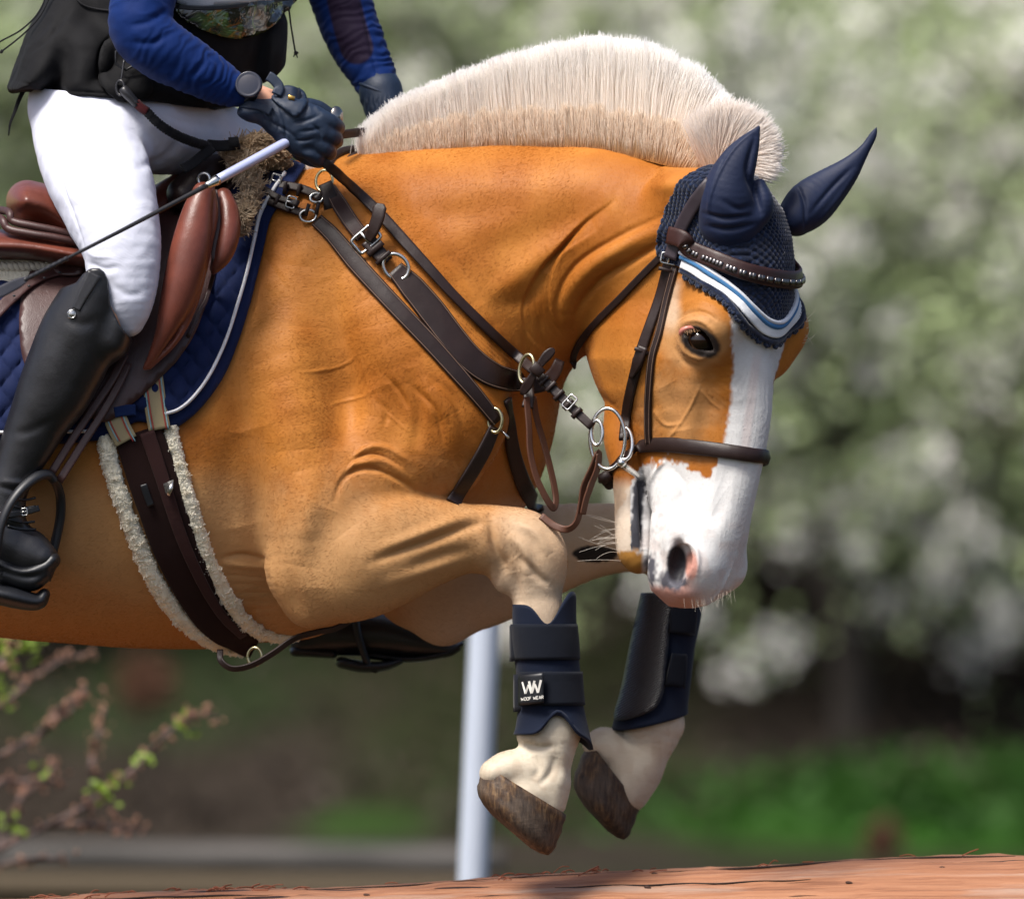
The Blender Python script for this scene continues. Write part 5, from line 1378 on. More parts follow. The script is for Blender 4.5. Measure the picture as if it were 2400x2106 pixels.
sheet('flap', [(560, 430), (520, 470), (495, 560), (502, 640), (486, 700), (455, 780), (418, 840), (370, 890), (310, 945), (255, 985), (205, 975), (120, 930), (62, 860), (48, 780), (52, 700), (78, 630), (120, 560), (200, 520), (330, 470), (440, 400), (520, 380)],
      horse_w(30), TAN2, saddle, 9, sp=12, edge_drop=3)
sheet('skirt', [(140, 545), (170, 560), (190, 600), (196, 640), (160, 648), (130, 640), (112, 610), (120, 570)], horse_w(48), TAN2, saddle, 6, sp=12)
strap_obj('stirrup_leather', [(-60, 790), (0, 724), (30, 695), (70, 662), (120, 640), (186, 628)], [28, 29, 29, 28, 27, 26], TAN2, saddle, thick=7, off=58)
for k_, (x, y) in enumerate(((33, 703), (68, 680), (104, 661), (140, 648))): w_ = surf(x, y)[0] - 63; mb = MB(); mb.blob((x, y - 10, w_), (4.2, 3, 1.2), 8, 5); mb.build('punched_hole', BLKR, saddle)
G = Field()
G.sweep([(476, 452, -392, 26, 24), (462, 500, -408, 36, 30), (448, 570, -424, 45, 36), (432, 640, -434, 45, 36), (412, 710, -438, 38, 32), (385, 780, -438, 22, 20), (360, 830, -434, 12, 11), (340, 862, -428, 6, 6)], k=10, n=10)
G.sweep([(490, 440, -382, 14, 18), (497, 500, -392, 15, 18), (486, 570, -404, 13, 18), (470, 650, -416, 12, 18), (446, 730, -424, 11, 16), (410, 800, -428, 8, 12), (350, 862, -428, 5, 6)], k=3)
solid(G, 'knee_block', TAN, saddle, 3, 6)
G = Field()
G.sweep([(524, 460, -330, 20, 22), (534, 500, -350, 27, 26), (534, 550, -368, 28, 28), (522, 595, -378, 24, 24), (506, 625, -382, 14, 14), (500, 638, -382, 6, 6)], k=8, n=10)
solid(G, 'knee_roll', TAN, saddle, 3)
strap_obj('front_edge', [(505, 445, -360), (512, 520, -380), (500, 590, -390), (502, 630, -392), (484, 700), (468, 730), (440, 790)], 10, TAN2, saddle, thick=10, off=42)
G = Field(); G.sweep([(430, 455, -150, 40, 60), (480, 410, -120, 40, 70), (530, 385, -90, 28, 60)], k=10); G.sweep([(545, 385, -110, 20, 40), (560, 395, -130, 14, 30)], k=8)
solid(G, 'pommel', BRN, saddle, 4)
mb = MB(); mb.ring((478, 420, -230), 14, 4, (.3, 0, 1), 24, 8); mb.build('dee_ring', STL, saddle)
for pth in ([(292, 830, -420), (262, 890, -430), (222, 950, -440), (172, 1025, -446), (118, 1112, -448)], [(300, 850, -412), (275, 905, -424), (238, 970, -434), (190, 1045, -440), (138, 1128, -444)]):
    mb = MB(); p = catmull(pth, 6); mb.strap(p, np.tile(np.array([-.3, .1, -1.]) / 1.05, (len(p), 1)), 19, 6); mb.build('stirrup_leather', TAN2, saddle)
stir = empty('stirrup', (60, 1250, -450)); stir.parent = saddle; stir.matrix_parent_inverse = saddle.matrix_world.inverted()
mb = MB(); mb.tube(catmull([(128, 1128, -452), (112, 1112, -462), (85, 1118, -486), (48, 1148, -512), (18, 1190, -525), (0, 1240, -528), (-8, 1300, -520), (-14, 1345, -505)], 5), np.interp(np.linspace(0, 1, 36), [0, .15, .5, 1], [10, 12, 9, 8]), 12, flat=1.3)
mb.tube(catmull([(112, 1112, -462), (128, 1126, -430), (141, 1160, -402), (142, 1205, -390), (134, 1250, -385), (122, 1300, -385), (108, 1360, -390)], 5), 9, 12, flat=1.3); mb.build('frame', BLKR, stir)
G = Field(); G.sweep([(-50, 1380, -455, 22, 70), (20, 1396, -455, 26, 66), (85, 1410, -450, 20, 50), (104, 1392, -445, 14, 40)], k=8); solid(G, 'tread', BLKR, stir)
# ---- girth
girth = empty('girth', (440, 1250, -370), 'dark brown girth lined with cream sheepskin wrapped round the golden belly', 'girth')
gc = [(322, 1012), (340, 1065), (358, 1120), (380, 1190), (404, 1260), (432, 1325), (466, 1392), (505, 1450), (548, 1492), (596, 1515)]
GM = fabric('brown_canvas', (.016, .006, .005), .95, weave=1200, wr=20, sheen=.08)
mb = MB(); strap(mb, gc, [112, 116, 118, 112, 110, 106, 100, 96, 84, 60], thick=14, off=16, sm=2); mb.build('belly_band', GM, girth)
mb = MB(); strap(mb, [(x + 22, y) for x, y in gc[:9]], [36, 34, 32, 30, 28, 26, 24, 22, 20], thick=5, off=30, sm=2); mb.build('webbing', fabric('brown_webbing', (.030, .010, .009), .8, weave=600), girth)
fleece('fleece_edge', [(243, 1022), (252, 1060), (268, 1120), (292, 1190), (318, 1262), (348, 1330), (384, 1396), (428, 1452), (476, 1492), (524, 1516), (572, 1526)], [14, 20, 19, 19, 19, 20, 20, 20, 19, 17, 12], FLC, girth, (.92, .87, .74), off=10, n_h=12000, L=3.2)
fleece('fleece_edge', [(400, 1000), (408, 1050), (424, 1110), (444, 1180), (466, 1250), (492, 1320), (524, 1385), (560, 1440), (602, 1478), (650, 1494), (700, 1494)], [14, 17, 17, 17, 17, 17, 18, 18, 17, 14, 8], FLC, girth, (.92, .87, .74), off=10, n_h=12000, L=3.2)
EL, eln, ell, elb = node_mat('striped_elastic', (.3, .24, .13), .8); 
for i_, (pth, wd) in enumerate((([(352, 850), (358, 900), (366, 960), (374, 1006)], 52), ([(262, 960), (278, 1000), (296, 1034)], 54))):
    o = strap_obj('elastic_strap', pth, wd, EL, girth, thick=6, off=28)
    for dx, c_ in ((-14, (.35, .03, .03)), (16, (.35, .03, .03)), (-19, (.2, .35, .4)), (21, (.2, .35, .4))):
        strap_obj('stripe', [(x + dx, y) for x, y in pth], 2.5, node_mat('stripe_thread', c_, .8)[0], o, thick=2, off=33)
strap_obj('keeper_band', [(268, 966), (290, 962), (318, 960)], 26, NAVY, pad, thick=6, off=36)
mb = MB(); w_ = surf(398, 1140)[0] - 36; mb.add([(384, 1134, w_), (407, 1124, w_ - 3), (405, 1146, w_ - 12), (398, 1162, w_ - 6), (390, 1158, w_ - 2)], [(0, 1, 2, 3, 4)])
o = mb.build('logo_tag', STL, girth); o.modifiers.new('t', 'SOLIDIFY').thickness = .002
strap_obj('side_tag', [(336, 1135), (344, 1160), (354, 1185)], 16, BLKR, girth, thick=3, off=28)
w_ = surf(600, 1510)[0] or -100
mb = MB(); mb.ring((597, 1538, -215), 17, 3.6, (.25, 0, 1), 32, 8, ry=21); mb.build('ring', BRS, girth)
mb = MB(); p = catmull([(516, 1522, -200), (518, 1548, -215), (545, 1566, -225), (590, 1558, -228), (640, 1530, -225), (690, 1496, -215), (745, 1480, -190), (800, 1466, -150), (900, 1400, -60)], 6); mb.strap(p, np.tile([0, .45, -.9], (len(p), 1)), 15, 6)
mb.build('chest_strap_end', BRN, bp)

# ================================================================ rider
NAVS = fabric('navy_shirt', (.0012, .016, .098), .7, weave=1500, wr=26, wstr=.25, sheen=.2, spec=.12)
BODYF = Field()
BODYF.sweep([(280, 230, 0, 60, 120), (360, 120, 0, 130, 180), (420, -60, 0, 150, 190), (450, -230, 0, 120, 210), (480, -330, 0, 60, 80), (510, -400, 0, 52, 56)], k=30)
BODYF.ball((545, -480, 0), (88, 112, 76), 30); BODYF.ball((622, -470, 0), (20, 22, 16), 16); BODYF.ball((600, -410, 0), (40, 36, 44), 22)
BODYF.sweep([(430, -230, -200, 66, 66), (370, -90, -310, 52, 52), (332, 70, -385, 44, 44), (440, 140, -370, 38, 38), (560, 205, -340, 27, 25), (612, 228, -332, 27, 25), (680, 262, -320, 34, 22)], k=20)
BODYF.sweep([(470, -230, 200, 66, 66), (700, -160, 240, 52, 52), (800, 20, 220, 42, 42), (860, 150, 180, 34, 34), (900, 240, 150, 26, 26), (925, 285, 140, 32, 24)], k=20)
BODYF.sweep([(200, 310, -150, 60, 60), (250, 470, -410, 80, 60), (290, 660, -455, 60, 50), (180, 820, -455, 60, 48), (60, 1060, -448, 40, 38), (0, 1240, -446, 36, 34), (70, 1290, -450, 34, 34)], k=20)
BODYF.sweep([(300, 310, 130, 60, 60), (520, 350, 320, 55, 50), (650, 540, 440, 60, 50), (690, 900, 450, 50, 48), (740, 1400, 440, 36, 36), (760, 1480, 440, 34, 34), (880, 1480, 440, 34, 30)], k=20)
v, q = BODYF.mesh(7)
SKIN = node_mat('skin', (.62, .33, .22), .5)[0]; SKIN.node_tree.nodes['Principled BSDF'].inputs['Subsurface Weight'].default_value = .1
rider = mesh_obj('person', relax(v, q, 2), q, SKIN)
tag(rider, 'rider in white breeches, navy sleeves and black vest crouched over the jumping horse', 'person')
VESTM = fabric('black_vest_cloth', (.004, .004, .005), .8, weave=1100, wr=16, wstr=.5, sheen=.06)
G = Field()
G.sweep([(320, 240, 0, 235, 235), (370, 120, 0, 262, 245), (415, -40, 0, 255, 250), (430, -200, 0, 225, 255), (450, -320, 0, 120, 190)], k=30)
G.sweep([(180, 20, -20, 75, 170), (125, 120, -50, 72, 215), (80, 186, -60, 52, 225), (46, 212, -60, 30, 205)], k=40)
G.sweep([(200, 120, -60, 90, 215), (200, 215, -70, 70, 235), (330, 215, -40, 90, 240)], k=40)
G.sweep([(640, 60, -60, 30, 60), (640, 120, -60, 30, 70), (632, 170, -60, 34, 60)], k=20)
G.func((-200, 100, -500), (900, 700, 500), lambda X: np.interp(X[:, 0], [0, 30, 70, 130, 370, 480, 505, 560, 600, 640, 675], [206, 213, 210, 225, 236, 256, 258, 246, 200, 182, 150]) - X[:, 1], k=10, sub=True)
def vest_fn(v, n_):
    v = v + n_ * ((vnoise(v, 70, 31) - .5) * 12 + (vnoise(v * [1, .6, 1], 34, 32) - .5) * 6)[:, None]
    for pth, r, a in (([(165, 20), (110, 90), (60, 130)], 7, -6), ([(280, 60), (238, 120), (236, 190), (280, 230)], 5, -8), ([(250, 120), (240, 180), (262, 200)], 8, 4), ([(20, 180), (60, 196), (150, 212), (300, 222), (400, 226)], 4, -4), ([(330, 150), (400, 200), (470, 240)], 9, -6), ([(160, 0), (130, 60), (150, 110)], 12, -4)):
        press(v, n_, pth, r, a)
    return v
solid(G, 'protective_vest', VESTM, rider, 4, 3, vest_fn)
vest = bpy.data.objects['protective_vest']
def wrinkles(axis, amp, per, seed, mask=None):
    ax = np.array(axis, float)
    def f(v, n_):
        # parameter along the limb
        best = np.full(len(v), 1e9); tt = np.zeros(len(v)); L = 0
        for a, b in zip(ax[:-1], ax[1:]):
            d = b - a; l = np.linalg.norm(d); t = np.clip(((v - a) @ d) / (l * l), 0, 1); ds = np.linalg.norm(v - a - t[:, None] * d, axis=1); m = ds < best; best[m] = ds[m]; tt[m] = (L + t * l)[m]; L += l
        nz = vnoise(v, 26, seed) * 4 + vnoise(v, 60, seed + 1) * 5
        wv_ = np.sin(tt * 2 * np.pi / per + nz * 1.6) * (.35 + .9 * vnoise(v, 34, seed + 2))
        k_ = amp * wv_ * (mask(tt / L, v) if mask else 1)
        return v + n_ * k_[:, None] + n_ * ((vnoise(v, 40, seed + 5) - .5) * 5)[:, None]
    return f
G = Field()
G.sweep([(440, -240, -190, 90, 90), (372, -100, -305, 78, 80), (334, 10, -365, 76, 72), (336, 78, -392, 74, 66), (400, 130, -386, 70, 62), (470, 168, -372, 60, 54), (530, 202, -352, 47, 44), (566, 214, -340, 38, 36)], k=20)
G.func((540, 120, -460), (700, 330, -200), lambda X: 578 - X[:, 0] - (X[:, 1] - 215) * -.32, k=3, sub=True)
A_ = [(440, -240, -190), (334, 20, -365), (336, 78, -392), (470, 168, -372), (575, 218, -340)]
def slf(v, n_):
    v = wrinkles(A_, 1.3, 23, 41, lambda t, v: np.interp(t, [0, .45, .7, .85, 1], [.3, .5, .55, 1.1, 1.0]))(v, n_)
    press(v, n_, [(300, 60), (350, 50), (400, 20)], 9, -6); press(v, n_, [(300, 100), (360, 100), (410, 70)], 9, -5); press(v, n_, [(420, 190), (470, 160), (500, 110)], 8, -3)
    return v
solid(G, 'shirt_sleeve', NAVS, rider, 3, 2, slf)
G = Field()
G.sweep([(500, -260, 180, 100, 100), (680, -190, 235, 92, 86), (775, -70, 230, 80, 74), (806, 20, 220, 72, 62), (834, 95, 200, 66, 58), (868, 165, 180, 56, 50), (894, 214, 160, 46, 42)], k=20)
G.func((780, 180, 20), (1000, 330, 300), lambda X: 232 - X[:, 1] + (X[:, 0] - 890) * .2, k=3, sub=True)
B_ = [(680, -190, 235), (806, 20, 220), (834, 95, 200), (894, 214, 160)]
shf = fabric('navy_shirt_panel', (.003, .022, .13), .62, wr=26, wstr=.25, sheen=.25, spec=.3)
def far_col(v):
    d, _ = seg_dist(v[:, 0], v[:, 1], [(800, -120), (805, 0), (822, 70), (836, 112)]); k_ = sstep(42, 36, d)[:, None]
    return np.array([.0012, .016, .098]) * (1 - k_) + np.array([.013, .007, .021]) * k_
NAV2, n2n, n2l, n2b = node_mat('navy_shirt_with_mesh', (0, 0, 0), .7, sheen=.05, spec=.12)
a_ = n2n.new('ShaderNodeAttribute'); a_.attribute_name = 'tint'; n2l.new(a_.outputs['Color'], n2b.inputs['Base Color']); bump(NAV2.node_tree, n2b, noise(NAV2.node_tree, coords(NAV2.node_tree), 30, 4), .3, .006)
def frf(v, n_):
    v = wrinkles(B_, 1.3, 21, 51, lambda t, v: np.interp(t, [0, .4, .7, 1], [.3, .6, .9, 1.2]) * (1 + sstep(20, 60, v[:, 0] - np.interp(v[:, 1], [0, 230], [800, 880]))))(v, n_)
    press(v, n_, [(843, 0), (858, 60), (870, 120), (885, 180), (900, 220)], 3.5, -5); return v
solid(G, 'shirt_sleeve', NAV2, rider, 3, 2, frf, far_col)
# breeches
BRE, brn_, brl, brb = node_mat('white_breeches_cloth', (.62, .64, .74), .7, sheen=.05, spec=.25); nt = BRE.node_tree; v0 = coords(nt)
n1 = bump(nt, brb, noise(nt, v0, 1500, 2), .2, .0005); bump(nt, brb, noise(nt, v0, 16, 4, .5, .8), .35, .009, n1)
brl.new(ramp(nt, noise(nt, v0, 7, 4), [(.35, (.60, .62, .73)), (.65, (.64, .66, .76))]), brb.inputs['Base Color'])
G = Field()
G.sweep([(165, 262, -150, 92, 120), (190, 330, -225, 110, 116), (228, 405, -320, 124, 106), (256, 480, -395, 114, 94), (281, 560, -438, 97, 84), (291, 640, -454, 84, 74), (297, 705, -460, 64, 60), (303, 750, -456, 38, 42)], k=30)
G.sweep([(180, 240, -40, 105, 190), (240, 285, -120, 112, 170), (350, 300, -90, 108, 170), (470, 322, 50, 98, 140), (580, 385, 290, 92, 100), (660, 520, 430, 76, 70), (690, 700, 445, 66, 62)], k=70)
G.sweep([(200, 200, 0, 110, 180), (300, 200, 0, 110, 180)], k=40)
G.func((-100, 60, -600), (720, 330, 600), lambda X: X[:, 1] - (np.interp(X[:, 0], [0, 30, 70, 130, 370, 480, 505, 560, 600], [206, 213, 210, 225, 236, 250, 250, 240, 200]) - 12), k=4, sub=True)
def brf(v, n_):
    for pth, r, a in (([(110, 262), (122, 350), (150, 440), (185, 540), (205, 600)], 3.2, -4.5), ([(300, 258), (350, 320), (378, 380)], 12, -7), ([(330, 250), (400, 300), (440, 330)], 10, -5), ([(120, 250), (180, 262), (250, 256)], 8, -5),
                      ([(360, 420), (372, 480), (376, 560)], 9, -4), ([(200, 610), (240, 630), (280, 625)], 8, -5), ([(205, 590), (225, 600), (262, 602)], 6, 3), ([(250, 660), (300, 690), (345, 680)], 10, -3), ([(380, 270), (460, 290), (520, 300)], 10, -4),
                      ([(150, 300), (170, 270), (230, 262)], 10, 4), ([(330, 390), (380, 372), (420, 330)], 10, -7)):
        press(v, n_, pth, r, a)
    return v + n_ * ((vnoise(v, 50, 61) - .5) * 5 + (vnoise(v * [1, 1, 1], 22, 62) - .5) * 1.6)[:, None]
solid(G, 'breeches', BRE, rider, 3.4, 3, brf)
# boots
def boot_top(X): return X[:, 1] - np.interp(X[:, 0], [100, 180, 196, 214, 232, 246, 254, 260, 282, 306, 340], [690, 664, 642, 629, 629, 638, 656, 718, 764, 790, 806])
G = Field()
G.sweep([(232, 640, -462, 62, 76), (215, 700, -462, 74, 80), (182, 790, -462, 93, 78), (138, 890, -458, 89, 70), (88, 990, -452, 71, 58), (40, 1090, -448, 55, 50), (16, 1150, -446, 50, 48), (6, 1210, -446, 56, 50)], k=20, n=14)
G.sweep([(290, 740, -462, 40, 66), (262, 800, -462, 46, 66)], k=26, n=10)
G.sweep([(-110, 1262, -450, 44, 42), (-30, 1264, -450, 56, 46), (48, 1288, -450, 60, 50), (92, 1306, -452, 42, 48)], k=24)
G.func((-300, 300, -900), (600, 900, -200), boot_top, k=4, sub=True)
def btf(v, n_):
    for pth, r, a in (([(0, 1140), (40, 1150), (80, 1148)], 6, -4), ([(0, 1128), (50, 1132), (90, 1130)], 7, 3), ([(150, 745), (190, 760), (230, 750)], 14, -3), ([(130, 980), (70, 1010), (30, 1015)], 12, -3), ([(206, 820), (170, 900), (120, 980)], 22, 3), ([(0, 1232), (50, 1236), (90, 1250)], 6, -5)):
        press(v, n_, pth, r, a)
    return v + n_ * ((vnoise(v, 60, 71) - .5) * 5)[:, None]
o = solid(G, 'riding_boot', BLK, rider, 3.4, 10, btf)
mb = MB()
def bsurf(x, y, obj_bvh): h = obj_bvh.ray_cast(Vector((x, y, -1200)), Vector((0, 0, 1))); return (h[0][2], np.array(h[1]) if h[1][2] < 0 else -np.array(h[1])) if h[0] else (None, None)
def bvh_of(o):
    me = o.data; co = np.empty(len(me.vertices) * 3, np.float32); me.vertices.foreach_get('co', co); co = co.reshape(-1, 3).astype(float)
    Y = co[:, 1]; k_ = S * (DIST + Y) / DIST
    px_ = np.stack([co[:, 0] / k_ + 1200, 1053 - (co[:, 2] - CAMZ) / k_, Y / S], 1)
    return BVHTree.FromPolygons([tuple(p) for p in px_], [tuple(p.vertices) for p in me.polygons])
bb_ = bvh_of(o)
def on(bv_, path, off, n=6, lift=None):
    q = catmull(path, n); out = []; N = []
    for x, y in q[:, :2]:
        w_, nr = bsurf(x, y, bv_)
        if w_ is None: w_, nr = (out[-1][2] + off if out else -450), np.array([0, 0, -1.])
        out.append((x, y, w_ - off)); N.append(nr)
    out = smooth_path(np.array(out)); N = smooth_path(np.array(N)); N[:, 2] -= .3; N /= np.linalg.norm(N, axis=1)[:, None]
    return out, N
p, N = on(bb_, [(222, 640), (205, 672), (190, 700), (178, 726)], 2); mb.strap(p, N, np.interp(np.linspace(0, 1, len(p)), [0, 1], [34, 20]), 5); mb.build('zip_guard', BLK, o)
w_ = bsurf(168, 735, bb_)[0]; mb = MB(); mb.blob((168, 736, w_ - 3), (11, 12, 5), 20, 10); mb.ring((168, 736, w_ - 6), 9, 1.5, (0, 0, 1), 20, 6); mb.build('snap_button', STL, o)
mb = MB()
for pth in ([(30, 1166), (55, 1172), (84, 1166)], [(24, 1184), (52, 1190), (84, 1186)], [(20, 1216), (50, 1224), (82, 1222)], [(18, 1232), (48, 1240), (84, 1240)]):
    p, N = on(bb_, pth, 2); mb.tube(p, 3, 6)
mb.build('laces', BLKR, o)
p, N = on(bb_, [(-20, 1206), (20, 1206), (58, 1200), (92, 1190)], 4); mb = MB(); mb.strap(p, N, 15, 6); so = mb.build('spur_strap', BLK, o); w_ = bsurf(56, 1200, bb_)[0]; mb = MB(); buckle(mb, (57, 1199, w_ - 12), (1, -.1, 0), 16, 12, 2); mb.build('spur_buckle', STL, so)
G = Field(); G.sweep([(-110, 1312, -450, 22, 46), (-20, 1318, -450, 20, 50), (50, 1340, -452, 16, 52), (100, 1330, -452, 22, 50), (122, 1312, -452, 20, 44)], k=12); G.sweep([(10, 1348, -455, 24, 44), (70, 1362, -455, 24, 44), (104, 1345, -455, 20, 40)], k=12)
solid(G, 'sole', BLKR, o, 3)
G = Field()
G.sweep([(690, 1000, 470, 70, 60), (700, 1180, 466, 62, 54), (735, 1380, 450, 48, 46), (752, 1450, 440, 46, 44)], k=20)
G.sweep([(712, 1506, 440, 32, 34), (780, 1492, 440, 44, 40), (870, 1486, 440, 52, 42), (960, 1500, 440, 44, 40), (1040, 1520, 440, 22, 32), (1070, 1516, 440, 12, 22)], k=26)
o = solid(G, 'riding_boot', BLK, rider, 4)
G = Field(); G.sweep([(690, 1526, 440, 12, 36), (780, 1532, 440, 11, 38)], k=6); G.sweep([(870, 1536, 440, 9, 40), (960, 1544, 440, 8, 40), (1040, 1532, 440, 8, 34), (1082, 1508, 440, 6, 20)], k=6); solid(G, 'sole', BLKR, o, 3)
stir2 = empty('stirrup', (840, 1540, 430)); stir2.parent = saddle; stir2.matrix_parent_inverse = saddle.matrix_world.inverted()
mb = MB(); mb.tube(catmull([(800, 1380, 380), (828, 1430, 372), (840, 1490, 372), (862, 1555, 385), (880, 1568, 400)], 5), 9, 10, flat=1.4); mb.build('frame', BLKR, stir2)
G = Field(); G.sweep([(800, 1552, 440, 14, 60), (850, 1562, 430, 14, 64), (900, 1560, 430, 12, 60), (940, 1548, 440, 8, 50)], k=8); solid(G, 'tread', BLKR, stir2)
# gloves
GLV = leather('navy_glove', (.005, .015, .038), .55, grain=900, bstr=.35, var=.2)
G = Field(); GW = -338
G.sweep([(592, 256, GW, 30, 36), (632, 264, GW, 36, 36), (676, 280, GW - 4, 50, 34), (718, 296, GW - 4, 54, 32), (742, 304, GW, 40, 28)], k=18)
G.sweep([(640, 268, GW + 4, 34, 30), (675, 305, GW, 38, 30), (702, 334, GW, 34, 30)], k=14)
G.sweep([(574, 262, GW, 18, 34), (592, 262, GW, 24, 38)], k=8)
fing = [((742, 272), (782, 292), 21), ((738, 300), (778, 322), 22), ((726, 328), (764, 350), 21), ((708, 350), (742, 372), 18)]
for i_, (k0, k1, r) in enumerate(fing):
    a0 = np.array([*k0, GW - 6]); a1 = np.array([*k1, GW + 8 - i_ * 2.]); L_ = [1, 1.08, 1, .8][i_]
    a2 = a1 + np.array([4, 8, 44]) * L_; a3 = a2 + np.array([-34, -8, 26]) * L_; a4 = a3 + np.array([-26, -14, -10]) * L_
    G.sweep([(*a0, r), (*((a0 + a1) / 2 + [2, 0, -4]), r * .98), (*a1, r * .95), (*((a1 + a2) / 2 + [5, 2, 0]), r * .88), (*a2, r * .85), (*a3, r * .8), (*a4, r * .72)], k=6)
G.sweep([(672, 262, GW + 16, 24), (712, 250, GW + 34, 21), (748, 256, GW + 52, 19), (776, 274, GW + 62, 16), (786, 288, GW + 64, 12)], k=12)
def glf(v, n_):
    for pth, r, a in (([(600, 270), (640, 290), (680, 312), (700, 335)], 4, -3), ([(655, 250), (668, 290), (670, 330)], 4, -3), ([(640, 262), (652, 290), (650, 312)], 3.5, -3), ([(625, 258), (636, 284), (634, 300)], 3.5, -3), ([(690, 288), (720, 282), (750, 270)], 5, -3.5),
                      ([(700, 310), (730, 306), (756, 300)], 5, -3), ([(730, 290), (750, 310), (752, 330)], 4, -3), ([(690, 330), (715, 330), (735, 325)], 4, -3), ([(610, 252), (618, 276), (616, 290)], 3, -2.5)):
        press(v, n_, pth, r, a)
    return v + n_ * ((vnoise(v, 14, 81) - .5) * 2.5)[:, None]
o = solid(G, 'glove', GLV, rider, 2.2, 2, glf)
gb = bvh_of(o)
def on_sheet(name, poly, bv_, off, mat, parent, thick=5, sp=6):
    def wf(xy):
        out = np.array([(lambda r: r - off if r is not None else np.nan)(bsurf(x, y, bv_)[0]) for x, y in xy]); ok = ~np.isnan(out)
        for i in np.nonzero(~ok)[0]:
            d = np.hypot(*(xy[ok] - xy[i]).T); out[i] = out[ok][d.argmin()] + d.min() * .3
        return out
    return sheet(name, poly, wf, mat, parent, thick, sp, edge_drop=2)
tb = on_sheet('wrist_tab', [(650, 214), (668, 203), (694, 206), (714, 220), (718, 244), (706, 264), (692, 274), (668, 258), (644, 240), (636, 228)], gb, 6, GLV, o, 5)
mb = MB(); mb.box((683, 229, (bsurf(683, 236, gb)[0] or -380) - 13), (8, 5, 2), (1, .25, 0), (-.2, 1, 0), .3); mb.build('gold_badge', metal('gold', (.7, .42, .12), .25), tb)
strap_obj('cuff_edge', [(628, 178, GW - 20), (640, 186, GW - 22), (654, 204, GW - 24), (648, 222, GW - 30)], 24, GLV, o, thick=6)
p, N = on(gb, [(566, 244), (590, 246), (612, 250), (636, 262)], 3); mb = MB(); mb.strap(p, N, 20, 7); mb.build('cuff_edge', GLV, o)
G = Field(); G.sweep([(892, 214, 158, 52, 48), (902, 250, 150, 50, 46), (920, 285, 138, 46, 40), (935, 320, 130, 40, 34)], k=12)
for i_ in range(4): G.sweep([(905 + i_ * 14, 300, 110 + i_ * 8, 18), (915 + i_ * 14, 335, 90 + i_ * 8, 17), (900 + i_ * 14, 352, 110 + i_ * 8, 15)], k=6)
G.sweep([(890, 290, 120, 18), (880, 318, 105, 16), (892, 334, 100, 13)], k=8)
def glf2(v, n_):
    v = v + n_ * (2.2 * np.sin(v[:, 0] * .55 + vnoise(v, 12, 4) * 3) * np.exp(-((v[:, 1] - 242) / 12) ** 2))[:, None]; return v
o2 = solid(G, 'glove', GLV, rider, 2.6, 2, glf2)
mb = MB(); mb.ring((888, 213, 158), 50, 3.5, (.35, -.9, 0), 32, 8, ry=46); mb.build('cuff_edge', GLV, o2)
# watch
mb = MB(); c = np.array([583, 199, -392.]); ax = np.array([-.10, -.22, -1.]); ax /= np.linalg.norm(ax)
prof = [(0, 9), (22, 9), (26, 8), (29, 10), (31, 8), (32, 2), (32, -6), (28, -10), (0, -10)]; u = np.cross(ax, (0, 1, 0)); u /= np.linalg.norm(u); vv_ = np.cross(ax, u); V = []
for r, z in prof:
    for k_ in range(32): a = 2 * math.pi * k_ / 32; V.append(c + (u * math.cos(a) + vv_ * math.sin(a)) * max(r, .01) + ax * z)
mb.add(V, [(i * 32 + k_, i * 32 + (k_ + 1) % 32, (i + 1) * 32 + (k_ + 1) % 32, (i + 1) * 32 + k_) for i in range(len(prof) - 1) for k_ in range(32)])
wt = mb.build('wrist_watch', node_mat('watch_glass', (.02, .022, .035), .22, spec=.6)[0], rider)
mb = MB(); rp_ = catmull([(568, 176, -350), (590, 180, -380), (594, 222, -378), (574, 240, -352), (562, 232, -318), (570, 196, -308), (568, 178, -340)], 5)[:-1]; mb.strap(rp_, (rp_ - rp_.mean(0)) / np.linalg.norm(rp_ - rp_.mean(0), axis=1)[:, None], 24, 7, closed=True); mb.build('watch_band', BLKR, wt)
# vest kit
vb = bvh_of(vest)
CAMO, can, cal, cab = node_mat('camouflage_film', (.02, .02, .01), .12, spec=.7, coat=.6); nt = CAMO.node_tree
cal.new(ramp(nt, noise(nt, coords(nt), 13, 2, .5, .8), [(.42, (.010, .010, .008)), (.47, (.035, .030, .022)), (.54, (.07, .12, .03)), (.60, (.012, .012, .010))]), cab.inputs['Base Color']); bump(nt, cab, noise(nt, coords(nt), 20, 3, .5, 1), .9, .02)
on_sheet('number_bib', [(412, 10), (470, 16), (560, 8), (690, -12), (684, 14), (664, 34), (640, 60), (600, 82), (545, 90), (480, 72), (436, 50), (415, 30)], vb, 12, CAMO, rider, 4, 9)
on_sheet('bib_number_panel', [(415, 6), (430, -60), (560, -80), (660, -60), (685, -10), (600, 4), (500, 14), (440, 14)], vb, 12, fabric('white_bib', (.45, .47, .50), .7), rider, 4, 9)
p, N = on(vb, [(412, 16), (480, 20), (560, 14), (680, -4)], 16); mb = MB(); mb.strap(p, N, 10, 5); mb.build('bib_binding', BLKR, rider)
on_sheet('toggle_housing', [(238, 110), (262, 96), (300, 104), (330, 130), (345, 170), (352, 214), (320, 234), (262, 226), (240, 196), (232, 150)], vb, 10, VESTM, rider, 10)
w_ = min(bsurf(295, 136, vb)[0], bsurf(318, 215, vb)[0] + 6) - 22
hexa = [(295 + 27 * math.cos(a), 136 + 29 * math.sin(a), w_) for a in [math.pi / 6 + k_ * math.pi / 3 for k_ in range(6)]]
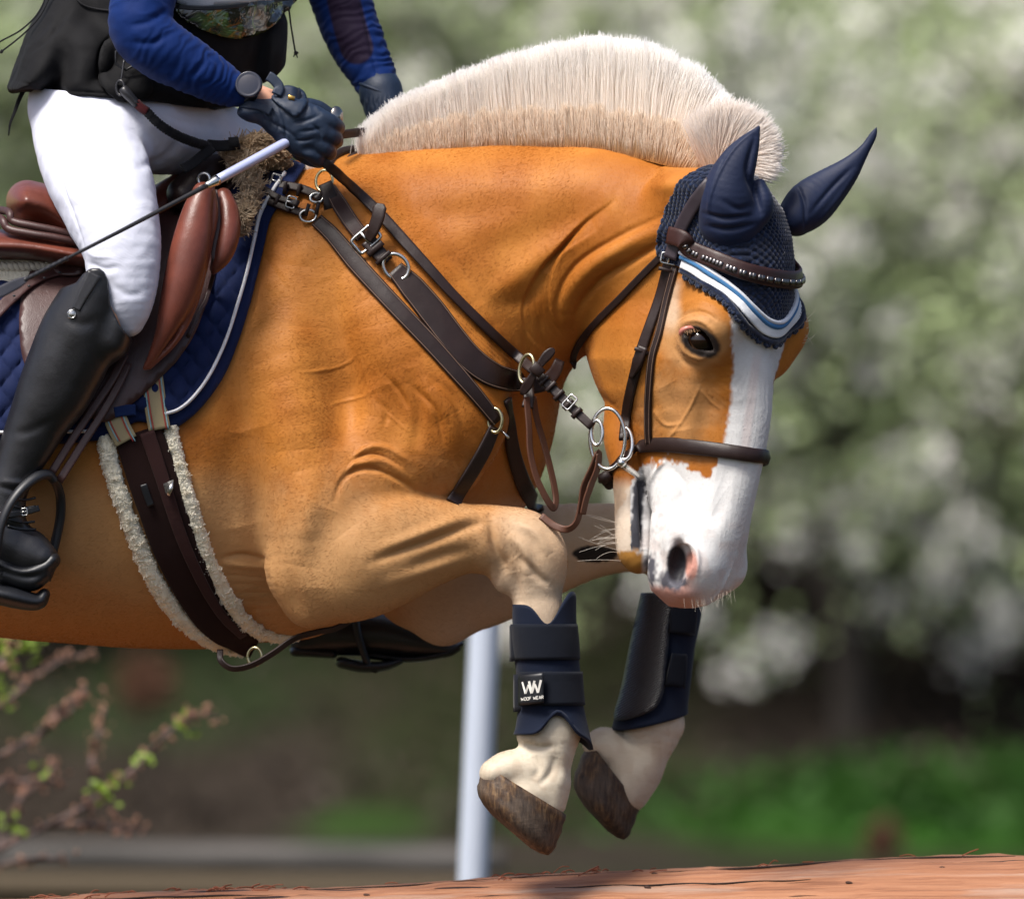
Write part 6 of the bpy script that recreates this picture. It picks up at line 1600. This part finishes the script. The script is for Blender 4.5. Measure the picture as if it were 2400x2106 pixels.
mb = MB(); mb.tube(np.array([p for i in range(6) for p in (np.array(hexa[i]), (np.array(hexa[i]) * .5 + np.array(hexa[(i + 1) % 6]) * .5))]), 3.4, 6, closed=True); mb.tube([(286, 128, w_), (304, 128, w_), (295, 146, w_), (286, 128, w_)], 2, 6); mb.build('hexagon_badge', BLKR, rider)
lan = empty('lanyard', (350, 270, -420)); lan.parent = rider
mb = MB(); mb.tube(catmull([(291, 140, w_ - 4), (287, 170, w_ - 10), (283, 195, w_ - 12)], 4), 3, 6); mb.ring((282, 206, w_ - 14), 10, 3.4, (.4, 0, 1), 24, 8, ry=17); mb.tube(catmull([(286, 206, w_ - 14), (300, 222, w_ - 16), (322, 246, w_ - 14)], 4), [10, 12, 13, 13, 13, 12, 11, 11, 11], 10); mb.build('clip', node_mat('dark_plastic', (.02, .02, .024), .35)[0], lan)
mb = MB(); pl_ = catmull([(318, 240, w_ - 14), (330, 252, w_ - 14), (345, 262, w_ - 14)], 4); mb.tube(pl_, 11, 8); mb.build('red_sleeve', fabric('dark_red_cloth', (.06, .008, .01), .8), lan)
mb = MB(); pp = catmull([(340, 258, w_ - 12), (372, 290, w_ - 8), (410, 315, w_ + 10), (450, 332, w_ + 50), (490, 344, w_ + 100)], 14); mb.tube(pp, 9 + 3.6 * np.abs(np.sin(np.arange(len(pp)) * 1.35)), 10); mb.build('bungee', fabric('black_webbing', (.008, .008, .010), .8), lan)
BW = bpy.data.materials['black_webbing']
mb = MB(); p = catmull([(488, 340, w_ + 92), (520, 342, w_ + 110), (560, 338, w_ + 130)], 6); mb.strap(p, np.tile([0, -.2, -.98], (len(p), 1)), 26, 9); mb.box((548, 334, w_ + 116), (12, 13, 9), (1, -.1, 0), (0, 1, 0), .3)
mb.build('strap', BW, lan); mb = MB(); p = catmull([(498, 346, w_ + 84), (470, 368, w_ + 66), (450, 384, w_ + 52), (428, 396, w_ + 40)], 6); mb.strap(p, np.tile([.1, -.2, -.98], (len(p), 1)), 24, 9); mb.build('strap', BW, lan)
mb = MB()
mb.tube(catmull([(112, -20, -150), (90, 30, -160), (50, 70, -170), (0, 98, -175), (-30, 120, -175)], 5), 2.2, 6); mb.build('cord', BW, rider); mb = MB(); mb.tube(catmull([(122, -20, -150), (95, 36, -165), (55, 80, -175), (2, 122, -180), (-20, 134, -178)], 5), 2.2, 6); mb.blob((4, 121, -182), (4, 5, 4), 8, 6); mb.build('cord', BW, rider)
mb = MB(); mb.tube(catmull([(676, 10, -60), (682, 60, -62), (690, 110, -62), (694, 130, -60)], 5), 2.4, 6); mb.blob((694, 124, -60), (6, 4, 4), 8, 6); mb.tube([(694, 124, -60), (697, 136, -60)], 1.6, 5); mb.tube([(692, 124, -60), (688, 134, -60)], 1.6, 5); mb.build('cord', BW, rider)
mb = MB(); p = catmull([(58, 206, -90), (44, 236, -92), (34, 264, -92), (24, 290, -92), (20, 318, -90)], 5); mb.strap(p, np.tile([0, 0, -1.], (len(p), 1)), np.interp(np.linspace(0, 1, len(p)), [0, .5, 1], [12, 8, 3]), 4); mb.build('strap_end', BW, rider)
p, N = on(vb, [(170, -20), (190, 10), (230, 22), (270, 26)], 4); mb = MB(); mb.tube(p, 2.4, 6); mb.build('cord', BW, rider)
G = Field(); G.sweep([(470, -520, 0, 96, 92), (540, -545, 0, 112, 100), (600, -540, 0, 84, 88)], k=20); G.sweep([(640, -510, 0, 30, 60), (690, -505, 0, 12, 52)], k=10); solid(G, 'helmet', node_mat('helmet_shell', (.01, .012, .03), .4)[0], rider, 8)

# ---- whip
whip = empty('riding_whip', (500, 430, -440), 'thin black whip with silver lilac handle held by the gloved hand across the white thigh', 'whip')
HANDL, hn_, hl_, hb_ = node_mat('lilac_grip', (.50, .54, .78), .35, metal=.35, spec=.5)
def wp(t): return np.array([790 + (0 - 790) * t, 268 + (685 - 268) * t + 6 * math.sin(math.pi * t), -272 - 560 * t])
mb = MB(); mb.tube([wp(t) for t in np.linspace(.0, .36, 14)], np.interp(np.linspace(0, 1, 14), [0, 1], [12, 11.5]), 16); mb.build('handle', HANDL, whip)
mb = MB(); mb.tube([wp(t) for t in (.355, .362, .385, .388)], [13, 12, 8, 7], 16); mb.build('ferrule', STL, whip)
mb = MB(); mb.tube([wp(t) for t in np.linspace(.385, .93, 30)], np.interp(np.linspace(0, 1, 30), [0, .5, 1], [6.5, 4.8, 3.2]), 10)
mb.tube([wp(t) for t in np.linspace(.80, .93, 24)], 5.4 + .9 * np.sin(np.arange(24) * 2.1), 8); mb.build('shaft', node_mat('woven_shaft', (.010, .010, .012), .5)[0], whip)
e0, e1 = wp(.915), wp(1.03); p = np.array([e0 + (e1 - e0) * t for t in np.linspace(0, 1, 8)]); mb = MB(); mb.strap(p, np.tile([.1, -.1, -1.], (8, 1)), [8, 18, 24, 26, 27, 27, 24, 14], 6); mb.build('popper', leather('grey_leather', (.045, .045, .055), .5), whip)
mb = MB(); kc = np.array([789, 272, -285.]); ax = np.array([.55, -.12, -.82]); ax /= np.linalg.norm(ax); u = np.cross(ax, (0, 1, 0)); u /= np.linalg.norm(u); vv_ = np.cross(ax, u); V = []
prof = [(0, 10), (8, 9), (15, 5), (17, 2), (17, -1), (12, -3), (8, -8), (7, -16), (9, -24), (0, -25)]
for r, z in prof:
    for k_ in range(24): a = 2 * math.pi * k_ / 24; V.append(kc + (u * math.cos(a) + vv_ * math.sin(a) * 1.3) * max(r, .01) * 1.05 + ax * z)
mb.add(V, [(i * 24 + k_, i * 24 + (k_ + 1) % 24, (i + 1) * 24 + (k_ + 1) % 24, (i + 1) * 24 + k_) for i in range(len(prof) - 1) for k_ in range(24)]); mb.build('knob', metal('dark_nickel', (.3, .28, .26), .15), whip)
# ================================================================ log, pole, shrubs, trees, ground
def at(x, y, Y):
    """metres: point seen at picture position x, y on the plane Y metres behind the horse"""
    k = S * (DIST + Y) / DIST
    return np.array([(x - 1200) * k, Y, CAMZ - (y - 1053) * k])
def leaf_mat(name, c, c2, tr=.0):
    m, n_, l, b = node_mat(name, c, .6, spec=.2); nt = m.node_tree
    l.new(ramp(nt, noise(nt, coords(nt), 3.5, 3), [(.35, c), (.65, c2)]), b.inputs['Base Color']); return m
def make_log():
    R = 520; n = 72; X = np.linspace(-1500, 3900, 240); V = []
    def topy(x): return 2102 - (x / 2400) * 99 + 5 * np.sin(x / 420.) + 2.5 * np.sin(x / 130. + 1)
    rg = np.random.default_rng(3)
    for x in X:
        for i in range(n):
            a = 2 * math.pi * i / n
            V.append((x, topy(x) + R - R * math.cos(a), 40 - R * math.sin(a)))
    V = np.array(V); a = np.tile(np.arange(n) * 2 * math.pi / n, len(X))
    r = np.stack([V[:, 0] * .12, np.cos(a) * 130, np.sin(a) * 130], 1)
    d = (vnoise(r, 14, 91) - .5) * 10 + (vnoise(r, 5, 92) - .5) * 5
    crack = np.exp(-((a - .24 - .03 * np.sin(V[:, 0] / 300.)) / .012) ** 2) * -0
    V[:, 1] += -np.cos(a) * d; V[:, 2] += -np.sin(a) * d
    F = [(j * n + i, (j + 1) * n + i, (j + 1) * n + (i + 1) % n, j * n + (i + 1) % n) for j in range(len(X) - 1) for i in range(n)]
    F += [tuple(range(n)), tuple((len(X) - 1) * n + i for i in reversed(range(n)))]
    m, nn_, l, b = node_mat('redwood_log', (.3, .1, .04), .62, spec=.3); nt = m.node_tree
    g1 = noise(nt, coords(nt, (1.8, 42, 84)), 1.0, 6, .65, .3); g2 = noise(nt, coords(nt, (5, 120, 220)), 1.0, 4, .6)
    c = mixc(nt, .5, ramp(nt, g1, [(.28, (.11, .042, .022)), (.46, (.32, .13, .06)), (.60, (.42, .195, .10)), (.78, (.44, .29, .21))]), ramp(nt, g2, [(.3, (.13, .05, .028)), (.7, (.38, .185, .10))]))
    gr = ramp(nt, noise(nt, coords(nt, (1.2, 14, 30)), 1.0, 5, .6), [(.54, (0, 0, 0)), (.70, (1, 1, 1))])
    c = mixc(nt, gr, c, (.36, .25, .19)); 
    ck = ramp(nt, noise(nt, coords(nt, (1.4, 44, 80)), 1.0, 3, .5, .2), [(.335, (1, 1, 1)), (.36, (0, 0, 0))])
    c = mixc(nt, ck, c, (.03, .012, .008))
    l.new(c, b.inputs['Base Color']); n1 = bump(nt, b, g2, .35, .003); n2 = bump(nt, b, g1, .5, .01, n1); bump(nt, b, math_(nt, 'MULTIPLY', ck, -1), .8, .01, n2)
    log = mesh_obj('log_jump', V, F, m); tag(log, 'smooth reddish peeled log lying across the bottom of the picture as the jump', 'log jump')
    dk = node_mat('crack_shadow', (.02, .010, .007), .9)[0]
    def lp(x, ang, lift): return (x, topy(x) + R - (R + lift) * math.cos(ang), 40 - (R + lift) * math.sin(ang))
    for x0, x1, a0, a1, w in ((90, 640, .20, .26, 3.2), (700, 1400, .16, .13, 2.2), (1520, 2380, .17, .12, 3.6), (-300, 300, .42, .46, 3), (1300, 1900, .36, .40, 2.6)):
        pts = [lp(x, a0 + (a1 - a0) * t + .006 * math.sin(t * 22), 1) for t, x in zip(np.linspace(0, 1, 40), np.linspace(x0, x1, 40))]
        mb = MB(); mb.tube(pts, w * np.sin(np.linspace(.05, math.pi - .05, 40)) ** .5, 6); mb.build('crack', dk, log)
    kn = node_mat('knot', (.05, .02, .012), .8)[0]
    for x, a in ((860, .30), (1518, .40), (920, .50), (1990, .46), (1535, .2), (240, .5), (2210, .33)):
        mb = MB(); mb.blob(lp(x, a, 0), (9, 4, 3), 10, 6, (1, .2, 0)); mb.build('knot', kn, log)
    NEED = node_mat('pine_needle', (.22, .055, .02), .7)[0]
    rg = random.Random(4)
    for k_ in range(70):
        x = rg.choice([rg.uniform(380, 720), rg.uniform(1150, 1420), rg.uniform(0, 2400), rg.uniform(60, 300)]); a = rg.uniform(-.12, .2); L = rg.uniform(14, 46)
        th = rg.uniform(-.5, .5); p0 = np.array(lp(x, a, 2)); p1 = p0 + np.array([math.cos(th) * L, -abs(math.sin(th)) * L * rg.choice([.1, .2, .9]), rg.uniform(-12, 12)])
        mid = (p0 + p1) / 2 + np.array([0, -rg.uniform(0, 7), 0]); mb = MB(); mb.tube(catmull([p0, mid, p1], 4), rg.uniform(1.0, 1.8), 5)
        o = mb.build('pine_needle', NEED); tag(o, 'dry reddish pine needles scattered along the top of the peeled log', 'pine needle', 'dry pine needles lying on the log')
make_log()
# pole
mb = MB(); a, b = at(1152, 1120, 3.0), at(1100, 2250, 3.0); b = a + (b - a) * ((a[2]) / (a[2] - b[2]))
mb.tube([a + (b - a) * t for t in np.linspace(0, 1, 12)], .030, 20); mb.blob(a, .030, 16, 8)
WP = node_mat('white_plastic', (.46, .51, .60), .5)[0]
o = mb.build('white_pole', WP, None, world_space=True); tag(o, 'white upright plastic pole standing behind the folded near foreleg', 'pole')
# low wooden fence far left
WD, wn1, wl1, wb1 = node_mat('weathered_wood', (.2, .17, .13), .8); nt = WD.node_tree; wl1.new(ramp(nt, noise(nt, coords(nt, (3, 20, 40)), 1.0, 4), [(.35, (.035, .032, .028)), (.65, (.09, .082, .074))]), wb1.inputs['Base Color'])
YD = node_mat('straw_wood', (.08, .058, .032), .8)[0]
fence = bpy.data.objects.new('wooden_fence', None); COL.objects.link(fence); fence.location = at(400, 2060, 9.0) * [1, 1, 0]; bpy.context.view_layer.update(); tag(fence, 'low weathered wooden rail fence blurred behind the left end of the log', 'fence')
for y, m_, r in ((2012, WD, .045), (2078, YD, .05)):
    mb = MB(); mb.tube([at(x, y + (x - 500) * .01, 9.0) for x in np.linspace(-900, 1180, 30)], r, 12, flat=1.0); mb.build('rail', m_, fence, world_space=True)
for x in (-500, 30, 480, 1060):
    a = at(x, 1990, 9.08); mb = MB(); mb.tube([a, (a[0], a[1], a[2] * .5), (a[0], a[1], -.05)], .045, 10); mb.build('post', YD if x in (30, 480) else WD, fence, world_space=True)
# budding shrub
def bud_shrub():
    root = bpy.data.objects.new('budding_shrub', None); COL.objects.link(root); root.location = (at(-250, 2100, 1.9)[0], 1.9, 0); bpy.context.view_layer.update()
    tag(root, 'budding shrub with brown twigs and lime green leaves below the horse belly', 'shrub')
    ST_ = node_mat('twig_bark', (.11, .07, .06), .8)[0]; BU = leaf_mat('brown_bud', (.20, .10, .07), (.30, .17, .11))
    LF, a_, b_, c_ = node_mat('lime_leaf', (.15, .23, .018), .5, spec=.3); c_.inputs['Transmission Weight'].default_value = 0; 
    rg = random.Random(11)
    stems = [[(-260, 2500), (-200, 2100), (0, 1990), (110, 1935), (230, 1870), (320, 1795), (380, 1730), (430, 1690), (475, 1676), (512, 1682)],
             [(110, 1935), (200, 1930), (270, 1938), (340, 1944)], [(-230, 2300), (-120, 1850), (0, 1770), (90, 1720), (170, 1660), (200, 1610)], [(230, 1870), (215, 1800), (225, 1740), (240, 1690), (246, 1655)],
             [(-150, 2000), (-60, 1700), (20, 1640), (80, 1590), (150, 1545), (225, 1530)], [(-60, 1700), (0, 1560), (30, 1500), (60, 1440)], [(90, 1720), (120, 1690), (150, 1650), (190, 1640)], [(0, 1990), (40, 1880), (110, 1820), (130, 1770)],
             [(-180, 2060), (-20, 1850), (60, 1830), (150, 1830)], [(-200, 2100), (30, 2020), (150, 2010)]]
    mb = MB(); bd = MB()
    for st in stems:
        Y = 2.4 + rg.uniform(-.35, .35); p = np.array([at(x, y, Y + .1 * math.sin(i)) for i, (x, y) in enumerate(catmull(st, 5)[:, :2])]) if True else 0
        mb2 = MB(); mb2.tube(p, np.linspace(.007, .0028, len(p)), 7); mb2.build('stem', ST_, root, world_space=True)
        b = MB()
        for q in p[len(p) // 4:]:
            for _ in range(5):
                if rg.random() < .42:
                    o_ = np.array([rg.gauss(0, .010), rg.gauss(0, .012), rg.gauss(0, .010)]); r = rg.uniform(.002, .006)
                    b.blob(q + o_, (r, r, r * 1.5), 7, 5, (1, 0, rg.uniform(-1, 1)))
        if b.v: o = b.build('buds', BU, root, world_space=True); o['kind'] = 'stuff'
    lv = [(340, 1780, 9), (425, 1695, 4), (432, 1712, 3), (275, 1830, 8), (240, 1862, 5), (218, 1845, 5), (90, 1800, 5), (52, 1945, 6), (5, 1930, 4), (12, 1600, 5), (15, 1545, 9), (55, 1520, 10), (30, 1490, 10), (75, 1500, 6), (0, 1650, 5), (248, 1885, 4), (0, 1560, 6), (60, 1560, 5), (-20, 1520, 8)]
    for x, y, n in lv:
        b = MB(); c = at(x, y, 2.3)
        for k_ in range(n):
            a = rg.uniform(0, 6.28); L = rg.uniform(.010, .018); d = np.array([math.cos(a), rg.uniform(-.5, .5), abs(math.sin(a)) * 1.1 - .2]); d /= np.linalg.norm(d); s_ = np.cross(d, (rg.uniform(-.6, .6), -1, .3)); s_ /= np.linalg.norm(s_)
            o_ = c + np.array([rg.gauss(0, .010), rg.gauss(0, .01), rg.gauss(0, .010)]); w = L * .34
            V = [o_, o_ + d * L * .35 + s_ * w, o_ + d * L * .8 + s_ * w * .7, o_ + d * L * 1.15, o_ + d * L * .8 - s_ * w * .7, o_ + d * L * .35 - s_ * w]
            b.add(V, [(0, 1, 2, 3), (0, 3, 4, 5)])
        b.build('leaf_tuft', LF, root, world_space=True)
bud_shrub()
# ---- terrain
def ground_z(x, y):
    b = np.clip((y - 19.5) / 6.5, 0, 1); z = 1.35 * b * b * (3 - 2 * b)
    z = z + 9.5 * np.clip((y - 31) / 22, 0, 1) ** 1.2
    z = z + .12 * np.sin(x * 1.1 + y * .35) * b + .10 * np.sin(x * .45 + 1.3) * b
    mound = .22 * np.exp(-((x - 2.2) / 1.8) ** 2 - ((y - 20.6) / .9) ** 2) + .06 * np.exp(-((x + .7) / .4) ** 2 - ((y - 20.2) / .9) ** 2)
    return z + mound
gx = np.unique(np.concatenate([np.linspace(-60, 60, 61), np.linspace(-9, 9, 150)])); gy = np.unique(np.concatenate([np.linspace(-25, 80, 60), np.linspace(15, 34, 130)]))
X, Yg = np.meshgrid(gx, gy, indexing='ij'); Z = ground_z(X, Yg); n_ = vnoise(np.stack([X.ravel(), Yg.ravel(), X.ravel() * 0], 1) * 10, 7, 5)
V = np.stack([X.ravel(), Yg.ravel(), Z.ravel() + (n_ - .5) * .05], 1); ny = len(gy)
F = np.array([(i * ny + j, (i + 1) * ny + j, (i + 1) * ny + j + 1, i * ny + j + 1) for i in range(len(gx) - 1) for j in range(ny - 1)])
xx, yy_, zz = V.T
grass = np.array([.028, .030, .014]); dirt = np.array([.027, .021, .016]); dark = np.array([.019, .023, .009])
nn2 = vnoise(V * [1, 1, 2] * 10, 9, 6); nn3 = vnoise(V * 10, 16, 7)
C = np.tile(grass * .8, (len(V), 1)); onb = sstep(17, 19.5, yy_)[:, None]; C = C * (1 - onb) + (dirt + (dark - dirt) * sstep(.4, .6, nn3)[:, None]) * onb
def patch(cx, cy, rx, ry, col, k_=1.0):
    global C
    m = (sstep(1.25, .6, np.hypot((xx - cx) / rx, (yy_ - cy) / ry) + (nn2 - .5) * .5) * k_)[:, None]; C = C * (1 - m) + np.array(col) * m
patch(2.4, 20.1, 1.6, .75, (.022, .078, .008)); patch(-.64, 20.0, .26, .4, (.024, .06, .009), .8); patch(-1.6, 22.4, .7, .8, (.018, .034, .010), .7); patch(3.6, 21.4, 1.2, .8, (.025, .075, .010), .7)
hill = sstep(28, 33, yy_)[:, None]; C = C * (1 - hill) + np.array([.22, .28, .14]) * hill
gm, gn, gl, gb_ = node_mat('ground_cover', (.1, .1, .1), .9, spec=.1); a_ = gn.new('ShaderNodeAttribute'); a_.attribute_name = 'tint'
gl.new(mixc(gm.node_tree, 1.0, a_.outputs['Color'], ramp(gm.node_tree, noise(gm.node_tree, coords(gm.node_tree), 5, 5, .7), [(.3, (.55, .55, .55)), (.7, (1.3, 1.3, 1.3))]), 'MULTIPLY'), gb_.inputs['Base Color'])
g = mesh_obj('ground', V, F, gm, world_space=True, color=C); tag(g, kind='structure')
# ---- trees
LEAF = leaf_mat('leaf_green', (.30, .36, .19), (.42, .52, .25)); LEAF2 = leaf_mat('leaf_dark', (.23, .27, .16), (.36, .42, .24)); PET = leaf_mat('petal', (.68, .66, .61), (.78, .77, .73)); PET2 = leaf_mat('petal_pale', (.52, .56, .42), (.70, .71, .60)); BARK = node_mat('bark', (.035, .028, .022), .9)[0]
def quads(c, size, rg, flat=.5):
    n = len(c); a = rg.standard_normal((n, 3)); a /= np.linalg.norm(a, axis=1)[:, None]; b = np.cross(a, rg.standard_normal((n, 3))); b /= np.linalg.norm(b, axis=1)[:, None]
    s = size * (.7 + .6 * rg.random(n))[:, None]
    V = np.stack([c - a * s, c - b * s * flat, c + a * s, c + b * s * flat], 1).reshape(-1, 3); return V, np.arange(n * 4).reshape(-1, 4)
TM = {}
def tree_parts(kind, seed):
    rg = np.random.default_rng(seed); rr = random.Random(seed)
    tips = []; trunk = MB(); limbs = []
    trunk.tube(catmull([(0, 0, -.2), (.03, 0, .5), (-.05, .03, 1.1), (.02, 0, 1.8), (.1, -.05, 2.6)], 5), np.linspace(.10, .045, 21), 10)
    for k_ in range(14):
        z = .7 + 1.9 * k_ / 14; a = k_ * 2.4 + rr.uniform(-.4, .4); L = rr.uniform(1.0, 1.75) * (1 - .25 * (z - .7) / 2)
        p = [np.array([0, 0, z]), np.array([math.cos(a) * L * .5, math.sin(a) * L * .5, z + L * .28]), np.array([math.cos(a) * L, math.sin(a) * L, z + L * rr.uniform(.15, .6)])]
        q = catmull(p, 6); trunk.tube(q, np.linspace(.035, .008, len(q)), 6)
        for t in q[3:]:
            for _ in range(3):
                e = t + np.array([rr.gauss(0, .32), rr.gauss(0, .32), rr.gauss(.12, .30)]); trunk.tube([t, (t + e) / 2 + np.array([0, 0, .03]), e], [.008, .006, .003], 4); tips.append(e)
    tips = np.array(tips)
    nl, npt = (9000, 14000) if kind == 'blossom' else (15000, 5000)
    cl = tips[rg.integers(0, len(tips), 700)] + rg.standard_normal((700, 3)) * .14
    lc = cl[rg.integers(0, 700, nl)] + rg.standard_normal((nl, 3)) * .11
    bc0 = cl[rg.integers(0, 700, 420)] + rg.standard_normal((420, 3)) * .10
    bc = bc0[rg.integers(0, 420, npt)] + rg.standard_normal((npt, 3)) * .045
    return trunk, quads(lc, .035, rg), quads(bc, .024, rg, .9)
def add_tree(kind, seed, x, Y, sc, rot, label, leaf, pet):
    key = (kind, seed, leaf.name, pet.name)
    if key not in TM:
        tr, lf, pt_ = tree_parts(kind, seed)
        V = np.vstack([lf[0], pt_[0]]); F = np.vstack([lf[1], pt_[1] + len(lf[0])])
        to = tr.build('trunk', BARK, None, world_space=True); co = mesh_obj('crown', V, F, leaf, world_space=True, smooth=False)
        co.data.materials.append(pet); mi = np.zeros(len(F), np.int32); mi[len(lf[1]):] = 1; co.data.polygons.foreach_set('material_index', mi)
        TM[key] = (to.data, co.data); bpy.data.objects.remove(to); bpy.data.objects.remove(co)
    px = (x - 1200) * S * (DIST + Y) / DIST
    r = bpy.data.objects.new('blossom_tree' if kind == 'blossom' else 'leafy_tree', None); COL.objects.link(r)
    r.location = (px, Y, float(ground_z(np.array(px), np.array(Y))) - (.3 if kind == 'blossom' else .1)); r.scale = (sc,) * 3; r.rotation_euler = (0, 0, rot); tag(r, label, 'tree', 'trees on the bank behind the jump')
    for nm, me in zip(('trunk', 'crown'), TM[key]):
        o = bpy.data.objects.new(nm, me); COL.objects.link(o); o.parent = r
T = [('blossom', 1, 1980, 21.5, 1.1, .3, 'blurred white blossom tree beyond the horse face, low over the brown bank', LEAF, PET),
     ('blossom', 2, 2620, 22.5, 1.25, 1.9, 'white blossom tree at the right edge behind the dark bank', LEAF, PET),
     ('blossom', 1, 1400, 23.5, 1.15, 4.0, 'blossom tree rising behind the cream mane', LEAF, PET),
     ('leafy', 3, 1050, 25.5, 1.2, .8, 'pale green tree between the two riding arms and the mane', LEAF, PET2),
     ('leafy', 4, 300, 24.0, 1.2, 2.0, 'green tree behind the rider in black vest', LEAF, PET2),
     ('leafy', 3, -420, 23.0, 1.2, 3.3, 'leafy tree at the left edge behind the rider back', LEAF, PET2),
     ('blossom', 2, 2150, 27.0, 1.5, 5.0, 'taller blossom tree standing farther back above the far ear', LEAF2, PET),
     ('blossom', 1, 780, 27.5, 1.5, 1.0, 'hazy blossom tree far behind the reaching far arm', LEAF, PET2),
     ('blossom', 2, 1650, 26.5, 1.4, 3.0, 'blossom tree behind the horse poll and near ear', LEAF2, PET),
     ('leafy', 4, 2900, 26.0, 1.5, 1.2, 'dark leafy tree beyond the right edge blossom tree', LEAF2, PET2)]
T += [('blossom', 1, 3700, 22.5, 1.25, 2.2, 'blossom tree standing past the right edge of the picture', LEAF, PET), ('leafy', 4, 4400, 24.0, 1.4, .4, 'leafy tree outside the picture far to the right', LEAF, PET2),
      ('leafy', 3, -1500, 23.5, 1.3, 5.1, 'leafy tree outside the picture to the left', LEAF, PET2), ('blossom', 2, -2300, 23.0, 1.3, .9, 'blossom tree outside the picture far to the left', LEAF, PET)]
for t in T: add_tree(*t)
# undergrowth on the bank
rg = np.random.default_rng(12)
def stuff_leaves(name, n, box, size, mat, label=None):
    x, y = rg.uniform(box[0], box[1], n), rg.uniform(box[2], box[3], n)
    if name == 'bank_grass': x, y = (box[0] + box[1]) / 2 + rg.standard_normal(n) * (box[1] - box[0]) * .27, (box[2] + box[3]) / 2 + rg.standard_normal(n) * (box[3] - box[2]) * .25
    c = np.stack([x, y, ground_z(x, y) + rg.random(n) * box[4]], 1)
    V, F = quads(c, size, rg, .3); o = mesh_obj(name, V, F, mat, world_space=True, smooth=False); o['kind'] = 'stuff'; return o
stuff_leaves('bank_grass', 5000, (1.0, 4.4, 19.6, 20.7, .06), .06, leaf_mat('bank_grass_blade', (.018, .060, .007), (.03, .090, .011)))
stuff_leaves('dead_leaves', 9000, (-6, 8, 20, 27, .10), .05, leaf_mat('dead_leaf', (.030, .023, .018), (.06, .042, .031)))
stuff_leaves('undergrowth', 12000, (-7, 10, 26, 31, 1.7), .06, leaf_mat('undergrowth_leaf', (.06, .075, .035), (.13, .16, .075)))
def rust_bush(x, y, Y, r, label):
    c = at(x, y, Y); n = 500; d = rg.standard_normal((n, 3)); d /= np.linalg.norm(d, axis=1)[:, None]; d *= (rg.random(n) ** .5)[:, None] * r
    V, F = quads(d, .03, rg, .5); root = bpy.data.objects.new('rust_bush', None); COL.objects.link(root); root.location = tuple(c); bpy.context.view_layer.update(); tag(root, label, 'bush')
    o = mesh_obj('foliage', V, F, leaf_mat('rust_leaf', (.10, .05, .03), (.15, .075, .045)), world_space=True); o.parent = root
    gz = float(ground_z(np.array(c[0]), np.array(Y))); mb = MB(); mb.tube([(0, 0, gz - c[2] - .02), (0.01, 0, (gz - c[2]) * .5), (0, 0, 0)], .012, 6); o = mb.build('stem', BARK, None, world_space=True); o.parent = root
rust_bush(345, 1600, 20.5, .14, 'small rust brown bush on the dark bank under the horse belly')
rust_bush(2070, 1965, 17.0, .07, 'small rust brown bush in the green grass at lower right')
